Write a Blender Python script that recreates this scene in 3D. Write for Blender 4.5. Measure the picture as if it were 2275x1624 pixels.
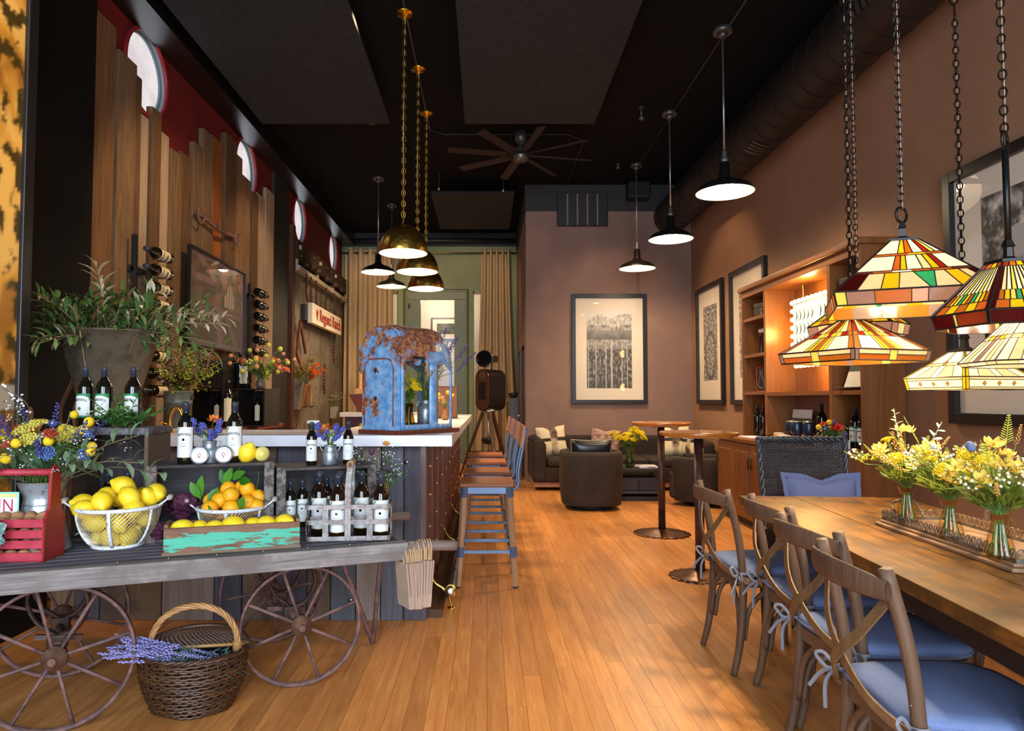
import bpy, math, random
from math import sin, cos, pi, radians as R, atan2, sqrt
from mathutils import Vector as V, Matrix as MX, Euler, noise as NZ
random.seed(7)
sc = bpy.context.scene
COL = sc.collection
for o in list(bpy.data.objects): bpy.data.objects.remove(o)
D = bpy.data

# ---------------------------------------------------------------- camera, world, daylight, exposure
W, H, F = 2275, 1624, 24/36*2275
PX, PY, PITCH, CZ = 1080, 822, R(2.5), 1.30
cam = D.cameras.new('camera'); camo = D.objects.new('camera', cam); COL.objects.link(camo)
cam.lens = 24; cam.sensor_width = 36; cam.sensor_fit = 'HORIZONTAL'
cam.shift_x = (W/2-PX)/W; cam.shift_y = (PY-H/2)/W
camo.location = (0, 0, CZ); camo.rotation_euler = (pi/2+PITCH, 0, 0); cam.clip_start = .05
sc.camera = camo
vs = sc.view_settings
vs.view_transform = 'Standard'; vs.look = 'None'; vs.gamma = 1; vs.use_curve_mapping = False
vs.exposure = 0.0
try:
    sc.cycles.use_denoising = True
    sc.cycles.max_bounces = 8; sc.cycles.diffuse_bounces = 4; sc.cycles.glossy_bounces = 3
    sc.cycles.transmission_bounces = 4; sc.cycles.transparent_max_bounces = 12
    sc.cycles.sample_clamp_indirect = 4; sc.cycles.caustics_reflective = False; sc.cycles.caustics_refractive = False
except Exception: pass
wd = D.worlds.new('sky'); sc.world = wd; wd.use_nodes = True
wd.node_tree.nodes['Background'].inputs[0].default_value = (.62, .78, 1, 1)
wd.node_tree.nodes['Background'].inputs[1].default_value = 1.2
def lamp(name, kind, loc, energy, color, rot=(0, 0, 0), parent=None, **kw):
    l = D.lights.new(name, kind); l.energy = energy; l.color = color
    for k, v in kw.items(): setattr(l, k, v)
    o = D.objects.new(name, l); COL.objects.link(o); o.location = loc; o.rotation_euler = rot
    if parent: o.parent = parent
    return o
DAY = (.72, .85, 1)
# daylight through the storefront windows behind the camera (the glass openings are built below)
for i, (x, w) in enumerate(((-1.55, 2.0), (1.1, 2.0))):
    lamp('storefront_daylight', 'AREA', (x, -2.35, 2.2), 340, DAY, (pi/2, 0, 0), shape='RECTANGLE', size=w, size_y=3.8)
# warm fill spots added near the ceiling, no fixtures seen there
WARM = (1, .66, .36)
def spot(loc, to, energy, angle, color=WARM, blend=.6, size=.05):
    d = V(to)-V(loc)
    return lamp('fill_spot', 'SPOT', loc, energy, color, d.to_track_quat('-Z', 'Y').to_euler(), spot_size=R(angle), spot_blend=blend, shadow_soft_size=size)

# ---------------------------------------------------------------- pixels of the photograph to points in the room
def ray(px, py):
    u, v = (px-PX)/F, (PY-py)/F
    return V((u, cos(PITCH)-v*sin(PITCH), sin(PITCH)+v*cos(PITCH)))
def atY(px, py, Y):
    d = ray(px, py); return V((0, 0, CZ))+d*(Y/d.y)
def onz(px, py, z):
    d = ray(px, py); return V((0, 0, CZ))+d*((z-CZ)/d.z)
def onx(px, py, X):
    d = ray(px, py); return V((0, 0, CZ))+d*(X/d.x)

# ---------------------------------------------------------------- mesh helpers
def frame(d):
    d = d.normalized(); a = V((0, 0, 1)) if abs(d.z) < .9 else V((1, 0, 0))
    x = d.cross(a).normalized(); return x, d.cross(x).normalized()
class MB:
    def __init__(s): s.v = []; s.f = []; s.m = []; s.s = []; s.col = None
    def add(s, vs, fs, mi=0, sm=False):
        o = len(s.v); s.v += [tuple(v) for v in vs]
        for f in fs: s.f.append(tuple(i+o for i in f)); s.m.append(mi); s.s.append(sm)
        return s
    def box(s, x0, x1, y0, y1, z0, z1, mi=0, T=None):
        vs = [V((x, y, z)) for z in (z0, z1) for y in (y0, y1) for x in (x0, x1)]
        if T is not None: vs = [T @ v for v in vs]
        return s.add(vs, [(0, 2, 3, 1), (4, 5, 7, 6), (0, 1, 5, 4), (2, 6, 7, 3), (0, 4, 6, 2), (1, 3, 7, 5)], mi)
    def cb(s, c, d, mi=0, T=None):
        return s.box(c[0]-d[0]/2, c[0]+d[0]/2, c[1]-d[1]/2, c[1]+d[1]/2, c[2]-d[2]/2, c[2]+d[2]/2, mi, T)
    def bar(s, a, b, w, h, mi=0, up=(0, 0, 1)):          # rectangular bar from a to b, w across, h along up
        a, b = V(a), V(b); d = (b-a).normalized(); x = d.cross(V(up)).normalized(); y = x.cross(d).normalized()
        vs = [p+x*(i*w/2)+y*(j*h/2) for p in (a, b) for i, j in ((-1, -1), (1, -1), (1, 1), (-1, 1))]
        return s.add(vs, [(3, 2, 1, 0), (4, 5, 6, 7), (0, 1, 5, 4), (1, 2, 6, 5), (2, 3, 7, 6), (3, 0, 4, 7)], mi)
    def tube(s, pts, r, n=8, closed=False, mi=0, flat=1.0):
        P = [V(p) for p in pts]; k = len(P); vs = []; fs = []; px = None
        for i, p in enumerate(P):
            t = (P[(i+1) % k]-P[i-1]) if closed else (P[min(i+1, k-1)]-P[max(i-1, 0)])
            t.normalize()
            if px is None: x, y = frame(t)
            else:
                x = (px-t*px.dot(t)); x = x.normalized() if x.length > 1e-6 else frame(t)[0]
                y = t.cross(x)
            px = x; rr = r[i] if isinstance(r, (list, tuple)) else r
            vs += [p+x*(rr*cos(2*pi*j/n))+y*(rr*flat*sin(2*pi*j/n)) for j in range(n)]
        for i in range(k if closed else k-1):
            a, b = i*n, ((i+1) % k)*n
            fs += [(a+j, a+(j+1) % n, b+(j+1) % n, b+j) for j in range(n)]
        if not closed: fs += [tuple(reversed(range(n))), tuple(range((k-1)*n, k*n))]
        return s.add(vs, fs, mi, n > 5)
    def lathe(s, prof, n=20, c=(0, 0, 0), mi=0, sm=True, T=None, sx=1, sy=1, cap=True):
        vs = []; fs = []; k = len(prof)
        for r, z in prof:
            vs += [V((c[0]+r*sx*cos(2*pi*j/n), c[1]+r*sy*sin(2*pi*j/n), c[2]+z)) for j in range(n)]
        if T is not None: vs = [T @ v for v in vs]
        for i in range(k-1):
            fs += [(i*n+j, i*n+(j+1) % n, (i+1)*n+(j+1) % n, (i+1)*n+j) for j in range(n)]
        s.add(vs, fs, mi, sm)
        if cap and prof[0][0] > 1e-4: s.f.append(tuple(len(s.v)-k*n+j for j in reversed(range(n)))); s.m.append(mi); s.s.append(False)
        if cap and prof[-1][0] > 1e-4: s.f.append(tuple(len(s.v)-n+j for j in range(n))); s.m.append(mi); s.s.append(False)
        return s
    def ell(s, c, r, nu=10, nv=6, mi=0, T=None):
        rx, ry, rz = (r, r, r) if not isinstance(r, (tuple, list)) else r
        c = V(c); vs = [V((0, 0, -rz))]
        for i in range(1, nv):
            a = -pi/2+pi*i/nv
            vs += [V((rx*cos(a)*cos(2*pi*j/nu), ry*cos(a)*sin(2*pi*j/nu), rz*sin(a))) for j in range(nu)]
        vs.append(V((0, 0, rz)))
        if T is not None: vs = [T @ v for v in vs]
        vs = [c+v for v in vs]; fs = [(0, 1+(j+1) % nu, 1+j) for j in range(nu)]
        for i in range(nv-2):
            a = 1+i*nu; b = a+nu
            fs += [(a+j, a+(j+1) % nu, b+(j+1) % nu, b+j) for j in range(nu)]
        e = len(vs)-1; a = 1+(nv-2)*nu
        fs += [(a+j, a+(j+1) % nu, e) for j in range(nu)]
        return s.add(vs, fs, mi, True)
    def prism(s, poly, a, b, T=None, mi=0, sm=False):      # 2-D outline in local xz, extruded along y from a to b
        n = len(poly); vs = [V((x, a, z)) for x, z in poly]+[V((x, b, z)) for x, z in poly]
        if T is not None: vs = [T @ v for v in vs]
        s.add(vs, [(i, (i+1) % n, n+(i+1) % n, n+i) for i in range(n)], mi, sm)
        return s.add(vs, [tuple(reversed(range(n))), tuple(range(n, 2*n))], mi)
    def grid(s, fn, nu, nv, mi=0, sm=True, closed_u=False):
        vs = [fn(i/(nu if closed_u else nu-1), j/(nv-1)) for j in range(nv) for i in range(nu)]
        fs = []
        for j in range(nv-1):
            for i in range(nu if closed_u else nu-1):
                fs.append((j*nu+i, j*nu+(i+1) % nu, (j+1)*nu+(i+1) % nu, (j+1)*nu+i))
        return s.add(vs, fs, mi, sm)
    def tri(s, a, b, c, mi=0): return s.add([a, b, c], [(0, 1, 2)], mi)
    def leaf(s, base, tip, w, nrm=(0, 0, 1), mi=0, bend=.12):
        b, t = V(base), V(tip); d = t-b; x = d.cross(V(nrm))
        if x.length < 1e-6: x = d.cross(V((1, .3, 0)))
        x.normalize(); z = x.cross(d).normalized(); L = d.length
        vs = [b]
        for f, k in ((.3, .8), (.6, 1.0), (.85, .55)):
            m = b+d*f+z*(bend*L*4*f*(1-f)); vs += [m-x*w*k/2, m-z*(w*.12*k), m+x*w*k/2]
        vs.append(t)
        return s.add(vs, [(0, 1, 2), (0, 2, 3), (1, 4, 5, 2), (2, 5, 6, 3), (4, 7, 8, 5), (5, 8, 9, 6), (7, 10, 8), (8, 10, 9)], mi, True)
    def mesh(s, name, mats):
        me = D.meshes.new(name); me.from_pydata(s.v, [], s.f)
        for m in (mats if isinstance(mats, (list, tuple)) else [mats]): me.materials.append(m)
        me.polygons.foreach_set('material_index', s.m); me.polygons.foreach_set('use_smooth', s.s)
        if s.col:
            at = me.color_attributes.new('paint', 'FLOAT_COLOR', 'POINT')
            for i, c in enumerate(s.col): at.data[i].color = (*c, 1)
        me.update(); return me
    def build(s, name, mats, parent=None, loc=None, rot=None, bev=0, kind=None, label=None, seg=2):
        return ob(name, s.mesh(name, mats), parent, loc, rot, bev, kind, label, seg)
def ob(name, me, parent=None, loc=None, rot=None, bev=0, kind=None, label=None, seg=2, sca=None):
    o = D.objects.new(name, me); COL.objects.link(o)
    if parent is not None: o.parent = parent
    if loc is not None: o.location = loc
    if rot is not None: o.rotation_euler = rot
    if sca is not None: o.scale = sca
    if bev:
        b = o.modifiers.new('bevel', 'BEVEL'); b.width = bev; b.segments = seg; b.limit_method = 'ANGLE'; b.angle_limit = R(40)
    if kind: o['kind'] = kind
    if label: o['label'] = label
    return o
def tag(o, label, cat, group=None):
    o['label'] = label; o['category'] = cat
    if group: o['group'] = group
    return o
def thing(name, label, cat, loc=(0, 0, 0), rz=0, group=None, rot=None):
    o = D.objects.new(name, None); COL.objects.link(o); o.location = loc; o.empty_display_size = .05
    o.rotation_euler = rot if rot else (0, 0, rz); return tag(o, label, cat, group)
def dup(root, loc, rz=None, label=None, rot=None, sca=None, mats=None):
    def cp(o, par):
        c = o.copy(); COL.objects.link(c)
        if par: c.parent = par
        for ch in o.children: cp(ch, c)
        return c
    c = cp(root, root.parent); c.location = loc
    if rz is not None: c.rotation_euler = (0, 0, rz)
    if rot is not None: c.rotation_euler = rot
    if sca is not None: c.scale = (sca,)*3 if not isinstance(sca, tuple) else sca
    if label: c['label'] = label
    return c
def struct(o): o['kind'] = 'structure'; return o
def arc(c, r, a0, a1, n, ax=(1, 0, 0), ay=(0, 0, 1)):
    c, ax, ay = V(c), V(ax), V(ay)
    return [c+ax*(r*cos(a0+(a1-a0)*i/(n-1)))+ay*(r*sin(a0+(a1-a0)*i/(n-1))) for i in range(n)]
def smooth_path(pts, n=8):          # Catmull-Rom through pts
    P = [V(p) for p in pts]; P = [P[0]*2-P[1]]+P+[P[-1]*2-P[-2]]; out = []
    for i in range(1, len(P)-2):
        a, b, c, d = P[i-1:i+3]
        for k in range(n):
            t = k/n; out.append(.5*((2*b)+(c-a)*t+(2*a-5*b+4*c-d)*t*t+(3*b-a-3*c+d)*t**3))
    out.append(P[-2]); return out
RZ = lambda a: MX.Rotation(a, 4, 'Z')
TR = lambda *p: MX.Translation(V(p))

# ---------------------------------------------------------------- materials
def C(h, k=1.0):
    h = h.lstrip('#'); f = lambda c: c/12.92 if c <= .04045 else ((c+.055)/1.055)**2.4
    return tuple(f(int(h[i:i+2], 16)/255)*k for i in (0, 2, 4))
class NT:
    def __init__(s, name):
        s.m = D.materials.new(name); s.m.use_nodes = True; s.t = s.m.node_tree; s.t.nodes.clear()
        s.out = s.n('ShaderNodeOutputMaterial')
    def n(s, t, **kw):
        x = s.t.nodes.new(t)
        for k, v in kw.items(): setattr(x, k, v)
        return x
    def l(s, a, b): s.t.links.new(a, b)
    def val(s, sock, v):
        if hasattr(v, 'is_output'): s.l(v, sock)
        else: sock.default_value = v
    def math(s, op, a, b=0.0, c=0.0, clamp=False):
        x = s.n('ShaderNodeMath', operation=op, use_clamp=clamp)
        s.val(x.inputs[0], a); s.val(x.inputs[1], b); s.val(x.inputs[2], c); return x.outputs[0]
    def mix(s, f, a, b, mode='MIX'):
        x = s.n('ShaderNodeMix', data_type='RGBA', blend_type=mode)
        s.val(x.inputs[0], f)
        for k, v in ((6, a), (7, b)): s.val(x.inputs[k], (*v, 1) if isinstance(v, tuple) and len(v) == 3 else v)
        return x.outputs[2]
    def coord(s, sc=(1, 1, 1), rnd=True, rot=(0, 0, 0), src='Object'):
        tc = s.n('ShaderNodeTexCoord'); mp = s.n('ShaderNodeMapping')
        mp.inputs['Scale'].default_value = sc; mp.inputs['Rotation'].default_value = rot
        s.l(tc.outputs[src], mp.inputs[0])
        if not rnd: return mp.outputs[0]
        oi = s.n('ShaderNodeObjectInfo'); ad = s.n('ShaderNodeVectorMath', operation='ADD')
        k = s.math('MULTIPLY', oi.outputs['Random'], 37.0)
        s.l(mp.outputs[0], ad.inputs[0]); s.l(k, ad.inputs[1]); return ad.outputs[0]
    def noise(s, co, scale, detail=3, rough=.55, dist=0):
        x = s.n('ShaderNodeTexNoise'); s.l(co, x.inputs['Vector'])
        x.inputs['Scale'].default_value = scale; x.inputs['Detail'].default_value = detail
        x.inputs['Roughness'].default_value = rough; x.inputs['Distortion'].default_value = dist
        return x.outputs[0]
    def ramp(s, f, stops):
        x = s.n('ShaderNodeValToRGB'); e = x.color_ramp.elements
        while len(e) < len(stops): e.new(.5)
        for i, (p, c) in enumerate(stops): e[i].position = p; e[i].color = (*c, 1) if isinstance(c, tuple) else (c, c, c, 1)
        s.val(x.inputs[0], f); return x.outputs[0]
    def bsdf(s, col, rough=.5, metal=0.0, spec=.5, bump=None, bs=.2, bd=.01, **kw):
        b = s.n('ShaderNodeBsdfPrincipled')
        s.val(b.inputs['Base Color'], (*col, 1) if isinstance(col, tuple) and len(col) == 3 else col)
        s.val(b.inputs['Roughness'], rough); s.val(b.inputs['Metallic'], metal); b.inputs['Specular IOR Level'].default_value = spec
        for k, v in kw.items(): s.val(b.inputs[k], (*v, 1) if isinstance(v, tuple) and len(v) == 3 else v)
        if bump is not None:
            n = s.n('ShaderNodeBump'); n.inputs['Strength'].default_value = bs; n.inputs['Distance'].default_value = bd
            s.l(bump, n.inputs['Height']); s.l(n.outputs[0], b.inputs['Normal'])
        s.l(b.outputs[0], s.out.inputs[0]); return b
MATS = {}
def plain(h, rough=.5, metal=0.0, spec=.5, vary=.06, **kw):
    key = ('p', h, rough, metal, spec, tuple(kw.items()))
    if key in MATS: return MATS[key]
    t = NT('paint_'+h.strip('#')); c = C(h)
    n = t.noise(t.coord(), 9, 2)
    col = t.mix(n, tuple(x*(1-vary*2) for x in c), tuple(min(1, x*(1+vary*2)) for x in c))
    t.bsdf(col, rough, metal, spec, **kw); MATS[key] = t.m; return t.m
def wood(c1, c2, axis='x', rough=.55, fine=1.0, vary=.35, bump=.25, dark=None, spec=.3, coat=0):
    key = ('w', c1, c2, axis, rough, fine, vary, dark)
    if key in MATS: return MATS[key]
    t = NT('wood_'+c1.strip('#')); st = {'x': (1.2, 14, 14), 'y': (14, 1.2, 14), 'z': (14, 14, 1.2)}[axis]
    st = tuple(k*fine for k in st)
    co = t.coord(st); g = t.noise(co, 2.2, 5, .65, .6)
    st2 = tuple(k*5 if k > 2*fine else k*1.4 for k in st); g2 = t.noise(t.coord(st2), 3.0, 3, .6)
    f = t.math('ADD', t.math('MULTIPLY', g, .6), t.math('MULTIPLY', g2, .4))
    col = t.ramp(f, [(.3, C(c1)), (.52, tuple((a+b)/2 for a, b in zip(C(c1), C(c2)))), (.68, C(c2))])
    oi = t.n('ShaderNodeObjectInfo'); gm = t.n('ShaderNodeNewGeometry')
    rn = t.math('FRACT', t.math('ADD', oi.outputs['Random'], gm.outputs['Random Per Island']))
    k = t.math('MULTIPLY_ADD', rn, 2*vary, 1-vary)
    br = t.n('ShaderNodeVectorMath', operation='SCALE'); t.l(col, br.inputs[0]); t.l(k, br.inputs['Scale'])
    col = br.outputs[0]
    if dark:
        big = t.noise(t.coord((3, 3, 3)), 1.6, 4, .6)
        col = t.mix(t.ramp(big, [(.46, 0.0), (.62, 1.0)]), col, C(dark))
    t.bsdf(col, rough, 0, spec, bump=f, bs=bump, bd=.004, **({'Coat Weight': coat, 'Coat Roughness': .12} if coat else {})); MATS[key] = t.m; return t.m
def blotch(c1, c2, scale=6, rough=.6, metal=0.0, lo=.42, hi=.58, c3=None, bump=.15, spec=.4, src='Object', rough2=None, **kw):
    key = ('b', c1, c2, scale, rough, metal, lo, hi, c3)
    if key in MATS: return MATS[key]
    t = NT('blotch_'+c1.strip('#')); co = t.coord((1, 1, 1), src=src)
    f = t.noise(co, scale, 6, .62, .3); m = t.ramp(f, [(lo, 0.0), (hi, 1.0)])
    col = t.mix(m, C(c1), C(c2))
    if c3: col = t.mix(t.ramp(t.noise(co, scale*4.3, 4, .7), [(.56, 0.0), (.64, 1.0)]), col, C(c3))
    rg = rough if rough2 is None else t.math('MULTIPLY_ADD', m, rough2-rough, rough)
    t.bsdf(col, rg, metal, spec, bump=f, bs=bump, bd=.006, **kw); MATS[key] = t.m; return t.m
def glow(h, s):
    t = NT('lit_'+h.strip('#')); e = t.n('ShaderNodeEmission'); e.inputs[0].default_value = (*C(h), 1); e.inputs[1].default_value = s
    t.l(e.outputs[0], t.out.inputs[0]); return t.m
def glass(tint='#ffffff', refl=.06, name='clear_glass'):
    key = ('g', tint, refl)
    if key in MATS: return MATS[key]
    t = NT(name); a = t.n('ShaderNodeBsdfTransparent'); a.inputs[0].default_value = (*C(tint), 1)
    g = t.n('ShaderNodeBsdfGlossy'); g.inputs['Roughness'].default_value = .02
    fr = t.n('ShaderNodeFresnel'); fr.inputs[0].default_value = 1.38
    gb = t.n('ShaderNodeNewGeometry'); f = t.math('MULTIPLY', fr.outputs[0], t.math('MULTIPLY_ADD', gb.outputs['Backfacing'], -refl/.06*.8, refl/.06*.8), clamp=True)
    m = t.n('ShaderNodeMixShader'); t.l(f, m.inputs[0]); t.l(a.outputs[0], m.inputs[1]); t.l(g.outputs[0], m.inputs[2])
    t.l(m.outputs[0], t.out.inputs[0]); MATS[key] = t.m; return t.m
def painted(rough=.5, coat=0.0):          # flat print carried by the point colours of a dense grid
    key = ('paint', rough, coat)
    if key in MATS: return MATS[key]
    t = NT('print'); a = t.n('ShaderNodeVertexColor', layer_name='paint')
    t.bsdf(a.outputs[0], rough, 0, .4, **({'Coat Weight': coat} if coat else {})); MATS[key] = t.m; return t.m
def leafmat(h, h2=None, tr=.35, rough=.5):
    key = ('l', h, h2)
    if key in MATS: return MATS[key]
    t = NT('leaf_'+h.strip('#')); n = t.noise(t.coord(), 14, 2); oi = t.n('ShaderNodeObjectInfo'); gm = t.n('ShaderNodeNewGeometry')
    r = t.math('FRACT', t.math('ADD', t.math('ADD', oi.outputs['Random'], gm.outputs['Random Per Island']), t.math('MULTIPLY', n, .3)))
    col = t.mix(r, C(h), C(h2 or h))
    b = t.bsdf(col, rough, 0, .3)
    tl = t.n('ShaderNodeBsdfTranslucent'); t.l(col, tl.inputs[0])
    m = t.n('ShaderNodeMixShader'); m.inputs[0].default_value = tr; t.l(b.outputs[0], m.inputs[1]); t.l(tl.outputs[0], m.inputs[2])
    t.l(m.outputs[0], t.out.inputs[0]); MATS[key] = t.m; return t.m
IRON = blotch('#3a302c', '#5a4034', 20, .6, .6, rough2=.7)
RUST = blotch('#5a4444', '#7d5a50', 25, .6, .1, rough2=.75)
BLACK = plain('#14110f', .55)
BRASS = plain('#c89a38', .25, 1.0)
STEEL = plain('#9aa0a4', .3, 1.0)
DARKMETAL = plain('#2a2826', .4, .8)
ZINC = blotch('#8d949a', '#b4bbc0', 12, .42, .75, c3='#6d757c')
GREYWOOD = lambda ax: wood('#453d3a', '#8d837c', ax, .8, 1.0, .25, .5)

def text_mesh(s, size, ext=.0006, shear=0.0, spacing=1.0, bold=0.0):
    c = D.curves.new('txt', 'FONT'); c.body = s; c.size = size; c.extrude = ext; c.align_x = 'CENTER'; c.align_y = 'CENTER'
    c.space_character = spacing; c.shear = shear; c.offset = bold
    o = D.objects.new('txt', c); COL.objects.link(o); bpy.context.view_layer.update()
    me = D.meshes.new_from_object(o.evaluated_get(bpy.context.evaluated_depsgraph_get()))
    D.objects.remove(o); D.curves.remove(c); return me
def lettering(me, mat, parent, loc=(0, 0, 0), rot=(pi/2, 0, 0), fn=None, name='lettering', sca=None):
    me = me.copy(); me.materials.clear(); me.materials.append(mat)
    if fn:
        for v in me.vertices: v.co = fn(v.co.copy())
    return ob(name, me, parent, loc, rot, sca=sca)
# ================================================================ the room
XL, XR, YB, YG, ZC = -3.0, 3.3, 10.9, 14.1, 4.77     # left wall, right wall, lounge wall, green wall, ceiling
FLOORW = wood('#a0602e', '#d29252', 'y', .33, .9, .15, .05, spec=.45)
fl = struct(MB().box(-3.1, 3.4, -2.6, 16.5, -.05, -.0085).build('floor', plain('#4a2c17', .7)))
rs = random.Random(3); near = []; far = MB(); pw = .084
for c in range(76):
    x = -3.02+c*pw+pw/2; y = -2.5-rs.random()*2
    while y < 14.1:
        L = rs.uniform(1.3, 3.4); y1 = min(y+L, 14.1)
        yv = min(max(2.6, y), y1)
        vis = y1 > 2.55 and abs(x+.02*yv) < .8*max(y1, yv) and not (y > 4.1 and x < -.45)
        near.append((0 if vis else 1, yv+.4*abs(x), x, y, y1)); y = y1
near.sort()
for i, (h, _, x, y, y1) in enumerate(near):
    if i < 296: MB().box(-pw/2+.0006, pw/2-.0006, 0, y1-y-.0012, -.0085, 0).build('plank', FLOORW, fl, (x, y, 0))
    else: far.box(x-pw/2+.0006, x+pw/2-.0006, y, y1-.0012, -.0085, 0)
far.build('plank', FLOORW, fl, kind='stuff')

DARKWALL = blotch('#0a0807', '#0f0b09', 3, .75, spec=.2)
BROWN = blotch('#936c52', '#8a654b', 1.2, .75, bump=.05)
MAUVE = blotch('#86695c', '#7d6156', 1.2, .75, bump=.05)
GREEN = blotch('#808864', '#78805e', 1.2, .7, bump=.05)
RED = blotch('#661414', '#5c1112', 2, .65, bump=.05)
CEIL = blotch('#080606', '#0b0808', 2, .9, spec=.15)
struct(MB().box(-3.3, 3.5, -2.7, 16.5, ZC, ZC+.1).build('ceiling', CEIL))
wl = struct(MB().box(-3.15, -2.59, -2.6, 3.86, 0, ZC).box(-3.15, -2.93, 3.86, 5.02, 0, ZC).box(-2.93, -2.59, 3.86, 4.08, 0, 1.02).build('wall_left', DARKWALL))
wr = struct(MB().box(XR, XR+.15, -2.6, YB+.1, 0, ZC).build('wall_right', BROWN))
wb = struct(MB().box(.64, XR, YB, YG, 0, 4.34, 0).build('wall_back', MAUVE))
struct(MB().box(.63, XR, YB-.015, YG, 4.34, ZC).build('trim_1', plain('#241f1e', .7)))
# storefront behind the camera: posts, head and sill around two big panes
fw = MB().box(-2.59, -2.55, -2.6, -2.45, 0, ZC).box(-.55, .1, -2.6, -2.45, 0, ZC).box(2.1, XR, -2.6, -2.45, 0, ZC).box(-2.59, XR, -2.6, -2.45, 4.2, ZC).box(-2.59, XR, -2.6, -2.45, 0, .3)
struct(fw.build('wall_front', DARKWALL))
for i, (a, b) in enumerate(((-2.55, -.55), (.1, 2.1))):
    w = struct(MB().box(a, b, -2.56, -2.54, 1.5, 1.53).box((a+b)/2-.02, (a+b)/2+.02, -2.57, -2.53, .3, 4.2).build('window_%d' % (5+i), DARKMETAL))
    MB().box(a, b, -2.553, -2.547, .3, 4.2).build('pane', glass(), w)
# red wall with its four round windows
m = MB(); rw = .355; ycs = [5.9, 8.38, 10.83, 13.2]; zc = 4.17
def wq(y0, y1, z0, z1): m.add([(XL, y0, z0), (XL, y1, z0), (XL, y1, z1), (XL, y0, z1)], [(0, 1, 2, 3)])
ye = 4.2
for yc in ycs:
    wq(ye, yc-.45, 0, ZC); wq(yc-.45, yc+.45, 0, zc-.45); wq(yc-.45, yc+.45, zc+.45, ZC); ye = yc+.45
    N = 40; ci = []; sq = []
    for j in range(N):
        a = 2*pi*j/N; ca, sa = cos(a), sin(a); k = .45/max(abs(ca), abs(sa))
        ci.append((XL, yc+rw*ca, zc+rw*sa)); sq.append((XL, yc+k*ca, zc+k*sa))
    m.add(ci+sq, [(j, (j+1) % N, N+(j+1) % N, N+j) for j in range(N)])
wq(ye, YG, 0, ZC)
wrear = struct(m.build('wall_rear', RED))
WGLASS = NT('frosted_daylight'); e = WGLASS.n('ShaderNodeEmission')
WGLASS.l(WGLASS.ramp(WGLASS.noise(WGLASS.coord((1, 1, 1)), 3, 4), [(.3, C('#dcd0d4')), (.6, C('#f4ecec'))]), e.inputs[0]); e.inputs[1].default_value = .95
WGLASS.l(e.outputs[0], WGLASS.out.inputs[0]); WGLASS = WGLASS.m
for i, yc in enumerate(ycs):
    w = struct(MB().tube([(XL+.012, yc+.368*cos(2*pi*j/40), zc+.368*sin(2*pi*j/40)) for j in range(40)], .02, 8, True).build('window_%d' % (i+1), plain('#8a2226', .35)))
    MB().grid(lambda u, v, yc=yc: V((XL+.004-.07*v, yc+.356*cos(2*pi*u), zc+.356*sin(2*pi*u))), 40, 2, closed_u=True).build('reveal', plain('#8c8f98', .6), w)
    MB().tube([(XL-.045, yc+.345*cos(2*pi*j/40), zc+.345*sin(2*pi*j/40)) for j in range(40)], .014, 5, True).build('gasket', plain('#6e8a94', .5), w)
    MB().prism([(.352*cos(2*pi*j/40), .352*sin(2*pi*j/40)) for j in range(40)], -.062, -.057, TR(XL, yc, zc) @ RZ(-pi/2) @ MX.Diagonal((-1, 1, 1, 1))).build('pane', WGLASS, w)
for i, yc in enumerate(ycs): lamp('window_daylight', 'AREA', (XL+.03, yc, zc), .9, DAY, (0, -pi/2, 0), shape='DISK', size=.66)
# beam along the left wall, pilaster, soffit
struct(MB().box(-3.0, -2.72, 4.0, YG, 4.49, ZC).build('trim_2', plain('#15100f', .3)))
struct(MB().box(-3.0, -2.955, 9.42, 10.12, 0, 4.49).build('trim_3', plain('#1b1614', .55)))
# reclaimed boards of uneven height: near edge and top read along the wall
edges = [180, 233, 275, 291, 311, 333, 358, 384, 410, 430, 455, 480, 505, 524, 546, 560, 578, 597]
tops = [40, 128, 170, 258, 245, 296, 338, 345, 322, 296, 310, 306, 345, 395, 430, 435, 425]
cols = 0
BW = [wood('#523820', '#8a6440', 'z', .8, .8, .12, .6), wood('#3e2a18', '#6e5236', 'z', .8, .9, .15, .6), wood('#8a735c', '#b29c82', 'z', .85, .8, .08, .4),
      wood('#4e3a26', '#866a4c', 'z', .8, .8, .15, .6), wood('#6e3a18', '#9a5824', 'z', .8, .8, .12, .5)]
bk = [0, 3, 1, 2, 1, 2, 3, 1, 3, 3, 4, 1, 3, 3, 1, 2, 2]
rs = random.Random(5)
for i in range(len(tops)):
    y0 = XL*-F/(PX-edges[i])*1; y1 = XL*-F/(PX-edges[i+1])
    th = (.03, .055, .04, .03, .06, .03, .05, .035, .055, .06, .03, .07, .04, .03, .05, .03, .045)[i]
    z = atY((edges[i]+edges[i+1])/2, tops[i], (y0+y1)/2).z
    MB().box(XL, XL+th, 0, y1-y0-.004, 0, z-.0).build('plank', BW[bk[i]], wrear, (0, y0, 0), bev=.003, seg=1)
    if y1-y0 > .33: pass
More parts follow.
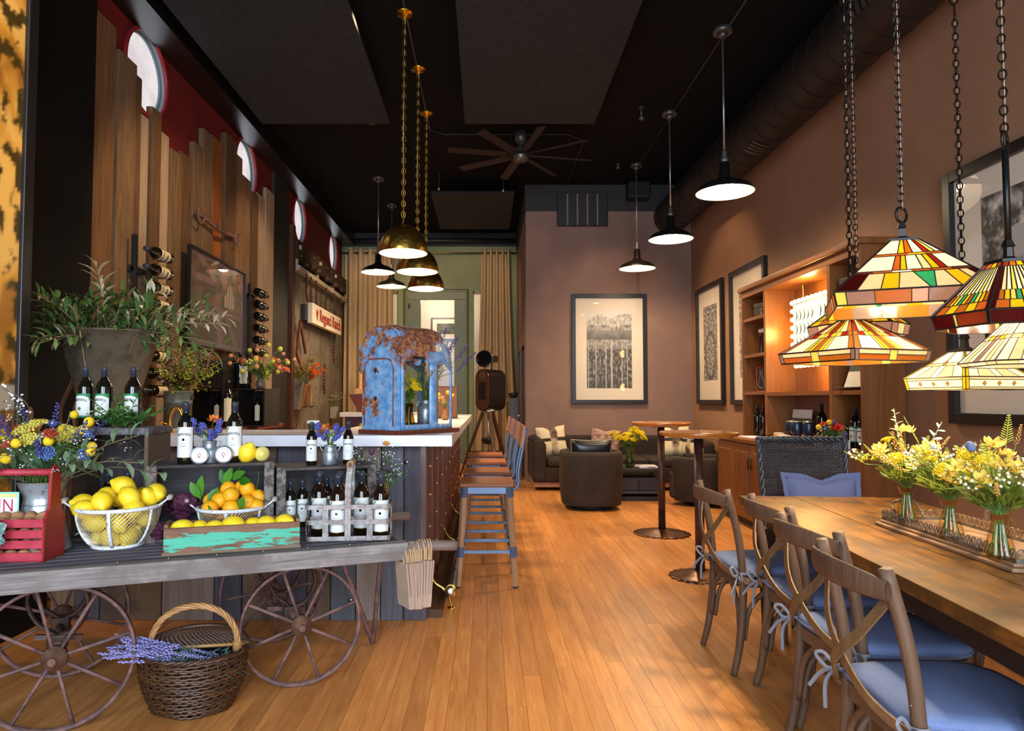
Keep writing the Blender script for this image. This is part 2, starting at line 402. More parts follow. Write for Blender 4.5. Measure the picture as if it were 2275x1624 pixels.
# the section past the pilaster: wood posts, old tin sheet, dark header
MB().box(XL, XL+.09, 10.2, 10.34, 0, 3.95).build('post', wood('#4a2a18', '#6e4125', 'z', .6), wrear)
MB().box(XL, XL+.05, 13.98, 14.08, 0, 3.75).build('post', wood('#4a2a18', '#6e4125', 'z', .6), wrear)
TIN = blotch('#6b6256', '#8a8072', 1.6, .55, .3, .4, .62, c3='#4b4034')
mm = MB().grid(lambda u, v: V((XL+.03+.006*sin(u*2*pi*9), 10.35+u*3.63, v*3.45)), 110, 2)
mm.build('tin_sheet', TIN, wrear)
MB().box(XL, XL+.12, 10.35, 13.98, 3.47, 3.76).build('header', wood('#2e2018', '#4a3324', 'y', .7), wrear)
mm = MB()
for k in range(9):
    for z in (3.54, 3.68): mm.ell((XL+.12, 10.55+k*.41, z), .016, 8, 4)
mm.build('bolts', STEEL, wrear)
# green wall with its glazed door and side lights
mg = MB().box(-3.0, -2.02, YG, YG+.12, 0, 4.49).box(-1.83, -1.66, YG, YG+.12, 0, 3.55).box(-.42, -.27, YG, YG+.12, 0, 3.55).box(-.08, .64, YG, YG+.12, 0, 4.49).box(-2.02, -.08, YG, YG+.12, 3.55, 4.49)
mg.box(-2.02, -1.83, YG, YG+.12, 0, .3).box(-.27, -.08, YG, YG+.12, 0, .3)
struct(mg.build('wall_green', GREEN))
struct(MB().box(-3.0, .64, YG-.03, YG+.1, 4.49, ZC).build('trim_4', plain('#15100f', .6)))
DG = plain('#5d6648', .45)
dr = struct(MB().box(-1.66, -.42, YG+.02, YG+.08, 3.38, 3.55).box(-1.66, -1.36, YG+.02, YG+.08, 0, 3.38).box(-.66, -.42, YG+.02, YG+.08, 0, 3.38).box(-1.36, -.66, YG+.02, YG+.08, 0, .35).build('door_1', DG, bev=.006))
MB().box(-1.37, -.65, YG+.045, YG+.055, .34, 3.39).build('pane', glass(), dr)
MB().tube([(-1.7, YG-.005, 0), (-1.7, YG-.005, 3.59), (-.38, YG-.005, 3.59), (-.38, YG-.005, 0)], .025, 4).build('casing', DG, dr)
MB().box(-1.62, -1.58, YG-.005, YG+.02, 3.2, 3.3).build('hinge', DARKMETAL, dr)
for i, (a, b) in enumerate(((-2.02, -1.83), (-.27, -.08))):
    w = struct(MB().box(a, a+.02, YG-.01, YG+.08, .3, 3.55).box(b-.02, b, YG-.01, YG+.08, .3, 3.55).box(a, b, YG-.01, YG+.08, 3.5, 3.55).build('window_%d' % (7+i), DG))
    MB().box(a+.02, b-.02, YG+.05, YG+.06, .3, 3.5).build('pane', glass(), w)
# the bright passage behind the glazed door
struct(MB().box(-3, .64, 16.2, 16.3, 0, ZC).box(-3.1, -3, YG+.1, 16.3, 0, ZC).box(.64, .74, YG+.1, 16.3, 0, ZC).build('wall_passage', plain('#cfc0ae', .7)))
lamp('passage_lamp', 'POINT', (-1.1, 15.2, 3.6), 85, (1, .86, .7), shadow_soft_size=.15)
# acoustic panels under the black ceiling
PANEL = blotch('#2a2a2b', '#303031', 30, .95, bump=.3, spec=.1)
for (a, b, y0, y1, lab) in ((-2.6, -1.116, 4.3, 7.8, 'grey fabric acoustic ceiling panel beside the red wall with round windows'), (-.247, 1.26, 4.3, 7.8, 'grey fabric acoustic ceiling panel between chain pendants and black barn pendants'),
                            (-.86, .44, 10.5, 12.7, 'smaller dark acoustic ceiling panel over the tripod beyond the fan')):
    tag(MB().box(a, b, y0, y1, 4.50, 4.55).build('ceiling_panel', PANEL if y0 < 9 else plain('#191615', .9), bev=.006), lab, 'ceiling panel')
    p = D.objects[-1] if False else None
mm = MB()
# conduits on the ceiling
def conduit(pts, lab): tag(MB().tube(pts, .012, 6).build('conduit', plain('#1e1a19', .5)), lab, 'conduit')
conduit([(-.72, 4.0, ZC-.012), (-.72, 8.6, ZC-.012), (-.55, 8.75, ZC-.012), (1.05, 8.75, ZC-.012), (1.3, 8.95, ZC-.012), (1.3, 11, ZC-.012)], 'thin black conduit linking the chain pendants and the ceiling fan')
conduit([(2.25, 4.0, ZC-.012), (2.25, 10.6, ZC-.012)], 'thin black conduit along the row of barn pendants by the duct')
# round spiral duct along the right wall
DC = plain('#221d1b', .5, .3); dz = 4.22; dx = 2.95
du = thing('air_duct', 'black round spiral air duct running under the ceiling along the brown wall', 'duct', (dx, 0, dz))
T = MX.Rotation(-pi/2, 4, 'X')
MB().lathe([(.01, 0), (.27, 0), (.27, 13.2), (.01, 13.2)], 36, T=TR(0, -2.4, 0) @ T).build('duct_pipe', DC, du)
mm = MB()
for k in range(52): mm.tube([(.272*cos(2*pi*j/30), -2.3+k*.25+.25*j/30, .272*sin(2*pi*j/30)) for j in range(31)], .004, 4)
mm.build('spiral_seam', DC, du)
for yy in (4.25, 4.65, 7.0, 9.4):
    mm = MB()
    for q in range(4):
        a0 = R(168 if yy not in (7.0,) else 235)
        mm.grid(lambda u, v, q=q, a0=a0: V((.276*cos(a0+v*R(38)), yy+q*.075+u*.05, .276*sin(a0+v*R(38)))), 2, 7)
    mm.build('air_register', plain('#4a4441', .4, .6), du)
# air grille in the lounge wall
vg = thing('wall_vent', 'dark return air grille with pale vertical bars high on the lounge wall', 'vent', (0, YB, 0))
a, b = atY(1238, 503, YB), atY(1348, 432, YB)
MB().box(a.x, b.x, -.035, -.005, a.z, b.z).build('opening', plain('#0c0a0a', .5), vg)
for k in range(1, 5):
    x = a.x+(b.x-a.x)*k/5; MB().box(x-.012, x+.012, -.05, -.035, a.z, b.z).build('bar', plain('#7d6156', .6), vg)
MB().tube([(a.x, -.04, a.z), (b.x, -.04, a.z), (b.x, -.04, b.z), (a.x, -.04, b.z)], .015, 4, True).build('rim', plain('#3a302d', .6), vg)
# sprinkler heads and the loudspeaker
for i, (px, py, y, lab) in enumerate(((1425, 262, 7.95, 'small grey sprinkler head hanging before the second barn pendant'), (826, 262, 8.4, 'small sprinkler head at the corner of the wide acoustic panel'), (1373, 372, 9.9, 'small sprinkler head near the lounge wall loudspeaker'))):
    p = atY(px, py, y); sp = thing('sprinkler', lab, 'sprinkler', (p.x, y, 0))
    MB().tube([(0, 0, ZC), (0, 0, p.z+.02)], .012, 6).lathe([(.03, -.02), (.035, 0), (.015, .02)], 10, (0, 0, p.z)).build('head', plain('#5a5553', .4, .5), sp)
    MB().lathe([(.04, 0), (.04, .02)], 10, (0, 0, ZC-.02)).build('collar', plain('#3a3634', .4, .5), sp)
lsp = thing('loudspeaker', 'black wall loudspeaker under the ceiling by the duct end', 'speaker', (2.42, 10.75, 4.62), 0)
MB().box(-.17, .17, -.13, .13, -.13, .13).build('case', plain('#1a1718', .5), lsp, bev=.02)
MB().box(-.15, .15, -.14, -.13, -.11, .11).build('grille', plain('#0f0d0d', .8), lsp)
MB().box(-.02, .02, .13, .15, -.05, .05).build('bracket', DARKMETAL, lsp)
for i, (px, py, lab) in enumerate(((975, 418, 'thin drop sprinkler on a long stem beside the brass chains'), (1118, 422, 'thin drop sprinkler on a long stem under the fan blades'))):
    p = atY(px, py, 10.3); sp = thing('sprinkler', lab, 'sprinkler', (p.x, 10.3, 0))
    MB().tube([(0, 0, ZC), (0, 0, p.z)], .006, 5).build('stem', plain('#5a5553', .4, .5), sp); MB().lathe([(.012, -.03), (.018, -.01), (.008, .01)], 8, (0, 0, p.z)).build('head', plain('#c8b080', .4, .5), sp)
tag(MB().tube([(-2.7, 13.85, 4.56), (.62, 13.85, 4.56)], .045, 10).build('ceiling_pipe', plain('#171213', .5)), 'thick black pipe running above the curtain rod', 'pipe')
d2 = struct(MB().box(.60, .64, 11.6, 12.7, 0, 2.15).build('door_2', plain('#3a2a24', .5)))
MB().box(.585, .60, 11.5, 11.6, 0, 2.25).box(.585, .60, 12.7, 12.8, 0, 2.25).box(.585, .60, 11.6, 12.7, 2.15, 2.25).build('casing', plain('#6b5248', .6), d2); MB().ell((.57, 11.72, 1.02), .03, 8, 6).build('door_knob', STEEL, d2)
# the big landscape print on the near left wall
NV_ = 1
mu = thing('landscape_print', 'tall golden hillside photograph in a black frame on the black wall', 'picture', (-2.59, 0, 0))
mp = MB(); nu, nv = 44, 210
def hill(y, z):
    n = NZ.fractal(V((y*1.1, z*1.4, 3)), 1, 2, 5); n2 = NZ.fractal(V((y*9, z*9, 9)), 1, 2, 5); n3 = NZ.fractal(V((y*4, z*2.2+y*2, 5)), 1, 2, 5); b = z+.5*y*.5+n*.5
    c = V(C('#d89c3c')) if b > 2.2 else V(C('#c48a34')) if b > 1.6 else V(C('#8f8a34'))
    c = c.lerp(V(C('#f0c468')), max(0, min(.8, n3*2.5))); c = c.lerp(V(C('#8a5420')), max(0, min(.7, -n3*2.5)))
    if n2 > .05: c = c.lerp(V(C('#4a3c18')), min(1, (n2-.05)*6))
    if abs(b-2.0) < .12: c = c.lerp(V(C('#4a4a1c')), .7)
    if 1.25 < z < 1.38: c = V(C('#b0a894'))
    return tuple(c)
mp.col = []
def mf(u, v):
    y, z = 2.9+u*.82, .35+v*3.95
    mp.col.append(hill(y, z)); return V((.022, y, z))
mp.grid(mf, nu, nv, sm=False).build('print', painted(.35), mu)
MB().box(.002, .045, 3.72, 3.80, .3, 4.35).build('frame', plain('#232021', .4, .3), mu, bev=.006)
MB().box(.002, .045, 2.82, 2.9, .3, 4.35).build('frame', plain('#232021', .4, .3), mu, bev=.006)
MB().box(.002, .045, 2.9, 3.72, .3, .35).box(.002, .045, 2.9, 3.72, 4.3, 4.35).build('frame', plain('#232021', .4, .3), mu)
spot((-1.4, 2.2, 4.6), (-2.59, 3.4, 2.6), 190, 60)  # added fill spot that brightens the landscape print

# added fill spots to brighten the board wall, tin wall, curtains, lounge pictures
spot((-.9, 5.6, 4.6), (-3, 6.6, 2.3), 260, 70)
spot((-.9, 8.2, 4.6), (-3, 8.6, 2.3), 160, 60)
spot((-1.3, 10.8, 4.45), (-3, 12.2, 2.2), 170, 66)
spot((-1.9, 11.6, 4.4), (-2.2, YG, 2.6), 110, 80); spot((-.5, 11.2, 4.4), (-.4, YG, 2.6), 130, 80)
spot((1.9, 8.6, 4.65), (1.97, YB, 2.1), 120, 60); spot((1.5, 8.8, 4.65), (XR, 9.3, 2.0), 130, 70)
spot((-1.1, 3.0, 4.6), (-2.4, 4.3, 1.75), 170, 36)  # added spot that lifts the dim hopper end
# ================================================================ the bar
BX, BY = -.36, 4.085
bar = thing('bar_counter', 'bar clad with grey reclaimed barn boards and dark red wood side', 'bar', (0, 0, 0))
MB().box(-2.58, BX-.03, BY+.025, BY+.62, 0, 1.02).box(BX-.6, BX-.03, BY+.62, 9.7, 0, 1.02).build('carcass', plain('#2a1c15', .7), bar)
pe = [122, 177, 232, 290, 368, 483, 544, 617, 686, 738, 794, 848, 898, 950]
GW = [wood('#5a4636', '#7d6650', 'z', .8, .8, .2, .5, dark='#4d4038'), wood('#4a4a50', '#70707a', 'z', .8, .8, .2, .5), wood('#3d3b42', '#5c5a63', 'z', .8, .9, .15, .5), wood('#6a5a50', '#93847a', 'z', .82, .8, .15, .5)]
pk = [0, 2, 0, 0, 3, 2, 0, 2, 0, 1, 3, 1, 2]; rs = random.Random(2)
for i in range(13):
    x0, x1 = (pe[i]-PX)/F*BY, (pe[i+1]-PX)/F*BY
    MB().box(.003, x1-x0-.003, 0, .028-rs.random()*.012, 0, 1.02).build('board', GW[pk[i]], bar, (x0, BY-.003+rs.random()*.008, 0), bev=.003, seg=1)
for x, z in ((-1.0, .09), (-.8, .12), (-.45, .1), (-.47, .93), (-1.6, .08)):
    MB().lathe([(.001, -.004), (.014, -.003), (.014, 0)], 10, T=TR(x, BY-.006, z) @ MX.Rotation(-pi/2, 4, 'X')).build('screw_head', STEEL, bar)
REDW = wood('#431c0f', '#6e3219', 'z', .35, .9, .2, .2, spec=.5)
y = BY+.0; k = 0
while y < 9.5:
    w = .285; MB().box(-.03, 0-(k % 2)*.01, 0, w-.008, .06, 1.02).build('side_board', REDW, bar, (BX, y, 0)); y += w; k += 1
mm = MB()
for j in range(10):
    for z in (.3, .5, .7, .88): mm.ell((BX+.004, BY+.28+j*.57, z), .009, 6, 4)
mm.build('studs', plain('#e0c88a', .25, .9), bar)
MB().box(BX, BX+.1, BY+.05, 9.65, 0, .05).build('plinth', wood('#3a2416', '#5a3820', 'y', .5), bar)
# marble worktop
MARB = blotch('#d8d6dc', '#e6e4ea', 2.5, .22, c3=None, bump=0)
wt = MB().prism([(-2.58, 3.975), (-.197, 3.975), (-.197, 9.75), (-1.0, 9.75), (-1.0, 4.75), (-2.2, 4.75), (-2.2, 4.95), (-2.92, 4.95), (-2.92, 3.975)], 1.03, 1.093, MX(((1, 0, 0, 0), (0, 0, 1, 0), (0, 1, 0, 0), (0, 0, 0, 1))))
tag(wt.build('worktop', MARB, bev=.004), 'white marble worktop lying over the grey boarded bar', 'worktop')
# rear return of the bar with its purple front
rb = thing('rear_counter', 'low purple counter with white top behind the bar under the curtain', 'counter', (-2.05, 11.3, 0))
MB().box(-.28, .95, 0, .5, 0, 1.02).build('cladding', plain('#4a2f3c', .6), rb)
MB().box(-.36, 1.0, -.06, .55, 1.02, 1.09).build('top', MARB, rb, bev=.004)
# foot rail
fr = thing('foot_rail', 'chrome foot rail on brass brackets along the red side of the bar', 'foot rail', (-.222, 0, .112))
MB().tube([(0, 4.28, 0), (0, 9.5, 0)], .026, 14).build('rail', STEEL, fr)
MB().lathe([(.034, 0), (.036, .012), (.03, .02), (.001, .022)], 18, T=TR(0, 4.285, 0) @ MX.Rotation(pi/2, 4, 'X')).build('end_cap', plain('#d8d0b8', .2, 1), fr)
BR = plain('#d8b45a', .22, 1.0)
for y in (4.33, 5.8, 7.1, 8.45, 9.4):
    b = MB().tube(smooth_path([(-.134, y, .11), (-.10, y, .045), (-.05, y, .01), (-.028, y, 0)], 5), .0075, 7)
    b.tube(smooth_path([(-.055, y, .012), (-.02, y, -.03), (.0, y-.0, -.075), (.008, y, -.108)], 5), .0075, 7)
    b.lathe([(.026, -.112), (.026, -.106), (.012, -.1)], 12, (.008, y, 0)).tube(arc((0, y, 0), .031, 0, 2*pi, 17), .006, 6)
    b.lathe([(.018, 0), (.018, .006)], 10, T=TR(-.137, y, .11) @ MX.Rotation(pi/2, 4, 'Y')).build('bracket', BR, fr)

# ---------------------------------------------------------------- bar stools
SEATW = wood('#6b3a1e', '#93562f', 'x', .4, .9, .15, .2); LEGW = wood('#8f6a4c', '#b38b68', 'z', .5, .9, .1, .2)
BACKW = wood('#7a4118', '#a8662c', 'y', .4, .9, .1, .2)
BLUE = plain('#5b6c86', .4, .4)
def stool():
    t = thing('bar_stool', 'bar stool with wood seat and blue steel frame, nearest the bag handle', 'stool', (0, 0, 0), 0, 'bar stools along the bar')
    MB().box(-.19, .19, -.205, .205, .69, .72).build('seat', SEATW, t, bev=.008)
    MB().box(-.15, .15, -.185, -.165, .645, .69).box(-.15, .15, .165, .185, .645, .69).box(-.165, -.145, -.18, .18, .645, .69).box(.145, .165, -.18, .18, .645, .69).build('seat_frame', BLUE, t)
    for sx in (-1, 1):
        for sy in (-1, 1):
            top, bot = V((sx*.158, sy*.178, .69)), V((sx*.2, sy*.205, 0))
            at = lambda z: top.lerp(bot, (.69-z)/.69)
            leg = MB().bar(top, at(.012), .036, .03).build('leg', LEGW, t, bev=.003)
            MB().bar(at(.692), at(.62), .043, .037).bar(at(.28), at(.21), .043, .037).build('sleeve', BLUE, leg)
            p = at(.655); MB().lathe([(.006, 0), (.001, .004)], 8, T=TR(p.x, p.y-.02 if sy < 0 else p.y+.02, p.z) @ MX.Rotation(pi/2*(1 if sy < 0 else -1), 4, 'X')).build('bolt', DARKMETAL, leg)
            MB().bar(at(.012), at(0), .03, .026).build('foot_cap', plain('#3a2a22', .6), leg)
    for sy in (-1, 1): MB().box(-.175, .175, sy*.194-.009, sy*.194+.009, .235, .257).build('stretcher', BLUE, t)
    for sx in (-1, 1): MB().box(sx*.18-.009, sx*.18+.009, -.19, .19, .285, .307).build('stretcher', BLUE, t)
    for sy in (-1, 1):
        MB().tube(smooth_path([(.05, sy*.13, .675), (.17, sy*.13, .662), (.222, sy*.13, .70), (.225, sy*.13, .8), (.262, sy*.13, 1.0), (.285, sy*.13, 1.1)], 5), .011, 8).build('back_tube', BLUE, t)
    MB().prism([(.232, .97), (.250, .965), (.276, 1.115), (.258, 1.12)], -.19, .19).build('backrest', BACKW, t, bev=.006)
    return t
st = stool(); st.location = (.005, 4.985, 0)
for y, x, lab in ((5.73, .005, 'bar stool with wood seat and blue steel frame, second from the front'), (6.6, .0, 'bar stool with wood seat and blue steel frame, third from the front'), (7.45, -.01, 'bar stool with wood seat and blue steel frame, nearest the tripod')):
    dup(st, (x, y, 0), 0, lab)

# ---------------------------------------------------------------- pub tables
TOPW = wood('#9a5418', '#c4782a', 'x', .25, .7, .05, .1, spec=.5, coat=.4); POST = blotch('#3f2722', '#4f332c', 14, .45, .5)
def pub(x, y, d, bd, z, lab):
    t = thing('pub_table', lab, 'table', (x, y, 0), random.uniform(0, 3), 'round standing tables')
    MB().lathe([(d*.46, z-.030), (d*.5-.008, z-.027), (d/2, z-.018), (d/2, z-.005), (d/2-.005, z)], 48).build('tabletop', TOPW, t)
    MB().lathe([(d*.43, z-.038), (d*.45, z-.030)], 40).build('rim', plain('#b98a52', .5), t)
    MB().lathe([(.034, .02), (.034, z-.05)], 20).build('post', POST, t)
    MB().lathe([(.09, z-.05), (.09, z-.043), (.034, z-.038)], 20).build('plate', POST, t)
    m = MB(); n = 72; vs = [V((0, 0, .055))]; prof = [(.04, .053), (.1, .045), (bd*.3, .03), (bd*.44, .016), (bd/2, .012), (bd/2, 0)]
    m.grid(lambda u, v: (lambda i: V(((prof[i][0]+(.008*sin(u*2*pi*18) if i > 3 else 0))*cos(2*pi*u), (prof[i][0]+(.008*sin(u*2*pi*18) if i > 3 else 0))*sin(2*pi*u), prof[i][1])))(round(v*5)), n, 6, closed_u=True)
    m.build('base', blotch('#4b2f22', '#6a4228', 12, .3, .7), t)
p = onz(1471, 1186, 0); pub(p.x, p.y, .565, .53, 1.083, 'round wooden standing table before the sofa, farther from the wicker chair')
p = onz(1556, 1282, 0); pub(p.x, p.y, .57, .44, 1.065, 'round wooden standing table behind the row of crossback chairs')

# ---------------------------------------------------------------- pendants
SHADEIN = plain('#f4f0e6', .4); LIT = glow('#fff0d0', 34)
def barn(x, y, z, lab):
    t = thing('barn_pendant', lab, 'pendant lamp', (x, y, ZC), 0, 'black barn pendants')
    h = z-ZC
    MB().lathe([(.085, -.05), (.09, -.03), (.085, 0), (.001, 0)], 20).lathe([(.03, -.09), (.05, -.05)], 12).build('canopy', plain('#5e5a58', .35, .7), t)
    MB().tube([(0, 0, -.06), (0, 0, h+.36)], .011, 8).build('rod', plain('#8a8684', .3, .8), t)
    MB().lathe([(.03, h+.27), (.034, h+.32), (.024, h+.33), (.022, h+.38), (.014, h+.4)], 14).build('socket', plain('#6e6a66', .4, .6), t)
    R0 = .262
    sh = MB().lathe([(R0, h), (R0-.004, h+.016), (R0-.035, h+.055), (R0-.09, h+.085), (.09, h+.115), (.05, h+.15), (.045, h+.28), (.02, h+.29)], 40, cap=False)
    s = sh.build('shade', plain('#1d1918', .35, .3), t)
    MB().lathe([(.044, h+.13), (.085, h+.108), (R0-.095, h+.08), (R0-.04, h+.05), (R0-.008, h+.012), (R0-.001, h+.001)], 40, cap=False).build('shade_lining', SHADEIN, s)
    MB().ell((0, 0, h+.06), (.075, .075, .05), 14, 8).build('bulb', LIT, t)
    lamp('pendant_light', 'SPOT', (x, y, z+.005), 230, (1, .74, .45), spot_size=R(165), spot_blend=1.0, shadow_soft_size=.2)
for y, lab in ((6.24, 'black barn pendant lamp nearest the stained glass lamps'), (8.09, 'black barn pendant lamp in the middle of the row by the duct'), (9.91, 'black barn pendant lamp nearest the lounge wall picture')):
    barn(2.21, y, 3.215, lab)
barn(-1.675, 10.5, 3.27, 'black barn pendant lamp hanging behind the brass dome over the bar')
barn(-1.67, 11.96, 3.29, 'black barn pendant lamp hanging closest to the curtain')
LINK = MB().tube([(.0125*cos(a)*1.0, 0, .021*sin(a)) for a in [2*pi*i/12 for i in range(12)]], .0032, 5, True)
def chain(parent, z0, z1, mat, scale=1.0, x=0, y=0, name='chain'):
    e = D.objects.new(name, None); COL.objects.link(e); e.parent = parent; e.empty_display_size = .02
    me = LINK.mesh('link', mat); step = .034*scale; n = int(abs(z0-z1)/step)
    for i in range(n):
        o = ob('link', me, e, (x, y, z0-(i+.5)*(z0-z1)/n), (0, 0, (i % 2)*pi/2+.25), sca=(scale,)*3)
    return e
HAMB = NT('hammered_brass'); vv = HAMB.n('ShaderNodeTexVoronoi', feature='SMOOTH_F1'); HAMB.l(HAMB.coord((1, 1, 1), False), vv.inputs[0]); vv.inputs['Scale'].default_value = 26
HAMB.bsdf(HAMB.ramp(HAMB.noise(HAMB.coord(), 5, 3), [(.35, C('#a07028')), (.65, C('#dcae50'))]), .3, 1.0, .5, bump=vv.outputs[0], bs=.35, bd=.012); HAMB = HAMB.m
GOLD = plain('#c9962c', .28, 1.0)
for x, y, z, lab in ((-.73, 5.96, 2.585, 'largest hammered brass dome pendant on a gold chain over the bar end'), (-.71, 6.99, 2.615, 'hammered brass dome pendant hanging second in the gold chain row'), (-.72, 8.1, 2.62, 'hammered brass dome pendant hanging last in the gold chain row')):
    t = thing('brass_pendant', lab, 'pendant lamp', (x, y, ZC), 0, 'brass dome pendants'); h = z-ZC; r0 = .218
    MB().lathe([(.012, -.07), (.02, -.065), (.03, -.03), (.075, -.028), (.078, -.012), (.075, 0)], 24).build('canopy', GOLD, t)
    MB().box(-.07, .07, -.05, .05, -.012, -.001).build('junction_box', DARKMETAL, t)
    chain(t, -.07, h+.275, GOLD, 1.4)
    MB().tube([(.006, 0, -.05), (-.006, .004, (h-.1)/2), (.004, 0, h+.26)], .003, 5).build('cord', plain('#d8c890', .5), t)
    prof = [(r0*cos(a), h+.005+.25*sin(a)) for a in [pi/2*i/12 for i in range(13)]]
    s = MB().lathe([(r0, h)]+prof[:-1]+[(.012, h+.256), (.012, h+.28)], 40, cap=False).build('shade', HAMB, t)
    MB().lathe([((r0-.008)*cos(pi/2*i/8), h+.002+.235*sin(pi/2*i/8)) for i in range(8, -1, -1)], 32, cap=False).build('shade_lining', plain('#f2ead6', .5), s)
    MB().ell((0, 0, h+.06), (.1, .1, .06), 14, 8).build('bulb', LIT, t)
    lamp('pendant_light', 'SPOT', (x, y, z+.005), 180, (1, .74, .45), spot_size=R(165), spot_blend=1.0, shadow_soft_size=.2)

# ---------------------------------------------------------------- ceiling fan
c = atY(1157, 345, 8.7); fan = thing('ceiling_fan', 'large dark ceiling fan with eight wooden blades', 'fan', (c.x, 8.7, c.z))
MB().tube([(0, 0, ZC-c.z), (0, 0, .06)], .016, 10).build('rod', plain('#4a4644', .4, .6), fan)
MB().lathe([(.045, ZC-c.z-.16), (.08, ZC-c.z-.1), (.085, ZC-c.z)], 20).build('canopy', plain('#5e5a58', .4, .6), fan)
MB().lathe([(.03, -.09), (.07, -.08), (.1, -.05), (.1, .05), (.09, .07), (.03, .13)], 24).build('motor', plain('#5a5654', .35, .7), fan)
for k in range(8):
    T = MX.Rotation(R(12+45*k), 4, 'Z') @ MX.Rotation(R(14), 4, 'X')
    MB().prism([(.1, -.004), (.95, -.004), (.95, .004), (.1, .004)], -.055, .055, T).build('blade', wood('#1c1210', '#2c1c18', 'x', .6), fan)
    MB().box(.05, .2, -.03, .03, -.012, -.004, 0, T).build('blade_arm', DARKMETAL, fan)

# ---------------------------------------------------------------- curtains
CUR = wood('#a28a66', '#c8ae86', 'z', .85, 1.3, .04, .15)
rod = thing('curtain_rod', 'thin brass curtain rod across the green wall', 'curtain rod', (0, YG-.12, 4.33))
MB().tube([(-2.98, 0, 0), (.64, 0, 0)], .014, 8).build('rod', plain('#8f7434', .35, .9), rod)
for x in (-2.9, -1.2, .55): MB().box(x-.012, x+.012, 0, .12, -.012, .012).build('bracket', DARKMETAL, rod)
def curtain(x0, x1, n, lab, flare):
    t = thing('curtain', lab, 'curtain', (0, YG-.12, 0), 0, 'curtains')
    m = MB().grid(lambda u, v: V((x0+(x1-x0)*u+flare*(1-v)**1.5*(u-.5)*2, (.06+.02*(1-v))*sin(u*n*2*pi+.6*sin(v*2))+.006*sin(u*23+v*3), .05+v*4.36)), n*14+1, 9)
    m.build('fabric', CUR, t)
    for k in range(n*2):
        u = (k+.5)/(2*n); MB().tube(arc((x0+(x1-x0)*u, 0, 4.33), .028, 0, 2*pi, 12, (0, 1, 0)), .005, 5).build('eyelet', DARKMETAL, t)
curtain(-2.92, -1.92, 5, 'tan curtain hanging beside the old tin wall sheet', .03)
curtain(-.1, .5, 5, 'tan curtain gathered behind the tripod, beside the mauve wall', .16)
tag(MB().box(-2.86, -2.78, YG-.05, YG, 4.36, 4.46).build('alarm_box', plain('#b8b8a0', .5), bev=.005), 'small pale alarm box above the curtain on the green wall', 'alarm')
# ================================================================ bottles, flowers and foliage: shared builders
GLASSD = NT('bottle_glass'); GLASSD.bsdf((.006, .005, .003), .06, 0, .7); GLASSD = GLASSD.m
GLASSB = NT('amber_bottle_glass'); GLASSB.bsdf((.010, .004, .002), .06, 0, .7); GLASSB = GLASSB.m
PAPER = plain('#d8d8d4', .6, vary=.03); CREAM = plain('#d8c8a0', .6, vary=.03); GRN = plain('#1f7a48', .55); INK = plain('#2c3030', .6); CAPS = plain('#3a3f4c', .35, .3); CAPK = plain('#1c1c20', .35, .2); DGOLD = plain('#b39a5a', .4, .5)
TXT = text_mesh('REGUSCI', .0155, .0003, spacing=1.1, bold=.0005)
def bend(r, z0, arch=7.0, k=1.0, sx=1.0):
    def f(v):
        x = v.x*k*sx; a = x/r; rr = r+.0005+v.z
        return V((rr*sin(a), -rr*cos(a), z0+v.y*k-arch*x*x))
    return f
def patch(r, a0, a1, z0, z1, n=14, fz=None):
    return MB().grid(lambda u, v: V((r*sin(a0+(a1-a0)*u), -r*cos(a0+(a1-a0)*u), z0+(z1-z0)*v)), n, 2)
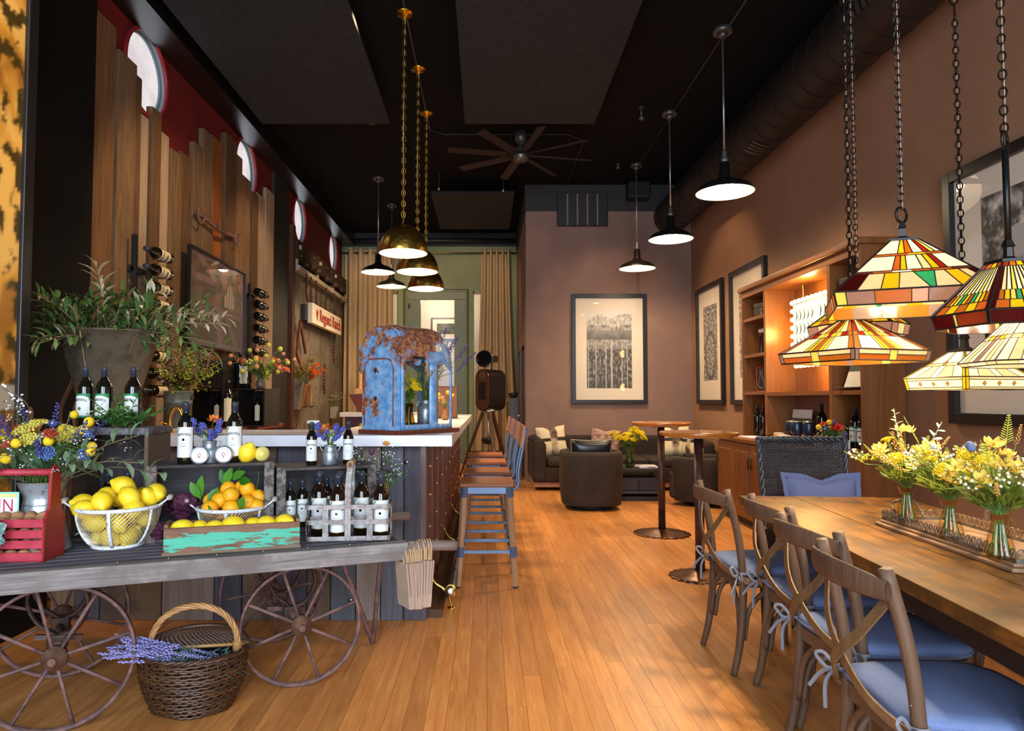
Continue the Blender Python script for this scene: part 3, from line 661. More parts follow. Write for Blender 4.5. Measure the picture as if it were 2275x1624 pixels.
def bottle(style, label, h=.30, r=.037, name='wine_bottle'):
    t = thing(name, label, 'bottle', (0, 0, -9))
    k = h/.30; g = GLASSB if style == 'amber' else GLASSD
    MB().lathe([(.001, .006), (r-.012, .002), (r-.003, 0), (r, .007*k), (r, .19*k), (r*.96, .203*k), (r*.75, .22*k), (.017*k, .243*k), (.0145*k, .253*k), (.0142*k, .294*k)], 24).build('glass_body', g, t)
    cm = CAPK if style in ('dark', 'slim') else CAPS
    MB().lathe([(.0152*k, .238*k+.01), (.0152*k, .283*k), (.0162*k, .284*k), (.0162*k, .291*k), (.0152*k, .292*k), (.0152*k, .30*k), (.012*k, .302*k)], 18).build('capsule', cm, t)
    if style == 'dark': return t
    lm = {'green': GRN, 'cream': CREAM, 'slim': CREAM}.get(style, PAPER); rr = r+.0006
    if style == 'green':
        l = patch(rr, -1.25, 1.25, .045*k, .165*k).build('label', GRN, t)
        MB().grid(lambda u, v: (lambda a: V(((rr+.0004)*sin(a), -(rr+.0004)*cos(a), .055*k+v*(.085*k+.015*k*cos(a*1.2)))))(-1.22+2.44*u), 15, 2).build('label_panel', PAPER, l)
        lettering(TXT, INK, l, (0, 0, 0), (0, 0, 0), bend(rr+.0005, .135*k, 7, .95)); z = .09*k
        MB().lathe([(.001, 0), (.008, 0)], 12, T=TR(0, -rr-.001, z) @ MX.Rotation(pi/2, 4, 'X')).build('emblem', DGOLD, l)
    elif style == 'slim':
        patch(rr, -.62, .62, .04*k, .185*k).build('label', lm, t)
    elif style == 'cream':
        l = patch(rr, -1.3, 1.3, .05*k, .165*k).build('label', lm, t); lettering(TXT, INK, l, (0, 0, 0), (0, 0, 0), bend(rr, .14*k, 7, .95*k))
    else:
        l = patch(rr, -1.3, 1.3, .032*k, .178*k).build('label', lm, t)
        lettering(TXT, INK, l, (0, 0, 0), (0, 0, 0), bend(rr, .145*k, 7, 1.0*k))
        patch(rr+.0002, -1.3, 1.3, .1775*k, .1795*k).build('label_edge', DGOLD, l); patch(rr+.0002, -1.3, 1.3, .031*k, .0335*k).build('label_edge', DGOLD, l)
        MB().lathe([(.001, 0), (.006*k, 0)], 12, T=TR(0, -rr-.0008, .118*k) @ MX.Rotation(pi/2, 4, 'X')).build('emblem', DGOLD, l)
        MB().grid(lambda u, v: (lambda a: V(((rr+.0005)*sin(a), -(rr+.0005)*cos(a), .178*k-(1-u)*.03*k-v*.007*k)))(-1.28+.75*u), 8, 2).build('ribbon', GRN, l)
        patch(rr+.0003, -.45, .45, .0985*k, .0995*k).build('label_line', INK, l)
        patch(rr+.0003, -.3, .3, .085*k, .0885*k).build('label_line', plain('#8a8a84', .6), l)
    return t
PROTO = {}
def put(style, loc, label, h=.30, r=None, rz=0, rot=None, group=None):
    key = (style, h)
    r = r or .037*h/.30
    if key not in PROTO:
        PROTO[key] = t = bottle(style, label, h, r); t.location = loc; t.rotation_euler = rot or (0, 0, rz)
    else: t = dup(PROTO[key], loc, rz, label, rot)
    if group: t['group'] = group
    elif 'group' in t: del t['group']
    return t

# unit flower heads; +z is where the flower faces, size about 1
FL = {}
def petals(m, n, L, w, tilt, mi=0, z=0, a0=0, bend=.15):
    for i in range(n):
        a = 2*pi*i/n+a0; d = V((cos(a)*cos(tilt), sin(a)*cos(tilt), sin(tilt)))
        m.leaf(V((0, 0, z))+d*.06, V((0, 0, z))+d*L, w, (0, 0, 1), mi, bend)
def flower(kind, cols):
    key = (kind, cols)
    if key in FL: return FL[key]
    m = MB(); r = random.Random(len(FL)); ms = [leafmat(c, None, .25, .6) if kind not in ('ball',) else blotch(c, '#e0b81e' if c.startswith('#f') or c.startswith('#e') else c, 40, .8) for c in cols]
    if kind == 'ball':
        m.ell((0, 0, 0), .5, 12, 9); m.v = [tuple(V(v)*(1+.07*r.uniform(-1, 1))) for v in m.v]
    elif kind == 'daisy':
        petals(m, 11, .5, .09, .25); m.ell((0, 0, .04), (.16, .16, .1), 8, 5, 1)
    elif kind == 'poppy':
        petals(m, 4, .55, .3, .55, 0, 0, 0, -.25); petals(m, 4, .5, .28, .8, 0, 0, .7, -.2); m.ell((0, 0, .12), .1, 8, 5, 1)
    elif kind == 'rose':
        for k in range(4): petals(m, 5, .5-.08*k, .26-.03*k, .3+.32*k, k % 2, 0, k*.6, -.3)
        m.ell((0, 0, .14), (.12, .12, .16), 6, 4, 1)
    elif kind in ('spike', 'plume'):
        n = 26
        for i in range(n):
            z = i/n; a = i*2.4; rr = .085*(1-z*.65)
            m.ell((rr*cos(a), rr*sin(a), z), (.045, .045, .032) if kind == 'spike' else (.06, .06, .04), 4, 3, i % len(ms))
    elif kind == 'muscari':
        for i in range(26):
            z = 1-2*(i+.5)/26; a = i*2.4; q = sqrt(max(0, 1-z*z)); m.ell((.36*q*cos(a), .36*q*sin(a), z*.5), .11, 5, 3, i % len(ms))
        m.ell((0, 0, 0), (.3, .3, .42), 6, 5)
    elif kind == 'yarrow':
        for i in range(38):
            q = sqrt((i+.5)/38); a = i*2.4; m.ell((.5*q*cos(a), .5*q*sin(a), .14*(1-q*q)+r.uniform(-.03, .03)), .075, 5, 3, i % len(ms))
        m.lathe([(.02, -.3), (.42, 0), (.001, .08)], 10, cap=False)
    elif kind == 'mist':
        for i in range(14):
            d = V((r.uniform(-.5, .5), r.uniform(-.5, .5), r.uniform(-.3, .5))); m.ell(d, .065, 5, 3, i % len(ms)); m.tube([(0, 0, -.5), d], .008, 3, mi=len(ms)-1)
    elif kind == 'thistle':
        m.ell((0, 0, 0), (.26, .26, .34), 8, 6, 0); petals(m, 12, .5, .05, .6, 1, -.1)
    elif kind == 'eucalypt':
        for i in range(9):
            a = i*2.0; z = i/9; d = V((cos(a), sin(a), .35)).normalized(); m.leaf((0, 0, z), V((0, 0, z))+d*(.34-.02*i), .13-.006*i, (0, 0, 1), i % len(ms))
        m.tube([(0, 0, -.2), (0, 0, 1)], .015, 4, mi=0)
    elif kind == 'fern':
        for i in range(12):
            z = .1+i*.075; L = .22*(1-i/15)
            for sd in (-1, 1): m.leaf((0, 0, z), (sd*L, 0, z+L*.6), .03, (0, 1, 0), i % len(ms))
        m.tube([(0, 0, 0), (0, 0, 1)], .01, 4)
    FL[key] = m.mesh(kind, ms); return FL[key]
NAMES = dict(ball='billy_button', daisy='daisy', poppy='poppy', rose='bloom', spike='lavender_spike', plume='plume', muscari='grape_hyacinth', yarrow='yarrow', mist='blossom_spray', thistle='thistle', eucalypt='eucalyptus_sprig', fern='fern_frond')
def bouquet(loc, label, h, spread, kinds, seed=1, leaf=('#3f5a2a', '#6d8a3c'), nleaf=60, mouth=.02, down=.1, lean=(0, 0), group=None, leafL=.07, leafW=.011, name='bouquet', stemr=.0016):
    r = random.Random(seed); t = thing(name, label, 'flowers', loc, 0, group); st = MB(); fo = MB(); lean = V((lean[0], lean[1], 0))
    def dirn(k):
        a = r.uniform(0, 2*pi); th = spread*sqrt(r.random())*k
        return (V((sin(th)*cos(a), sin(th)*sin(a), cos(th)))+lean).normalized()
    for kind, cols, n, h0, h1, size, k in kinds:
        me = flower(kind, cols)
        for i in range(n):
            d = dirn(k); L = h*r.uniform(h0, h1); b = V((r.uniform(-1, 1)*mouth, r.uniform(-1, 1)*mouth, -down)); tip = d*L
            mid = V((b.x*.4+d.x*L*.35, b.y*.4+d.y*L*.35, L*.45)); P = smooth_path([b, mid, tip], 4)
            st.tube(P, stemr, 4); s = size*r.uniform(.8, 1.15); dd = (d+V((0, -.25, .1)) if kind in ('daisy', 'poppy', 'rose') else d).normalized()
            ob(NAMES[kind], me, t, tip, dd.to_track_quat('Z', 'Y').to_euler(), sca=(s, s, s))
    for i in range(nleaf):
        d = dirn(1.1); L = h*r.uniform(.25, .85); b = d*L*.45; q = V((r.uniform(-1, 1), r.uniform(-1, 1), r.uniform(-.2, .9))).normalized()
        b = b+V((r.uniform(-1, 1), r.uniform(-1, 1), 0))*mouth; ll = leafL*r.uniform(.6, 1.2)
        fo.leaf(b, b+(d*.6+q*.7).normalized()*ll, leafW*r.uniform(.7, 1.2), (r.uniform(-1, 1), r.uniform(-1, 1), 1))
        if i % 3 == 0: st.tube([(0, 0, 0), b], stemr*.7, 3)
    st.build('stems', leafmat('#5a7a34', '#7d9a4a'), t, kind='stuff')
    if nleaf: fo.build('foliage', leafmat(*leaf), t, kind='stuff')
    return t
LEAFM = {}
def leafy(t, base, d, L, n, ll, lw, mats, r, droop=.15, count=None):       # a branch with single leaves as sub-parts
    P = smooth_path([base, base+d*L*.5+V((0, 0, .02)), base+d*L-V((0, 0, droop*L))], 5)
    br = MB().tube(P, .0025, 5).build('branch', wood('#5a4a34', '#7d6a4c', 'z', .8), t)
    far = MB() if count is not None and count[0] <= 0 else None
    for i in range(n):
        f = (i+1)/n; k = f*(len(P)-1); a = min(int(k), len(P)-2); p = P[a].lerp(P[a+1], k-a); ax = (P[a+1]-P[a]).normalized()
        x, y = frame(ax); an = i*2.4+r.uniform(-.4, .4); q = (ax*.75+(x*cos(an)+y*sin(an))*.85).normalized(); s = ll*r.uniform(.7, 1.15)
        mt = mats[0] if r.random() < .62 else mats[1]
        if far is not None: far.leaf(p, p+q*s, lw*s/ll, (0, 0, 1), 0)
        else:
            if mt not in LEAFM: LEAFM[mt] = MB().leaf((0, 0, 0), (0, 0, 1), .16, (0, 1, 0), 0, .1).mesh('leaf', mt)
            ob('leaf', LEAFM[mt], br, p, q.to_track_quat('Z', 'Y').to_euler(), sca=(lw/ll*s/.16, lw/ll*s/.16, s))
            if count is not None: count[0] -= 1
    if far is not None: far.build('foliage', mats[0], br, kind='stuff')

# ================================================================ behind the bar: the board wall and back counter
bb = thing('back_counter', 'red wood back counter with slatted front below the board wall', 'counter', (0, 0, 0))
MB().box(-2.91, -2.12, 5.0, 7.15, 1.02, 1.06).build('counter_top', wood('#5c2614', '#84401f', 'y', .35), bb, bev=.004)
MB().box(-2.91, -2.2, 5.0, 7.1, 0, 1.02).build('carcass', plain('#2c140c', .6), bb)
for k in range(17): MB().box(-2.2, -2.16, 5.05+k*.122, 5.10+k*.122, .2, .98).build('slat', wood('#5c2614', '#84401f', 'z', .4), bb)
# aerial picture
def picture(name, label, p, rz, w, h, fwid, depth, fmat, fn, nu, nv, mat_border=0.0, matc=PAPER, coat=.0, cat='picture', tilt=0):
    t = thing(name, label, cat, p, 0, rot=(tilt, 0, rz))
    MB().box(-w/2+fwid*.5, w/2-fwid*.5, -.012, -.002, fwid*.5, h-fwid*.5).build('mount', matc, t)
    for (a, b, c, d) in ((-w/2, -w/2+fwid, 0, h), (w/2-fwid, w/2, 0, h), (-w/2+fwid, w/2-fwid, 0, fwid), (-w/2+fwid, w/2-fwid, h-fwid, h)):
        MB().box(a, b, -depth, 0, c, d).build('frame', fmat, t, bev=.003, seg=1)
    m = MB(); m.col = []; x0, x1, z0, z1 = mat_border if mat_border else (-w/2+fwid, w/2-fwid, fwid, h-fwid)
    def f(u, v):
        m.col.append(tuple(max(0, c) for c in fn(u, v))); return V((x0+(x1-x0)*u, -.014, z0+(z1-z0)*v))
    m.grid(f, nu, nv, sm=False).build('print', painted(.5), t)
    MB().box(-w/2+fwid, w/2-fwid, -.022, -.019, fwid, h-fwid).build('glass_pane', glass(), t)
    return t
def L3(a, b, t): return tuple(x+(y-x)*max(0, min(1, t)) for x, y in zip(a, b))
def aerial(u, v):
    n = NZ.fractal(V((u*9, v*9, 1)), 1, 2, 5); c = L3(C('#3c3a26'), C('#6a5a3e'), .5+n)
    if .05 > u or u > .96 or v < .06 or v > .95: return C('#6a5560')
    if v > .72 and .62*u+v > 1.0 and n > -.1: c = L3(C('#7a5d48'), C('#8c6c54'), .5+n)
    if .12 < u < .42 and .62 < v < .77: c = C('#8a6a70') if v > .70 else C('#4c4a2a')
    if .62 < u < .82 and .5 < v < .62+.2*(1-abs(u-.72)*10): c = C('#a89a8c') if int(u*60) % 3 else C('#5c4c40')
    if .28 < u < .55 and .50 < v < .56: c = C('#6c4436')
    if v < .46:
        rows = int((u*1.0+v*.5)*46) % 3 == 0
        c = C('#2c3a22') if rows else C('#4c4634')
        if abs(u-.56+.1*v) < .05 or abs(v-.42) < .025 or abs(u-.9+.6*v) < .04: c = C('#6c5560')
        if (u-.42)**2+(v-.38)**2*.5 < .0012: c = C('#a09494')
    return L3(c, C('#6a5560'), .25)
picture('aerial_picture', 'dim aerial view of the ranch in a thin black frame on the boards', (-2.895, 7.31, 1.83), pi/2, 1.52, .98, .02, .04, plain('#151214', .3), aerial, 80, 56)
# bottle racks on the wall
def rack(y0, y1, z0, z1, lab):
    t = thing('wall_bottle_rack', lab, 'bottle rack', (-2.89, y0, 0))
    MB().box(-.02, .02, 0, .025, z0, z1).build('upright', BLACK, t); MB().box(-.05, 0, .0, .2, (z0+z1)/2+.35, (z0+z1)/2+.39).build('wall_arm', BLACK, t)
    return t
r1 = rack(5.55, 6.0, 1.35, 2.66, 'black wall rack holding the labelled bottles above the hopper plant')
for i in range(9):
    z = 2.545-i*.146
    put('cream', (-2.80, 5.98, z), ('labelled bottle lying %s in the wall rack behind the olive branches' % ('topmost', 'second from the top', 'third from the top', 'fourth from the top', 'fifth from the top', 'sixth from the top', 'third from the bottom', 'second from the bottom', 'lowest')[i]), .42, .05, rot=(pi/2, R(-60), 0))
    MB().tube(arc((.09, .30, z-.0), .055, 0, -pi, 9, (1, 0, 0)), .005, 5).tube([(0, .30, z-.03), (.04, .30, z-.03)], .005, 5).build('cradle', BLACK, r1)
r2 = rack(8.28, 8.8, 1.7, 2.72, 'black wall rack of unlabelled bottles beside the white board')
for i in range(6):
    z = 2.63-i*.148
    put('dark', (-2.82, 8.35, z), 'dark unlabelled bottle lying %s in the rack beside the white board' % ('topmost', 'second', 'third', 'fourth', 'fifth', 'lowest')[i], .42, .05, rot=(-pi/2, 0, 0))
    MB().tube(arc((.07, .24, z), .055, 0, -pi, 9, (1, 0, 0)), .005, 5).tube([(0, .24, z-.03), (.02, .24, z-.03)], .005, 5).build('cradle', BLACK, r2)
sg = thing('iron_singletree', 'rusty iron singletree bar with a ring at each end on the boards', 'tool', (-2.9, 0, 3.15))
MB().tube(smooth_path([(0, 6.78, .02), (.02, 7.05, .0), (.02, 7.3, -.02), (.02, 7.55, 0), (0, 7.82, .02)], 6), .022, 8).build('bar', RUST, sg)
for y in (6.8, 7.8): MB().tube(arc((.03, y, 0), .075, 0, 2*pi, 24, (0, 1, 0)), .009, 6, True).build('ring', RUST, sg)
for y in (7.2, 7.4): MB().lathe([(.02, -.02), (.02, .02)], 10, (.03, y, 0)).build('bolt', IRON, sg)
# tap
p = onz(336, 966, 1.093); tp = thing('tap', 'curved gold tap on the bar beside the leafy crate', 'tap', (p.x, p.y+.25, 1.093))
MB().tube(smooth_path([(0, 0, 0), (-.005, 0, .09), (.015, 0, .15), (.05, 0, .15), (.075, 0, .09), (.082, 0, .02)], 6), .011, 10).build('spout', plain('#c48a3a', .2, 1), tp)
MB().lathe([(.022, 0), (.02, .015), (.012, .02)], 14).build('base', plain('#c48a3a', .2, 1), tp)
MB().tube([(0, 0, .05), (-.05, -.02, .065)], .006, 6).ell((-.05, -.02, .065), .012, 8, 6).build('lever', plain('#c48a3a', .2, 1), tp)
# zinc bucket with a mixed plant
BUCK = blotch('#6f7a70', '#8c9488', 5, .5, .4, c3='#80603c')
p = V((-2.385, 5.3, 1.06)); bk_ = thing('bucket', 'zinc bucket with rust stains holding the dark and lime plant', 'bucket', p)
MB().lathe([(.001, .012), (.074, .012), (.076, 0), (.082, .01), (.098, .21), (.101, .212), (.1, .22), (.102, .23), (.1, .235), (.103, .245), (.108, .3), (.112, .304), (.108, .308), (.102, .29), (.085, .05), (.001, .04)], 28).build('body', BUCK, bk_)
for s in (-1, 1): MB().tube(arc((s*.108, 0, .26), .02, 0, 2*pi, 10, (0, 1, 0)), .004, 5, True).build('handle_lug', IRON, bk_)
t = bouquet(p+V((0, 0, .32)), 'burgundy and lime foliage with tiny pale flowers in the zinc bucket', .34, 1.15, [('mist', ('#d8b48c', '#b89a80', '#5a4a2c'), 26, .5, 1.1, .09, 1), ('eucalypt', ('#a8b83a', '#7d9a2c'), 14, .3, .75, .14, 1)], 4, ('#4a2a2c', '#5c3a34'), 170, .05, .12, (.1, 0), leafL=.06, leafW=.016)
r = random.Random(9); m = MB()
for i in range(90):
    a = r.uniform(-1.2, 1.2); d = V((cos(a)*r.uniform(.02, .26), sin(a)*.16, r.uniform(-.03, .2))); m.leaf(d, d+V((r.uniform(-1, 1), r.uniform(-1, 1), r.uniform(-.6, .6)))*.05, .022)
m.build('lime_leaves', leafmat('#8f9a2a', '#c4c44a'), t, kind='stuff')
# black crates of bottles
DKW = wood('#17120f', '#2b221c', 'x', .6, 1, .2)
def crate(name, lab, loc, w, d, h, mats, rz=0, th=.012, back=True, cat='crate', group=None, slats=1, rot=None, posts=None):
    t = thing(name, lab, cat, loc, rz, group, rot)      # open towards -y
    MB().box(-w/2, w/2, 0, d, 0, th).build('bottom_board', mats, t, bev=.002, seg=1); MB().box(-w/2, w/2, 0, d, h-th, h).build('top_board', mats, t, bev=.002, seg=1)
    MB().box(-w/2, -w/2+th, .001, d, th, h-th).build('side_board', mats, t); MB().box(w/2-th, w/2, .001, d, th, h-th).build('side_board', mats, t)
    for k in range(slats): MB().box(-w/2+th, w/2-th, d-th, d, th+(h-2*th)*k/slats+.001, th+(h-2*th)*(k+1)/slats-.003).build('back_board', mats, t)
    if posts:
        for sx in (-1, 1): MB().box(sx*w/2-(posts if sx > 0 else 0), sx*w/2+(posts if sx < 0 else 0), -.008, .012, 0, h).build('end_cleat', mats, t, bev=.002, seg=1)
    return t
crate('display_crate', 'open black crate with one bottle beside the zinc bucket', (-2.47, 6.05, 1.06), .30, .26, .34, DKW, R(-12))
crate('display_crate', 'open black crate with one bottle under the pink and lime flowers', (-2.10, 6.1, 1.06), .27, .26, .34, DKW, R(-12))
crate('display_crate', 'black crate with its back turned out on top of the open crate', (-2.4, 6.3, 1.402), .25, .25, .25, DKW, R(168))
MB_ = MB().box(-.075, .075, -.09, .09, 0, .035).build('wood_block', wood('#2c1e15', '#483324', 'x'), None, (-2.29, 6.28, 1.655)); tag(MB_, 'short brown wood block on the closed black crate', 'block')
put('slim', (-2.44, 6.2, 1.072), 'bottle with cream label inside the open crate by the bucket', .29, rz=R(15))
put('slim', (-2.09, 6.25, 1.072), 'bottle with cream label inside the open crate under the flowers', .29, rz=R(15))
put('slim', (-2.25, 5.95, 1.06), 'tall bottle with long cream label standing between the two black crates', .41, rz=R(20))
put('slim', (-2.245, 6.22, 1.402), 'bottle with cream label on the black crates before the pink flowers', .33, rz=R(60))
put('slim', (-2.17, 6.2, 1.402), 'bottle with gold label on the black crates against the pink flowers', .33, rz=R(-20))
put('dark', (-1.985, 5.95, 1.06) if False else (-2.19, 7.0, 1.06), 'plain dark bottle at the end of the red back counter', .30)
vz = thing('small_vase', 'small dark vase of pink and lime flowers on the black crate', 'vase', (-2.03, 6.15, 1.40))
MB().lathe([(.001, 0), (.035, 0), (.045, .03), (.04, .07), (.03, .085), (.036, .095), (.03, .09), (.001, .02)], 16).build('body', plain('#5a4a40', .4), vz)
bouquet((-2.03, 6.15, 1.48), 'bouquet of coral blooms and lime balls on the black crates', .33, 1.2, [('rose', ('#d8795a', '#c8684a'), 14, .5, 1.0, .065, 1), ('ball', ('#b87a50',), 14, .55, 1.05, .042, 1), ('ball', ('#a8a43c',), 14, .4, 1.15, .045, 1.1), ('rose', ('#a8a838', '#c0b850'), 5, .25, .5, .1, 1)], 12, ('#2f3a1c', '#58662a'), 110, .02, .06, (.12, -.05), leafL=.07, leafW=.018)
# tin wall: hook rail, hooks, sign, rule, blades, wall vases
hr = thing('hook_rail', 'white wooden rail with iron hooks on the old tin wall', 'hook rail', (XL, 0, 0))
WHT = plain('#aaa294', .7)
MB().box(.04, .14, 10.4, 13.95, 3.29, 3.37).build('rail', WHT, hr, bev=.006)
for y in (10.42, 11.7, 12.9): MB().box(.04, .10, y, y+.06, 3.37, 3.68).build('stile', WHT, hr); MB().box(.1, .15, y, y+.06, 3.62, 3.68).build('stile_arm', WHT, hr)
for i, y in enumerate((10.75, 11.05, 11.4, 12.1, 12.75, 13.3)):
    MB().lathe([(.03, 0), (.055, .02), (.06, .06), (.03, .09), (.012, .12)], 12, (.16, y, 3.40)).build('iron_knob', IRON, hr)
    m = MB().tube([(.15, y, 3.3), (.15, y, 3.12)], .012, 6).tube(smooth_path([(.15, y, 3.12), (.15, y, 2.95), (.16, y+.06, 2.87), (.16, y+.14, 2.90)], 5), .014, 6)
    if i == 3: m.tube(smooth_path([(.15, y, 2.98), (.16, y-.07, 2.87), (.16, y-.14, 2.9)], 5), .014, 6)
    m.tube(arc((.15, y, 3.1), .035, 0, 2*pi, 14, (0, 1, 0)), .008, 5, True).build('iron_hook', IRON, hr)
sn = thing('sign', 'white wooden name sign with red lettering on the tin wall', 'sign', (XL+.14, 12.1, 2.71), rot=(0, 0, pi/2))
MB().box(-1.1, 1.1, -.05, .03, -.165, .165).build('board', plain('#ded2be', .55), sn, bev=.006)
MB().box(-1.25, -.9, .03, .1, -.13, .12).build('mounting_block', BLACK, sn); MB().box(.7, 1.0, .03, .1, -.1, .1).build('mounting_block', BLACK, sn)
SR = plain('#96301c', .6)
tm = text_mesh('Regusci Ranch', .30, .004, spacing=.95)
xs = [v.co.x for v in tm.vertices]; wds = max(xs)-min(xs)
lettering(tm, SR, sn, (.18, -.056, 0), (pi/2, 0, 0), lambda v: V((v.x*1.62/wds, v.y*.95, v.z)))
hm = MB().prism([(-.83, .10), (-.87, .02), (-.84, -.04), (-.79, -.10), (-.75, -.02), (-.72, .06), (-.75, .09), (-.79, .03)], -.056, -.052); hm.build('heart_emblem', SR, sn)
fu = thing('folding_wood_rule', 'red brown wooden folding frame hung on the tin wall by the post', 'tool', (XL+.1, 0, 0))
q = [(10.42, 2.0), (10.6, 2.53), (10.95, 2.05), (10.88, 1.72)]
for (a, b) in ((0, 1), (1, 2), (0, 3)): MB().bar((0, *q[a]), (0, *q[b]), .03, .05).build('strip', wood('#5c2e1a', '#834a2b', 'z', .5), fu)
MB().bar((.02, 10.95, 2.25), (.02, 10.95, 1.7), .03, .05).build('strip', wood('#5c2e1a', '#834a2b', 'z', .5), fu)
for i, (y, z, L, lab) in enumerate(((12.5, 1.62, .46, 'rusty serrated iron blade hanging lower on the tin wall'), (13.25, 2.22, .5, 'rusty serrated iron blade hanging below the sign end'))):
    sb = thing('serrated_blade', lab, 'tool', (XL+.055, y, z)); n = 8; pl = []
    for k in range(n+1): w = .10*sin(pi*min(.95, (k+.6)/(n+1))); pl += [(w, k*L/n-L/2), (w*.55, (k+.5)*L/n-L/2)]
    pl = pl+[(-x, zz) for x, zz in reversed(pl)]
    MB().prism(pl, -.008, .008, RZ(pi/2)).build('blade', RUST, sb); MB().tube([(0, 0, L/2), (0, 0, L/2+.1)], .012, 6).build('tang', IRON, sb)
def wallpot(lab, y, z, w, h, mat):
    t = thing('wall_vase', lab, 'vase', (XL+.05, y, z)); pr = [(0, 0), (.10, 0), (.16, h), (0, h)]
    MB().prism(pr, -w/2, w/2).build('pocket', mat, t, bev=.004); return t
wp = wallpot('wooden wall pocket of orange poppies on the tin wall', 10.75, 1.18, .34, .36, wood('#7d5630', '#a87c48', 'z', .7))
for k in (-.1, .02, .12): MB().box(.12, .165, k, k+.06, .02, .34).build('slat', wood('#8a6236', '#b08450', 'z', .7), wp)
MB().tube([(.12, -.2, .0), (.2, -.2, .02), (.2, .2, .02), (.12, .2, .0)], .008, 5).build('wire', IRON, wp)
wp2 = wallpot('grey tin wall pocket of yellow sprigs beside the post', 10.42, 1.15, .16, .42, TIN)
bouquet((XL+.14, 10.75, 1.54), 'orange poppies with yellow sprays in the wooden wall pocket', .48, .95, [('poppy', ('#e0561e', '#3a2010'), 9, .35, .95, .13, 1), ('mist', ('#c89a30', '#b88a28', '#5a5a20'), 16, .4, 1.0, .13, 1)], 8, ('#4a4a1c', '#7d742c'), 60, .04, .1, (.12, .1), leafL=.08)
bouquet((XL+.12, 10.42, 1.58), 'small yellow sprigs in the grey tin wall pocket', .3, .8, [('mist', ('#c8a030', '#a88a2c', '#5a5a20'), 9, .4, 1.0, .12, 1)], 18, ('#4a4a1c', '#7d742c'), 30, .03, .1, leafL=.07)
wp3 = wallpot('small pale wall pocket of white flowers far along the tin wall', 13.0, .95, .16, .22, plain('#8a8274', .7))
bouquet((XL+.12, 13.0, 1.18), 'small white flowers in the pale wall pocket', .3, .8, [('mist', ('#d8ccc0', '#b8a898', '#5a5a40'), 9, .4, 1.0, .13, 1)], 19, ('#4a4a2c', '#6d6a3c'), 20, .03, .08)
# red pedestal with the etched wooden box on the rear counter
ps = thing('red_display_stand', 'red tapered display stand on the purple rear counter', 'stand', (-2.02, 11.55, 1.09))
MB().prism([(-.1, 0), (.1, 0), (.27, .28), (.27, .3), (-.27, .3), (-.27, .28)], -.13, .13).build('body', plain('#5c1f12', .5), ps, bev=.005)
kb = thing('keepsake_box', 'open wooden box with a mountain etched inside its lid', 'box', (-1.98, 11.55, 1.39), R(-5))
BXW = wood('#a87a48', '#c89a60', 'x', .6)
for (a, b, c, d) in ((-.2, .2, -.12, -.105), (-.2, .2, .105, .12), (-.2, -.185, -.105, .105), (.185, .2, -.105, .105)): MB().box(a, b, c, d, 0, .1).build('side', BXW, kb)
MB().box(-.2, .2, -.12, .12, 0, .012).build('bottom', BXW, kb)
lid = MB().box(-.2, .2, 0, .015, 0, .26).build('lid', BXW, kb, (0, .12, .1), (R(-14), 0, 0))
MB().add([(-.16, -.002, .1), (-.1, -.002, .16), (-.05, -.002, .13), (.0, -.002, .2), (.05, -.002, .15), (.09, -.002, .17), (.16, -.002, .08), (.0, -.002, .05)], [(0, 7, 2, 1), (2, 7, 4, 3), (4, 7, 6, 5)]).build('etching', plain('#7d5630', .7), lid)
# small things on the bar
jr = thing('glass_jar', 'small glass jar with white lid on the bar behind the half bottles', 'jar', onz(682, 962, 1.093)+V((0, .15, 0)))
MB().lathe([(.03, 0), (.034, .01), (.034, .05), (.03, .055)], 16).build('jar_body', glass('#e8f0f0'), jr); MB().lathe([(.034, .055), (.04, .058), (.04, .07), (.034, .074)], 16).build('lid', plain('#e8e6e0', .4), jr)
for i, (px, c, lab) in enumerate(((795, '#d0a020', 'tiny jar with yellow lid beside the blue tractor shell'), (806, '#b8b4a8', 'tiny clear jar between the yellow lidded jar and tractor shell'), (815, '#c89a40', 'tiny jar with gold lid touching the blue tractor shell'))):
    p = onz(px, 963, 1.093); q = thing('tiny_jar', lab, 'jar', p+V((-.04, .35, 0)))
    MB().lathe([(.016, 0), (.018, .004), (.018, .03), (.014, .036)], 12).build('jar_body', glass('#f0e8d0'), q); MB().lathe([(.017, .036), (.017, .05)], 12).build('lid', plain(c, .3, .6), q)

# ---------------------------------------------------------------- blue tractor shell with vases inside
TRC = NT('rusty_blue_paint'); co = TRC.coord((1, 1, 1), False); n1 = TRC.noise(co, 4.2, 6, .62, .4); n2 = TRC.noise(co, 22, 5, .7)
gz = TRC.n('ShaderNodeSeparateXYZ'); TRC.l(co, gz.inputs[0])
mk = TRC.math('ADD', TRC.math('MULTIPLY_ADD', gz.outputs[2], .36, n1), TRC.math('MULTIPLY', n2, .36)); mk = TRC.math('SUBTRACT', mk, TRC.math('MULTIPLY', TRC.math('MAXIMUM', TRC.math('SUBTRACT', gz.outputs[0], .22), 0.0), .75))
rust = TRC.ramp(mk, [(.80, 0.0), (.86, 1.0)])
bl = TRC.mix(TRC.ramp(n2, [(.35, 0.0), (.62, 1.0)]), C('#3f7cb4'), C('#86aacb')); bl = TRC.mix(TRC.ramp(TRC.noise(co, 55, 4, .7), [(.58, 0.0), (.64, .8)]), bl, C('#8a6650'))
rc = TRC.ramp(TRC.noise(co, 38, 5, .75), [(.38, C('#4a2418')), (.5, C('#7d452c')), (.62, C('#b07a4c'))])
TRC.bsdf(TRC.mix(rust, bl, rc), TRC.math('MULTIPLY_ADD', rust, .4, .32), 0, .5, bump=mk, bs=.25, bd=.006); TRC = TRC.m
th_ = R(-36); P0 = V((-.505, 4.03, 1.093))       # nearest corner; a: along the closed face, b: along the open side
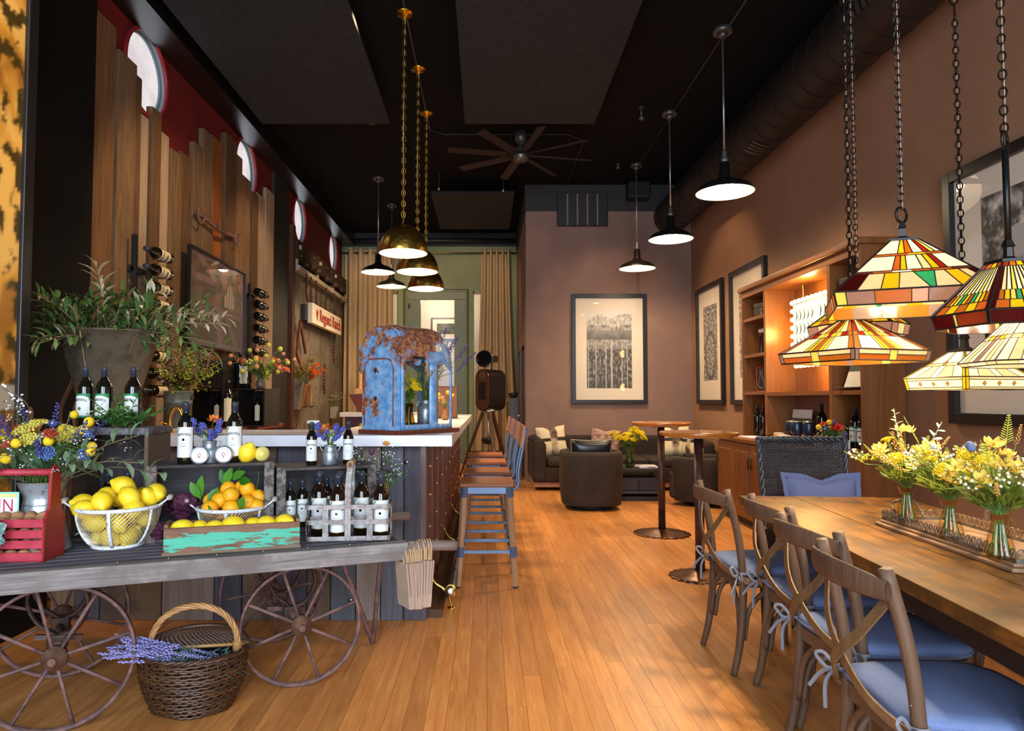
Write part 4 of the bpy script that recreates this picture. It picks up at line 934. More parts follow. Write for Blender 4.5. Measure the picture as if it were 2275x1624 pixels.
ta = thing('tractor_shell', 'rusty blue tractor hood shell with open sides standing on the bar', 'tractor shell', P0, th_+pi/2-R(0))
# local frame: x runs along the open side away from the corner, y runs along the closed end to the far side
A, B_, HH = .52, .31, .655
MB().box(-.025, A+.02, -.02, B_+.02, 0, .026).build('base_board', wood('#4a1f14', '#6e3320', 'x', .4), ta, bev=.004)
def sect(s, H_=HH, rad=.125, w=B_):          # outline across the shell: s 0..1, up one side, over the rounded top, down
    h = .026; L1 = H_-rad-h; L2 = pi/2*rad; L3_ = w-2*rad; tot = 2*L1+2*L2+L3_; q = s*tot
    if q < L1: return (0, h+q)
    q -= L1
    if q < L2: a = q/rad; return (rad-rad*cos(a), H_-rad+rad*sin(a))
    q -= L2
    if q < L3_: return (rad+q, H_)
    q -= L3_
    if q < L2: a = q/rad; return (w-rad+rad*sin(a), H_-rad+rad*cos(a))
    q -= L2; return (w, H_-rad-q)
m = MB(); xsn = [0, .012, .03, .05, .09, .21, .235, .255, .30, .33, .355, .40, .48, .50, A]; NS = 46
def hx(x): return HH-.09*max(0, (x-.36)/.16)**2-.012*max(0, 1-x/.05)
def wx(x): return B_-.09*max(0, (x-.40)/.12)**2
vsx = []
for x in xsn:
    for j in range(NS+1):
        y, z = sect(j/NS, hx(x), .125 if x < .4 else .125+.02*(x-.4)/.12, wx(x)); vsx.append(V((x, y+(B_-wx(x))/2, z)))
fcs = []
for i in range(len(xsn)-1):
    xm = (xsn[i]+xsn[i+1])/2
    for j in range(NS):
        zz = (vsx[i*(NS+1)+j].z+vsx[i*(NS+1)+j+1].z)/2
        side = j < 16 or j > NS-17
        tz = .455-.03*(abs(xm-.14)/.11)**2 if xm < .255 else .44
        if side and .07 < zz < tz and (.03 < xm < .26 or .33 < xm < .48): continue
        fcs.append((i*(NS+1)+j, i*(NS+1)+j+1, (i+1)*(NS+1)+j+1, (i+1)*(NS+1)+j))
m.add(vsx, fcs, 0, True); hood = m.build('hood', TRC, ta); sd = hood.modifiers.new('thick', 'SOLIDIFY'); sd.thickness = .012; sd.offset = -1
m = MB(); out = [sect(j/NS, hx(0)) for j in range(NS+1)]
m.add([V((.002, y, z)) for y, z in out], [tuple(range(NS+1))]); e_ = m.build('end_panel', TRC, ta); sd = e_.modifiers.new('thick', 'SOLIDIFY'); sd.thickness = .012; sd.offset = 1
pp = [(.05, .05), (.05, .40), (.07, .44), (.11, .455), (.25, .455), (.29, .42), (.29, .05)]
MB().tube([(-.006, y, z) for y, z in pp], .007, 6).build('pressed_rib', blotch('#6a3422', '#8a4c30', 20, .7), ta)
MB().tube([(-.004, .028, .04), (-.004, .03, .5)], .006, 6).build('seam', blotch('#6a3422', '#8a4c30', 20, .7), ta)
for z in (.385, .215):
    MB().lathe([(.014, 0), (.014, .004), (.024, .004), (.026, 0)], 18, T=TR(-.008, .20, z) @ MX.Rotation(-pi/2, 4, 'Y')).build('bolt_ring', TRC, ta); MB().lathe([(.001, .004), (.014, .004)], 14, T=TR(-.009, .20, z) @ MX.Rotation(-pi/2, 4, 'Y')).build('bolt_hole', blotch('#6a3422', '#8a4c30', 20, .7), ta)
hl = MB().lathe([(.001, .014), (.03, .012), (.036, .006), (.04, .008), (.042, 0)], 20, T=TR(.335, .004, .55) @ MX.Rotation(R(72), 4, 'X') @ MX.Diagonal((1.15, 1.15, 1, 1))).build('head_lamp', plain('#e0d8c4', .2, .3), ta)
MB().box(-.012, .02, B_-.02, B_+.035, .38, .545).build('hinge_plate', TRC, ta, bev=.005)
MB().prism([(.13, .455), (.20, .455), (.19, .425), (.165, .415), (.14, .425)], .012, .018).build('hanger_tab', TRC, ta)
c_ = D.objects.new('chain', None); COL.objects.link(c_); c_.parent = ta; lm_ = LINK.mesh('link', RUST)
for k in range(8): ob('link', lm_, c_, (.085+k*.023, .03, .425), (k % 2*pi/2, pi/2, 0), sca=(.7,)*3)
def inT(x, y, z=.0): return ta.matrix_basis @ V((x, y, z+.026)) if False else (TR(*P0) @ RZ(th_+pi/2) @ V((x, y, .026+z)))
gv = thing('glass_vase', 'tinted glass vase of yellow flowers inside the tractor shell', 'vase', inT(.165, .085))
MB().lathe([(.001, .004), (.045, .004), (.047, 0), (.046, .01), (.028, .10), (.026, .12), (.036, .16), (.034, .16), (.024, .12), (.044, .012), (.001, .01)], 20).build('glass_body', glass('#d8c89a'), gv)
bouquet(inT(.165, .085, .16), 'yellow button flowers and fern fronds in the tractor shell', .2, .75, [('yarrow', ('#e8c820', '#d8b010'), 11, .45, .95, .07, 1), ('fern', ('#5a7a2c', '#7d9a3c'), 9, .3, .8, .12, 1.3)], 31, ('#3f5a24', '#6d8a34'), 60, .016, .14, leafL=.05)
mc = thing('milk_can', 'small galvanized milk can inside the tractor shell', 'can', inT(.40, .15))
MB().lathe([(.05, 0), (.055, .006), (.055, .11), (.05, .13), (.034, .15), (.03, .165), (.038, .18), (.034, .18), (.026, .16), (.001, .1)], 22).build('body', ZINC, mc)
for s in (-1, 1): MB().tube(smooth_path([(s*.035, 0, .17), (s*.055, 0, .165), (s*.056, 0, .13)], 4), .005, 6).build('handle', ZINC, mc)
bouquet(inT(.40, .15, .19), 'purple lavender spikes in the small milk can', .33, .7, [('spike', ('#6a5a9a', '#4d4280'), 22, .5, 1.2, .12, 1), ('eucalypt', ('#7d8a6a', '#9aa484'), 5, .3, .55, .12, 1)], 33, ('#4a5a3a', '#6d7d54'), 40, .016, .1, (.25, .05), leafL=.05)
# wooden box at the far end of the bar
fb = thing('wine_gift_box', 'dark wooden bottle box near the far end of the bar', 'box', (-.45, 7.6, 1.093))
MB().box(-.13, .13, -.1, .1, 0, .36).build('body', wood('#3c2418', '#5c3a28', 'z', .6), fb, bev=.004); MB().box(-.13, .13, -.105, -.1, .02, .34).build('front_panel', wood('#4a2c1c', '#6a4430', 'z', .6), fb)
fv = thing('small_vase', 'small amber vase of coral flowers before the wooden bottle box', 'vase', (-.42, 7.0, 1.093))
MB().lathe([(.03, 0), (.04, .03), (.03, .1), (.035, .12), (.001, .1)], 14).build('body', plain('#8a5a30', .3), fv)
bouquet((-.42, 7.0, 1.21), 'coral and yellow flowers before the wooden bottle box', .2, 1.0, [('rose', ('#c8906c', '#d8a888'), 5, .4, .9, .07, 1), ('ball', ('#c8a030',), 5, .4, .9, .04, 1)], 35, nleaf=20, mouth=.012, down=.05)

# ---------------------------------------------------------------- the hopper with olive branches on the bar end
HOP = blotch('#54493a', '#6e6250', 6, .5, .55, c3='#6d6250')
hp = thing('metal_hopper', 'large tapered dark metal hopper holding the olive branches', 'planter', (-2.36, 4.26, 1.094))
m = MB(); prof = [(.115, 0), (.12, .02), (.31, .62), (.322, .625), (.318, .635), (.30, .61), (.11, .03)]
m.grid(lambda u, v: (lambda i: (lambda r_, z, a: V((r_*cos(a)*(1.0), r_*.72*sin(a), z+(.06*max(0, -cos(a))**2*(z/.62) if z > .3 else 0))))(prof[i][0], prof[i][1], 2*pi*u))(round(v*6)), 40, 7, closed_u=True)
m.build('body', HOP, hp); MB().lathe([(.001, .02), (.12, .02)], 24, sy=.72).build('bottom', HOP, hp)
for a in (pi*.72, pi*1.45): MB().tube([(.125*cos(a), .125*.72*sin(a), .02), (.318*cos(a), .318*.72*sin(a), .62)], .006, 6).build('seam', HOP, hp)
sp_ = thing('curved_shaft', 'two curved old wooden shafts leaning behind the hopper', 'tool', (-2.66, 4.32, 1.094))
for i, x in enumerate((-.02, .07)): MB().tube(smooth_path([(x, 0, 0), (x-.02, .02, .15), (x+.05, .03, .34), (x+.09, .05, .5)], 5), [.02]*16, 8, flat=.5).build('shaft', wood('#3a2418', '#5a3826', 'z', .6), sp_)
ol = thing('olive_branches', 'olive branches with silvery leaves and black olives in the metal hopper', 'plant', (-2.36, 4.26, 1.71))
r = random.Random(21); cnt = [300]; OLM = [leafmat('#3e5e30', '#6c8c50'), leafmat('#aeaa8e', '#d6d2b8')]
dirs = []
for i in range(34):
    a = r.uniform(-pi, pi); el = r.uniform(-.05, .9) if i > 4 else r.uniform(.7, 1.2)
    dirs.append((V((cos(a)*cos(el)*1.25, sin(a)*cos(el)*.7, sin(el)))).normalized())
dirs[:6] = [V((-.55, -.2, .85)), V((.05, -.3, .75)), V((.9, -.35, .1)), V((-.95, -.2, .35)), V((1.0, -.3, -.18)), V((.55, -.4, .5))]
dirs.sort(key=lambda d: d.y)
for i, d in enumerate(dirs):
    L = r.uniform(.36, .56)*(1.2 if abs(d.x) > .8 else 1); b = V((d.x*.14, d.y*.1, -.12 if False else -.05)); pale = i % 4 == 1
    leafy(ol, b, d.normalized(), L, 20, r.uniform(.09, .125), .026, (OLM[1], OLM[1]) if pale else (OLM[0], OLM[0] if r.random() < .75 else OLM[1]), r, .1, cnt)
m = MB()
OLV = MB().ell((0, 0, 0), (.5, .5, .7), 8, 6).mesh('olive', plain('#1c1216', .25))
for i in range(26):
    d = dirs[r.randrange(len(dirs))]; ob('olive', OLV, ol, d.normalized()*r.uniform(.2, .46)+V((r.uniform(-.04, .04), -.03, r.uniform(-.05, .03))), (r.uniform(0, 1), r.uniform(0, 1), 0), sca=(.017,)*3)
for i in range(26):
    x = r.uniform(-.22, .24); MB().tube(smooth_path([(x*.6, r.uniform(-.12, .12), -.4), (x, r.uniform(-.15, .12), -.05), (x*1.5+.02, r.uniform(-.2, .1), .16)], 4), .004, 5).build('stem', wood('#5a4a34', '#8a7650', 'z', .8), ol)
m = MB()
for i in range(620):
    a = r.uniform(0, 2*pi); rr = sqrt(r.random()); b = V((rr*.36*cos(a), rr*.22*sin(a), r.uniform(-.06, .26)*(1.2-rr*.6))); d = V((r.uniform(-1, 1), r.uniform(-1, 1), r.uniform(-.3, .8))).normalized()
    m.leaf(b, b+d*r.uniform(.07, .11), .024)
m.build('inner_foliage', leafmat('#365028', '#58743e'), ol, kind='stuff')
# photo camera on its tripod, pedestal and paper flowers
cm_ = thing('tripod_camera', 'dark rounded photo booth camera with a round lamp on wooden tripod', 'camera', (.033, 10.3, 0), R(-35)); cm_.scale = (1.1, 1.1, 1.04)
DB = wood('#0e0807', '#1c110d', 'x', .35, .8, .1, .1)
def stad(w, h): return [(w*cos(a)*.5, h/2-w/2+w/2*sin(a)) for a in [pi*i/12 for i in range(13)]]+[(w*cos(a)*.5, -h/2+w/2+w/2*sin(a)) for a in [pi+pi*i/12 for i in range(13)]]
MB().prism(stad(.225, .60), -.14, .26, TR(0, 0, 1.39) @ RZ(0), 0, True).build('case', DB, cm_)
MB().prism(stad(.21, .56), -.146, -.139, TR(0, 0, 1.39)).build('face_plate', wood('#2c1710', '#442418', 'z', .4), cm_)
MB().tube([(x, -.146, z+1.39) for x, z in stad(.215, .57)], .004, 5, True).build('trim_ring', plain('#8a5c38', .3, .8), cm_)
MB().box(-.055, .055, -.152, -.146, 1.26, 1.5).build('screen', plain('#060608', .1), cm_)
MB().tube(arc((0, -.148, 1.60), .034, 0, 2*pi, 20), .004, 5, True).build('lens_ring', plain('#b0a48c', .3, .8), cm_)
lh = MB().lathe([(.03, .09), (.05, .06), (.115, .0), (.12, -.01)], 24, T=TR(-.03, -.06, 1.845) @ RZ(R(10)) @ MX.Rotation(pi/2, 4, 'X') @ MX.Diagonal((1, 1, -1, 1)), cap=False).build('lamp_dish', plain('#0e0d10', .4), cm_)
MB().tube(arc((-.03, -.05, 1.845), .12, 0, 2*pi, 26, (cos(R(10)), sin(R(10)), 0)), .005, 5, True).build('dish_rim', plain('#8a827c', .3, .7), lh)
MB().lathe([(.001, 0), (.11, 0)], 20, T=TR(-.03, -.045, 1.845) @ RZ(R(10)) @ MX.Rotation(pi/2, 4, 'X')).build('dish_face', plain('#0a0a12', .3), lh)
MB().box(-.05, .05, .02, .16, 1.80, 1.89).tube([(0, .08, 1.68), (0, .08, 1.8)], .008, 6).tube([(0, .16, 1.87), (0, .2, 1.87)], .03, 8).build('lamp_body', BLACK, cm_)
for a in (R(200), R(320), R(80)):
    d = V((cos(a), sin(a), 0)); MB().bar(d*.07+V((0, 0, 1.1)), d*.30+V((0, 0, .45)), .05, .03).build('leg', wood('#3a2014', '#54301f', 'z', .5), cm_)
    MB().bar(d*.27+V((0, 0, .52)), d*.45+V((0, 0, .0)), .03, .025).build('leg_extension', wood('#3a2014', '#54301f', 'z', .5), cm_); MB().bar(V((0, 0, .5)), d*.27+V((0, 0, .5)), .03, .02).build('brace', wood('#3a2014', '#54301f', 'z', .5), cm_)
MB().lathe([(.09, 1.06), (.1, 1.08), (.1, 1.11), (.05, 1.12)], 16).tube([(0, 0, .45), (0, 0, 1.08)], .012, 8).build('head', STEEL, cm_)
MB().lathe([(.001, .6), (.08, .62), (.1, .69), (.095, .7), (.07, .63), (.001, .61)], 16).build('bowl', plain('#2a2826', .3, .6), cm_)
gp = thing('grey_pedestal', 'narrow grey pedestal with black top behind the tripod', 'pedestal', (.45, 11.3, 0))
MB().box(-.07, .07, -.07, .07, 0, 1.33).build('column', plain('#4a4d50', .6), gp); MB().lathe([(.06, 1.33), (.085, 1.40), (.085, 1.42), (.001, 1.42)], 16).build('top_dish', BLACK, gp)
pf = thing('paper_flowers', 'three pale pink paper flowers beside the tripod camera', 'flowers', (.27, 10.6, 0))
for (px, py) in ((1113, 865), (1107, 882), (1121, 889)):
    q = atY(px, py, 10.6)-V((.27, 10.6, 0)); ob('bloom', flower('rose', ('#b8948c', '#a88478')), pf, q, (pi/2, 0, 0), sca=(.12,)*3)
    MB().tube(smooth_path([q, q+V((.0, .05, -.3)), (q.x*.2, .03, .3)], 4), .004, 5).build('stem', leafmat('#4a4a34'), pf)
MB().lathe([(.06, 0), (.07, .02), (.045, .38), (.05, .4), (.001, .3)], 16).build('floor_vase', plain('#2c2420', .4), pf)
# ================================================================ the old luggage cart
CO, CA = V((-.345, 3.06, 0)), R(21.5)
CU, CN = V((cos(CA), sin(CA), 0)), V((-sin(CA), cos(CA), 0)); ZB = .662
def ct(s, t, z=ZB): return CO+CU*s+CN*t+V((0, 0, z))
def cst(px, t): q = (px-PX)/F; b = CO+CN*t; return (q*b.y-b.x)/(CU.x-q*CU.y)
GX = wood('#464040', '#a89e98', 'x', .8, 1.0, .15, .6, dark='#6c625c'); GX2 = wood('#38343a', '#6a646a', 'x', .8, 1.0, .2, .6)
cart = thing('luggage_cart', 'old grey wooden slatted cart on rusty spoked iron wheels', 'cart', CO, CA)
MB().box(-2.05, -.0, 0, .062, .59, .667).build('rail', GX, cart, bev=.004)
MB().box(-2.05, -.02, .79, .85, .59, .667).build('rail', GX, cart, bev=.004)
for k in range(11): MB().box(-2.04, -.10, .075+k*.0655, .075+k*.0655+.047, .637, ZB).build('slat', GX2, cart, bev=.003, seg=1)
for s in (-1.9, -1.35, -.75, -.2): MB().box(s-.03, s+.03, .06, .79, .597, .637).build('cross_bar', GX2, cart)
MB().box(-.10, -.03, .06, .8, .645, ZB+.003).build('end_plate', wood('#3c3230', '#5c504c', 'y', .7), cart)
m = MB()
for k in range(5): m.ell((-.065, .1+k*.16, ZB+.004), .007, 6, 4)
for k in range(6): m.ell((-.25-k*.18, .05, .668), .005, 6, 4)
m.build('nails', STEEL, cart)
HW = wood('#54443c', '#8a756a', 'x', .7, 1, .1, .4)
MB().tube(smooth_path([(-.06, .031, .632), (.0, .031, .636), (.12, .035, .638), (.235, .03, .63)], 5), [.029]*5+[.028]*5+[.024]*5+[.023], 12).build('handle', HW, cart)
MB().tube(smooth_path([(-.4, .82, .63), (-.05, .82, .645), (.1, .81, .648), (.22, .80, .645)], 5), [.03]*5+[.03]*5+[.026]*5+[.024], 12).build('handle', HW, cart)
def cl(x, y): d = V((x, y, 0))-CO; return d.dot(CU), d.dot(CN)
def wheel(x, y, r, ph):
    s, t = cl(x, y); n = 48
    w = MB().lathe([(r-.012, -.014), (r, -.016), (r, .016), (r-.012, .014), (r-.012, -.014)], n, (0, 0, 0), T=MX.Rotation(pi/2, 4, 'X'), cap=False).build('wheel', RUST, cart, (s, t, r))
    for k in range(8):
        a = ph+k*pi/4; sp = MB().tube([(.02*cos(a), 0, .02*sin(a)), ((r-.01)*cos(a), 0, (r-.01)*sin(a))], .0075, 7).build('spoke', RUST, w)
    MB().lathe([(.012, -.06), (.018, -.055), (.02, -.04), (.03, -.038), (.034, -.02), (.046, -.016), (.046, .016), (.034, .02), (.03, .06)], 20, T=MX.Rotation(pi/2, 4, 'X') @ MX.Diagonal((1, 1, -1, 1))).build('hub', blotch('#5c4034', '#7d5a46', 20, .55, .4), w)
    return s, t, r
ws = [wheel(-1.695, 2.73, .286, .25), wheel(-.845, 3.17, .27, .32), wheel(-2.0, 3.27, .286, .5), wheel(-1.156, 3.74, .27, .1)]
for a, b in ((ws[0], ws[2]), (ws[1], ws[3])):
    MB().tube([(a[0], a[1]+.04, a[2]), (b[0], b[1]-.04, b[2])], .016, 8).build('axle', RUST, cart)
    for f in (.3, .72):
        p = V((a[0]+(b[0]-a[0])*f, a[1]+(b[1]-a[1])*f, a[2])); MB().cb(p+V((0, 0, .01)), (.075, .05, .06)).build('axle_block', IRON, cart, bev=.008)
        MB().tube(smooth_path([p+V((0, 0, .03)), p+V((.07, 0, .06)), p+V((.11, 0, .16)), p+V((.06, 0, .27)), p+V((-.03, 0, .305))], 6), .02, 8, flat=.55).build('spring', IRON, cart)
        MB().tube(smooth_path([p+V((-.0, 0, .03)), p+V((-.08, 0, .1)), p+V((-.11, 0, .2)), p+V((-.05, 0, .30))], 6), .016, 8, flat=.55).build('spring', IRON, cart)
        MB().cb(p+V((-.02, 0, .312)), (.22, .06, .012)).build('spring_plate', STEEL if f < .5 else IRON, cart)
    q = V((a[0]+(b[0]-a[0])*.5, a[1]+(b[1]-a[1])*.5, a[2]-.02)); MB().cb(q, (.03, .22, .03)).build('clamp', RUST, cart); MB().bar(q+V((-.09, 0, .02)), q+V((.09, 0, .0)), .02, .02).build('clamp_arm', RUST, cart)
ft = cl(-.60, 3.68)
for s, t, z in ((ft[0]+.05, ft[1], .6), (ft[0]-.22, ft[1], .6)): MB().tube([(s, t, z), (ft[0], ft[1], .012)], .013, 8).build('leg', RUST, cart)
# ---------------------------------------------------------------- fruit
def fruit(kind, c1, c2, rough):
    m = MB()
    if kind == 'lemon': m.lathe([(.001, -.046), (.008, -.043), (.011, -.038), (.022, -.029), (.031, -.014), (.033, 0), (.031, .014), (.022, .028), (.012, .036), (.008, .042), (.001, .044)], 18)
    else: m.lathe([(.001, -.031), (.006, -.032), (.018, -.028), (.03, -.014), (.034, 0), (.031, .014), (.02, .027), (.006, .031), (.003, .029), (.001, .029)], 18)
    return m.mesh(kind, blotch(c1, c2, 60, rough, 0, .3, .7, bump=.5))
LEM = fruit('lemon', '#f0c416', '#f6d838', .38); ORA = fruit('orange', '#f09a10', '#f6b422', .4); PAL = fruit('lemon', '#e6d468', '#eadc84', .45)
rf = random.Random(11)
def put_fruit(me, name, p, label, cat, group, s=1.0, rot=None):
    o = ob(name, me, None, p, rot or (rf.uniform(.6, 2.4), rf.uniform(-.5, .5), rf.uniform(0, 6)), sca=(s,)*3); tag(o, label, cat, group); return o
# ---------------------------------------------------------------- wire baskets
WIREW = blotch('#d6d6d8', '#e6e6e8', 30, .45, 0, .3, .6, c3='#6a5a50'); WIRE = plain('#c9c0a8', .4, .4)
def wire_basket(label, c, r, rb, h, rz, ext=.04):
    t = thing('wire_basket', label, 'basket', c, rz)
    prof = lambda f: rb+(r-rb)*(1-(1-f)**2.0)**.8
    MB().tube([(r*cos(a), r*sin(a), h) for a in [2*pi*i/48 for i in range(48)]], .009, 8, True).build('rim', WIREW, t)
    MB().tube([(rb*cos(a), rb*sin(a), .009) for a in [2*pi*i/36 for i in range(36)]], .009, 8, True).build('base_ring', WIREW, t)
    for k in range(6):
        a = 2*pi*(k+.5)/6; MB().tube([(prof(f)*cos(a)*1.012, prof(f)*sin(a)*1.012, .008+(h-.008)*f) for f in [i/8 for i in range(9)]], .0085, 6, flat=.45).build('strap', WIREW, t)
    m = MB(); n = 60
    for sgn in (1, -1):
        for k in range(n): m.tube([(prof(f)*cos(2*pi*k/n+sgn*f*1.0), prof(f)*sin(2*pi*k/n+sgn*f*1.0), .01+(h-.01)*f) for f in [i/7 for i in range(8)]], .0012, 3)
    m.build('wire_mesh', WIRE, t, kind='stuff')
    for s in (-1, 1):
        m = MB()
        for q in (-1, 1): m.tube([(s*r*.98, q*.045, h), (s*(r+ext), q*.04, h+.035)], .004, 6)
        m.build('handle_wire', WIREW, t)
        MB().lathe([(.011, -.042), (.012, 0), (.011, .042)], 12, T=TR(s*(r+ext), 0, h+.035) @ MX.Rotation(pi/2, 4, 'X')).build('handle_grip', wood('#8a7a6c', '#b0a294', 'y', .6), t)
    return prof
lb = onz(246, 1219, ZB)+V((0, .06, 0)); lr, lh_ = .168, .172
wire_basket('white wire basket heaped with lemons beside the red tote', lb, lr, .098, lh_, R(15))
LI = list(range(12))
for (x, y, z, w) in ((-.135, -.04, .19, 0), (-.055, .0, .215, 0), (-.03, -.085, .205, 0), (.02, -.005, .262, 1), (.075, -.06, .22, 0), (.12, .02, .21, 0), (.14, .045, .225, 0), (-.06, .09, .2, 0), (.05, .1, .2, 0), (.0, .05, .2, 0), (.10, -.07, .17, 0), (-.10, -.09, .17, 0)):
    put_fruit(LEM, 'lemon', lb+V((x, y, z)), ('lemon at the front of the heap beside the red tote', 'lemon behind the front ones in the heap by the tote', 'lemon lying lengthwise at the front middle of the wire basket heap', 'lemon crowning the heap in the white wire basket', 'lemon at the front of the heap nearer the purple cabbage', 'lemon behind the front ones nearer the purple cabbage', 'lemon farthest along the heap under the basket grip by the crate', 'lemon at the back of the heap under the leaves', 'lemon at the back of the heap before the dark bottles', 'lemon in the middle below the crowning lemon', 'lemon peeping over the rim near the purple cabbage', 'lemon peeping over the rim near the red tote')[LI.pop(0)], 'lemon', 'lemons heaped above the wire basket rim', 1.28)
for k in range(13):
    a = k*2.4; rr = (.03, .085, .09)[k % 3] if k > 6 else .055+.012*(k % 3); z = .05 if k < 6 else .115
    if k >= 6: rr = .105
    put_fruit(LEM, 'lemon', lb+V((rr*cos(a), rr*sin(a), z)), 'lemon seen through the mesh of the white wire basket', 'lemon', 'lemons inside the wire basket', 1.2)
obp = onz(512, 1192, ZB)+V((0, .02, 0)); 
wire_basket('white wire basket heaped with oranges behind the teal painted box', obp, .155, .085, .135, R(10))
OL = ['orange between the two large leaves at the basket end', 'orange in the front row beside the large leaves', 'orange in the middle of the front of the heap', 'orange at the top of the heap under the upright leaves', 'orange at the top of the heap nearer the bottles', 'orange at the very back of the heap', 'orange in the front row nearer the bottles', 'orange at the heap end by the crate cleat', 'orange low at the basket rim by the large leaves', 'orange low at the front basket rim', 'orange low at the basket rim by the bottles', 'orange at the back of the heap by the purple cabbage']
for (x, y, z) in ((-.10, .0, .165), (-.045, -.04, .17), (.01, -.05, .195), (-.03, .02, .215), (.06, .02, .215), (.03, .05, .22), (.085, -.045, .16), (.11, .03, .175), (-.07, -.09, .14), (.03, -.1, .145), (.12, -.03, .14), (-.1, .06, .17)):
    put_fruit(ORA, 'orange', obp+V((x, y, z)), OL.pop(0), 'orange', 'oranges heaped in the wire basket', 1.15)
for k in range(7): put_fruit(ORA, 'orange', obp+V((.075*cos(k*.9), .075*sin(k*.9), .055+.03*(k % 2))), 'small orange low inside the white wire basket', 'orange', 'oranges inside the wire basket', 1.05)
lf = thing('citrus_leaves', 'glossy citrus leaves on twigs among the oranges', 'leaves', obp+V((0, 0, .2)))
CIT = leafmat('#2f6a1c', '#5c9a30', .3, .35)
for (a, b) in (((-.14, -.03, -.03), (-.12, -.06, .09)), ((-.13, -.05, -.02), (-.17, -.07, .06)), ((-.05, .03, .02), (-.01, .02, .12)), ((-.02, .03, .06), (.06, .0, .1)), ((-.06, -.02, .03), (-.1, -.04, -.05)), ((.02, .02, .05), (.09, -.02, .06)), ((-.08, -.1, -.07), (-.04, -.15, -.05)), ((.07, -.1, -.06), (.1, -.13, .0)), ((-.04, .04, .02), (-.07, .03, .11))):
    MB().leaf(a, b, .042, (0, -1, .3)).build('leaf', CIT, lf)
MB().tube(smooth_path([(-.05, .03, 0), (-.02, .03, .07), (.03, .02, .12)], 4), .002, 5).tube(smooth_path([(.1, .02, 0), (.12, .0, .06), (.12, 0, .1)], 4), .002, 5).build('twig', CIT, lf)
# ---------------------------------------------------------------- teal painted box of lemons
TEAL = NT('worn_teal_paint'); co = TEAL.coord((1.5, 8, 11), False); n1 = TEAL.noise(co, 3.2, 6, .66, .5); sp = TEAL.n('ShaderNodeSeparateXYZ'); TEAL.l(TEAL.coord((1, 1, 1), False), sp.inputs[0])
zz = TEAL.math('ABSOLUTE', TEAL.math('SUBTRACT', sp.outputs[2], .05)); mk = TEAL.ramp(TEAL.math('ADD', TEAL.math('SUBTRACT', n1, TEAL.math('MULTIPLY', zz, 4.6)), TEAL.math('MULTIPLY_ADD', TEAL.noise(TEAL.coord((6, 30, 60), False), 3.0, 4, .7), .22, -.11)), [(.375, 0.0), (.40, 1.0)])
g = TEAL.noise(TEAL.coord((2, 20, 20), False), 3, 4); wd_ = TEAL.ramp(g, [(.3, C('#5a3c2a')), (.7, C('#8a6248'))])
TEAL.bsdf(TEAL.mix(mk, wd_, TEAL.mix(g, C('#3a9a80'), C('#5cb496'))), .6, 0, .3, bump=mk, bs=.3, bd=.003); TEAL = TEAL.m
a_, b_ = onz(362, 1237, ZB), onz(666, 1217, ZB); d_ = b_-a_; ang = atan2(d_.y, d_.x); L_ = d_.length
tb = thing('teal_box', 'long narrow wooden box with worn teal paint holding lemons', 'box', a_, ang); BXB = wood('#5e4332', '#8a6850', 'x', .7, .9, .1, .4)
MB().box(0, L_, 0, .014, .004, .112).build('front_board', TEAL, tb, bev=.002, seg=1); MB().box(0, L_, .136, .15, .004, .118).build('rear_board', BXB, tb, bev=.002, seg=1)
MB().box(0, .016, .0141, .1359, .014, .125).build('end_board', BXB, tb, bev=.002, seg=1); MB().box(L_-.016, L_, .0141, .1359, .014, .125).build('end_board', BXB, tb, bev=.002, seg=1)
MB().box(-.006, L_+.004, -.004, .155, -.0, .013).build('bottom_board', wood('#7a5c46', '#a0826a', 'x', .7), tb, bev=.002, seg=1)
TB = TR(*a_) @ RZ(ang)
for i, (x, y, s) in enumerate(((.065, .07, 1.35), (.13, .09, 1.1), (.19, .06, 1.15), (.265, .07, 1.5), (.345, .09, 1.1), (.40, .065, 1.3), (.475, .08, 1.35))):
    put_fruit(LEM, 'lemon', TB @ V((x, y, .092 if s > 1.2 else .09)), 'large lemon rising above the teal painted box' if s > 1.2 else 'smaller lemon low between others in the teal painted box', 'lemon', 'lemons in the teal box', s, (pi/2+rf.uniform(-.3, .3), 0, rf.uniform(1, 2.2)))
    if i % 2 == 0: put_fruit(LEM, 'lemon', TB @ V((x+.03, .075, .045)), 'lemon at the bottom of the teal painted box', 'lemon', 'lemons at the bottom of the teal box', .9)
# ---------------------------------------------------------------- crates
CRW = wood('#38302e', '#6a5c54', 'x', .8, .9, .25, .6, dark='#2c2a30'); CRE = blotch('#4a423e', '#7d746c', 40, .85, bump=.8)
def wcrate(label, s0, s1, t0, d, z, h):
    o = ct(s0, t0, z); t = thing('wooden_crate', label, 'crate', o, CA); w = s1-s0; th = .014
    MB().box(0, w, 0, d, h-th, h).build('top_board', CRW, t, bev=.003, seg=1); MB().box(0, w, 0, d, 0, th).build('bottom_board', CRW, t, bev=.003, seg=1)
    for sx in (0, w-.045): MB().box(sx+.0, sx+.045, -.004, .02, .0, h+.002).build('end_cleat', CRE, t, bev=.003, seg=1)
    for sx in (0, w-.02): MB().box(sx, sx+.02, .02, d, th, h-th).build('end_board', CRW, t)
    for k in range(2): MB().box(.02, w-.02, d-.014, d, th+(h-2*th)*k/2+.002, th+(h-2*th)*(k+1)/2-.003).build('back_board', wood('#3c3a40', '#625c5c', 'x', .8, .9, .15, .6), t)
    return t
s0, s1 = cst(328, .42), cst(612, .42); wcrate('wide grey wooden crate on its side behind the oranges', s0, s1, .42, .28, ZB, .343); c1z = ZB+.343; C1 = (s0, s1)
s0, s1 = -.53, cst(838, .45); wcrate('lower grey wooden crate on its side behind the bottle carrier', s0, s1, .45, .28, ZB, .31); c2z = ZB+.31
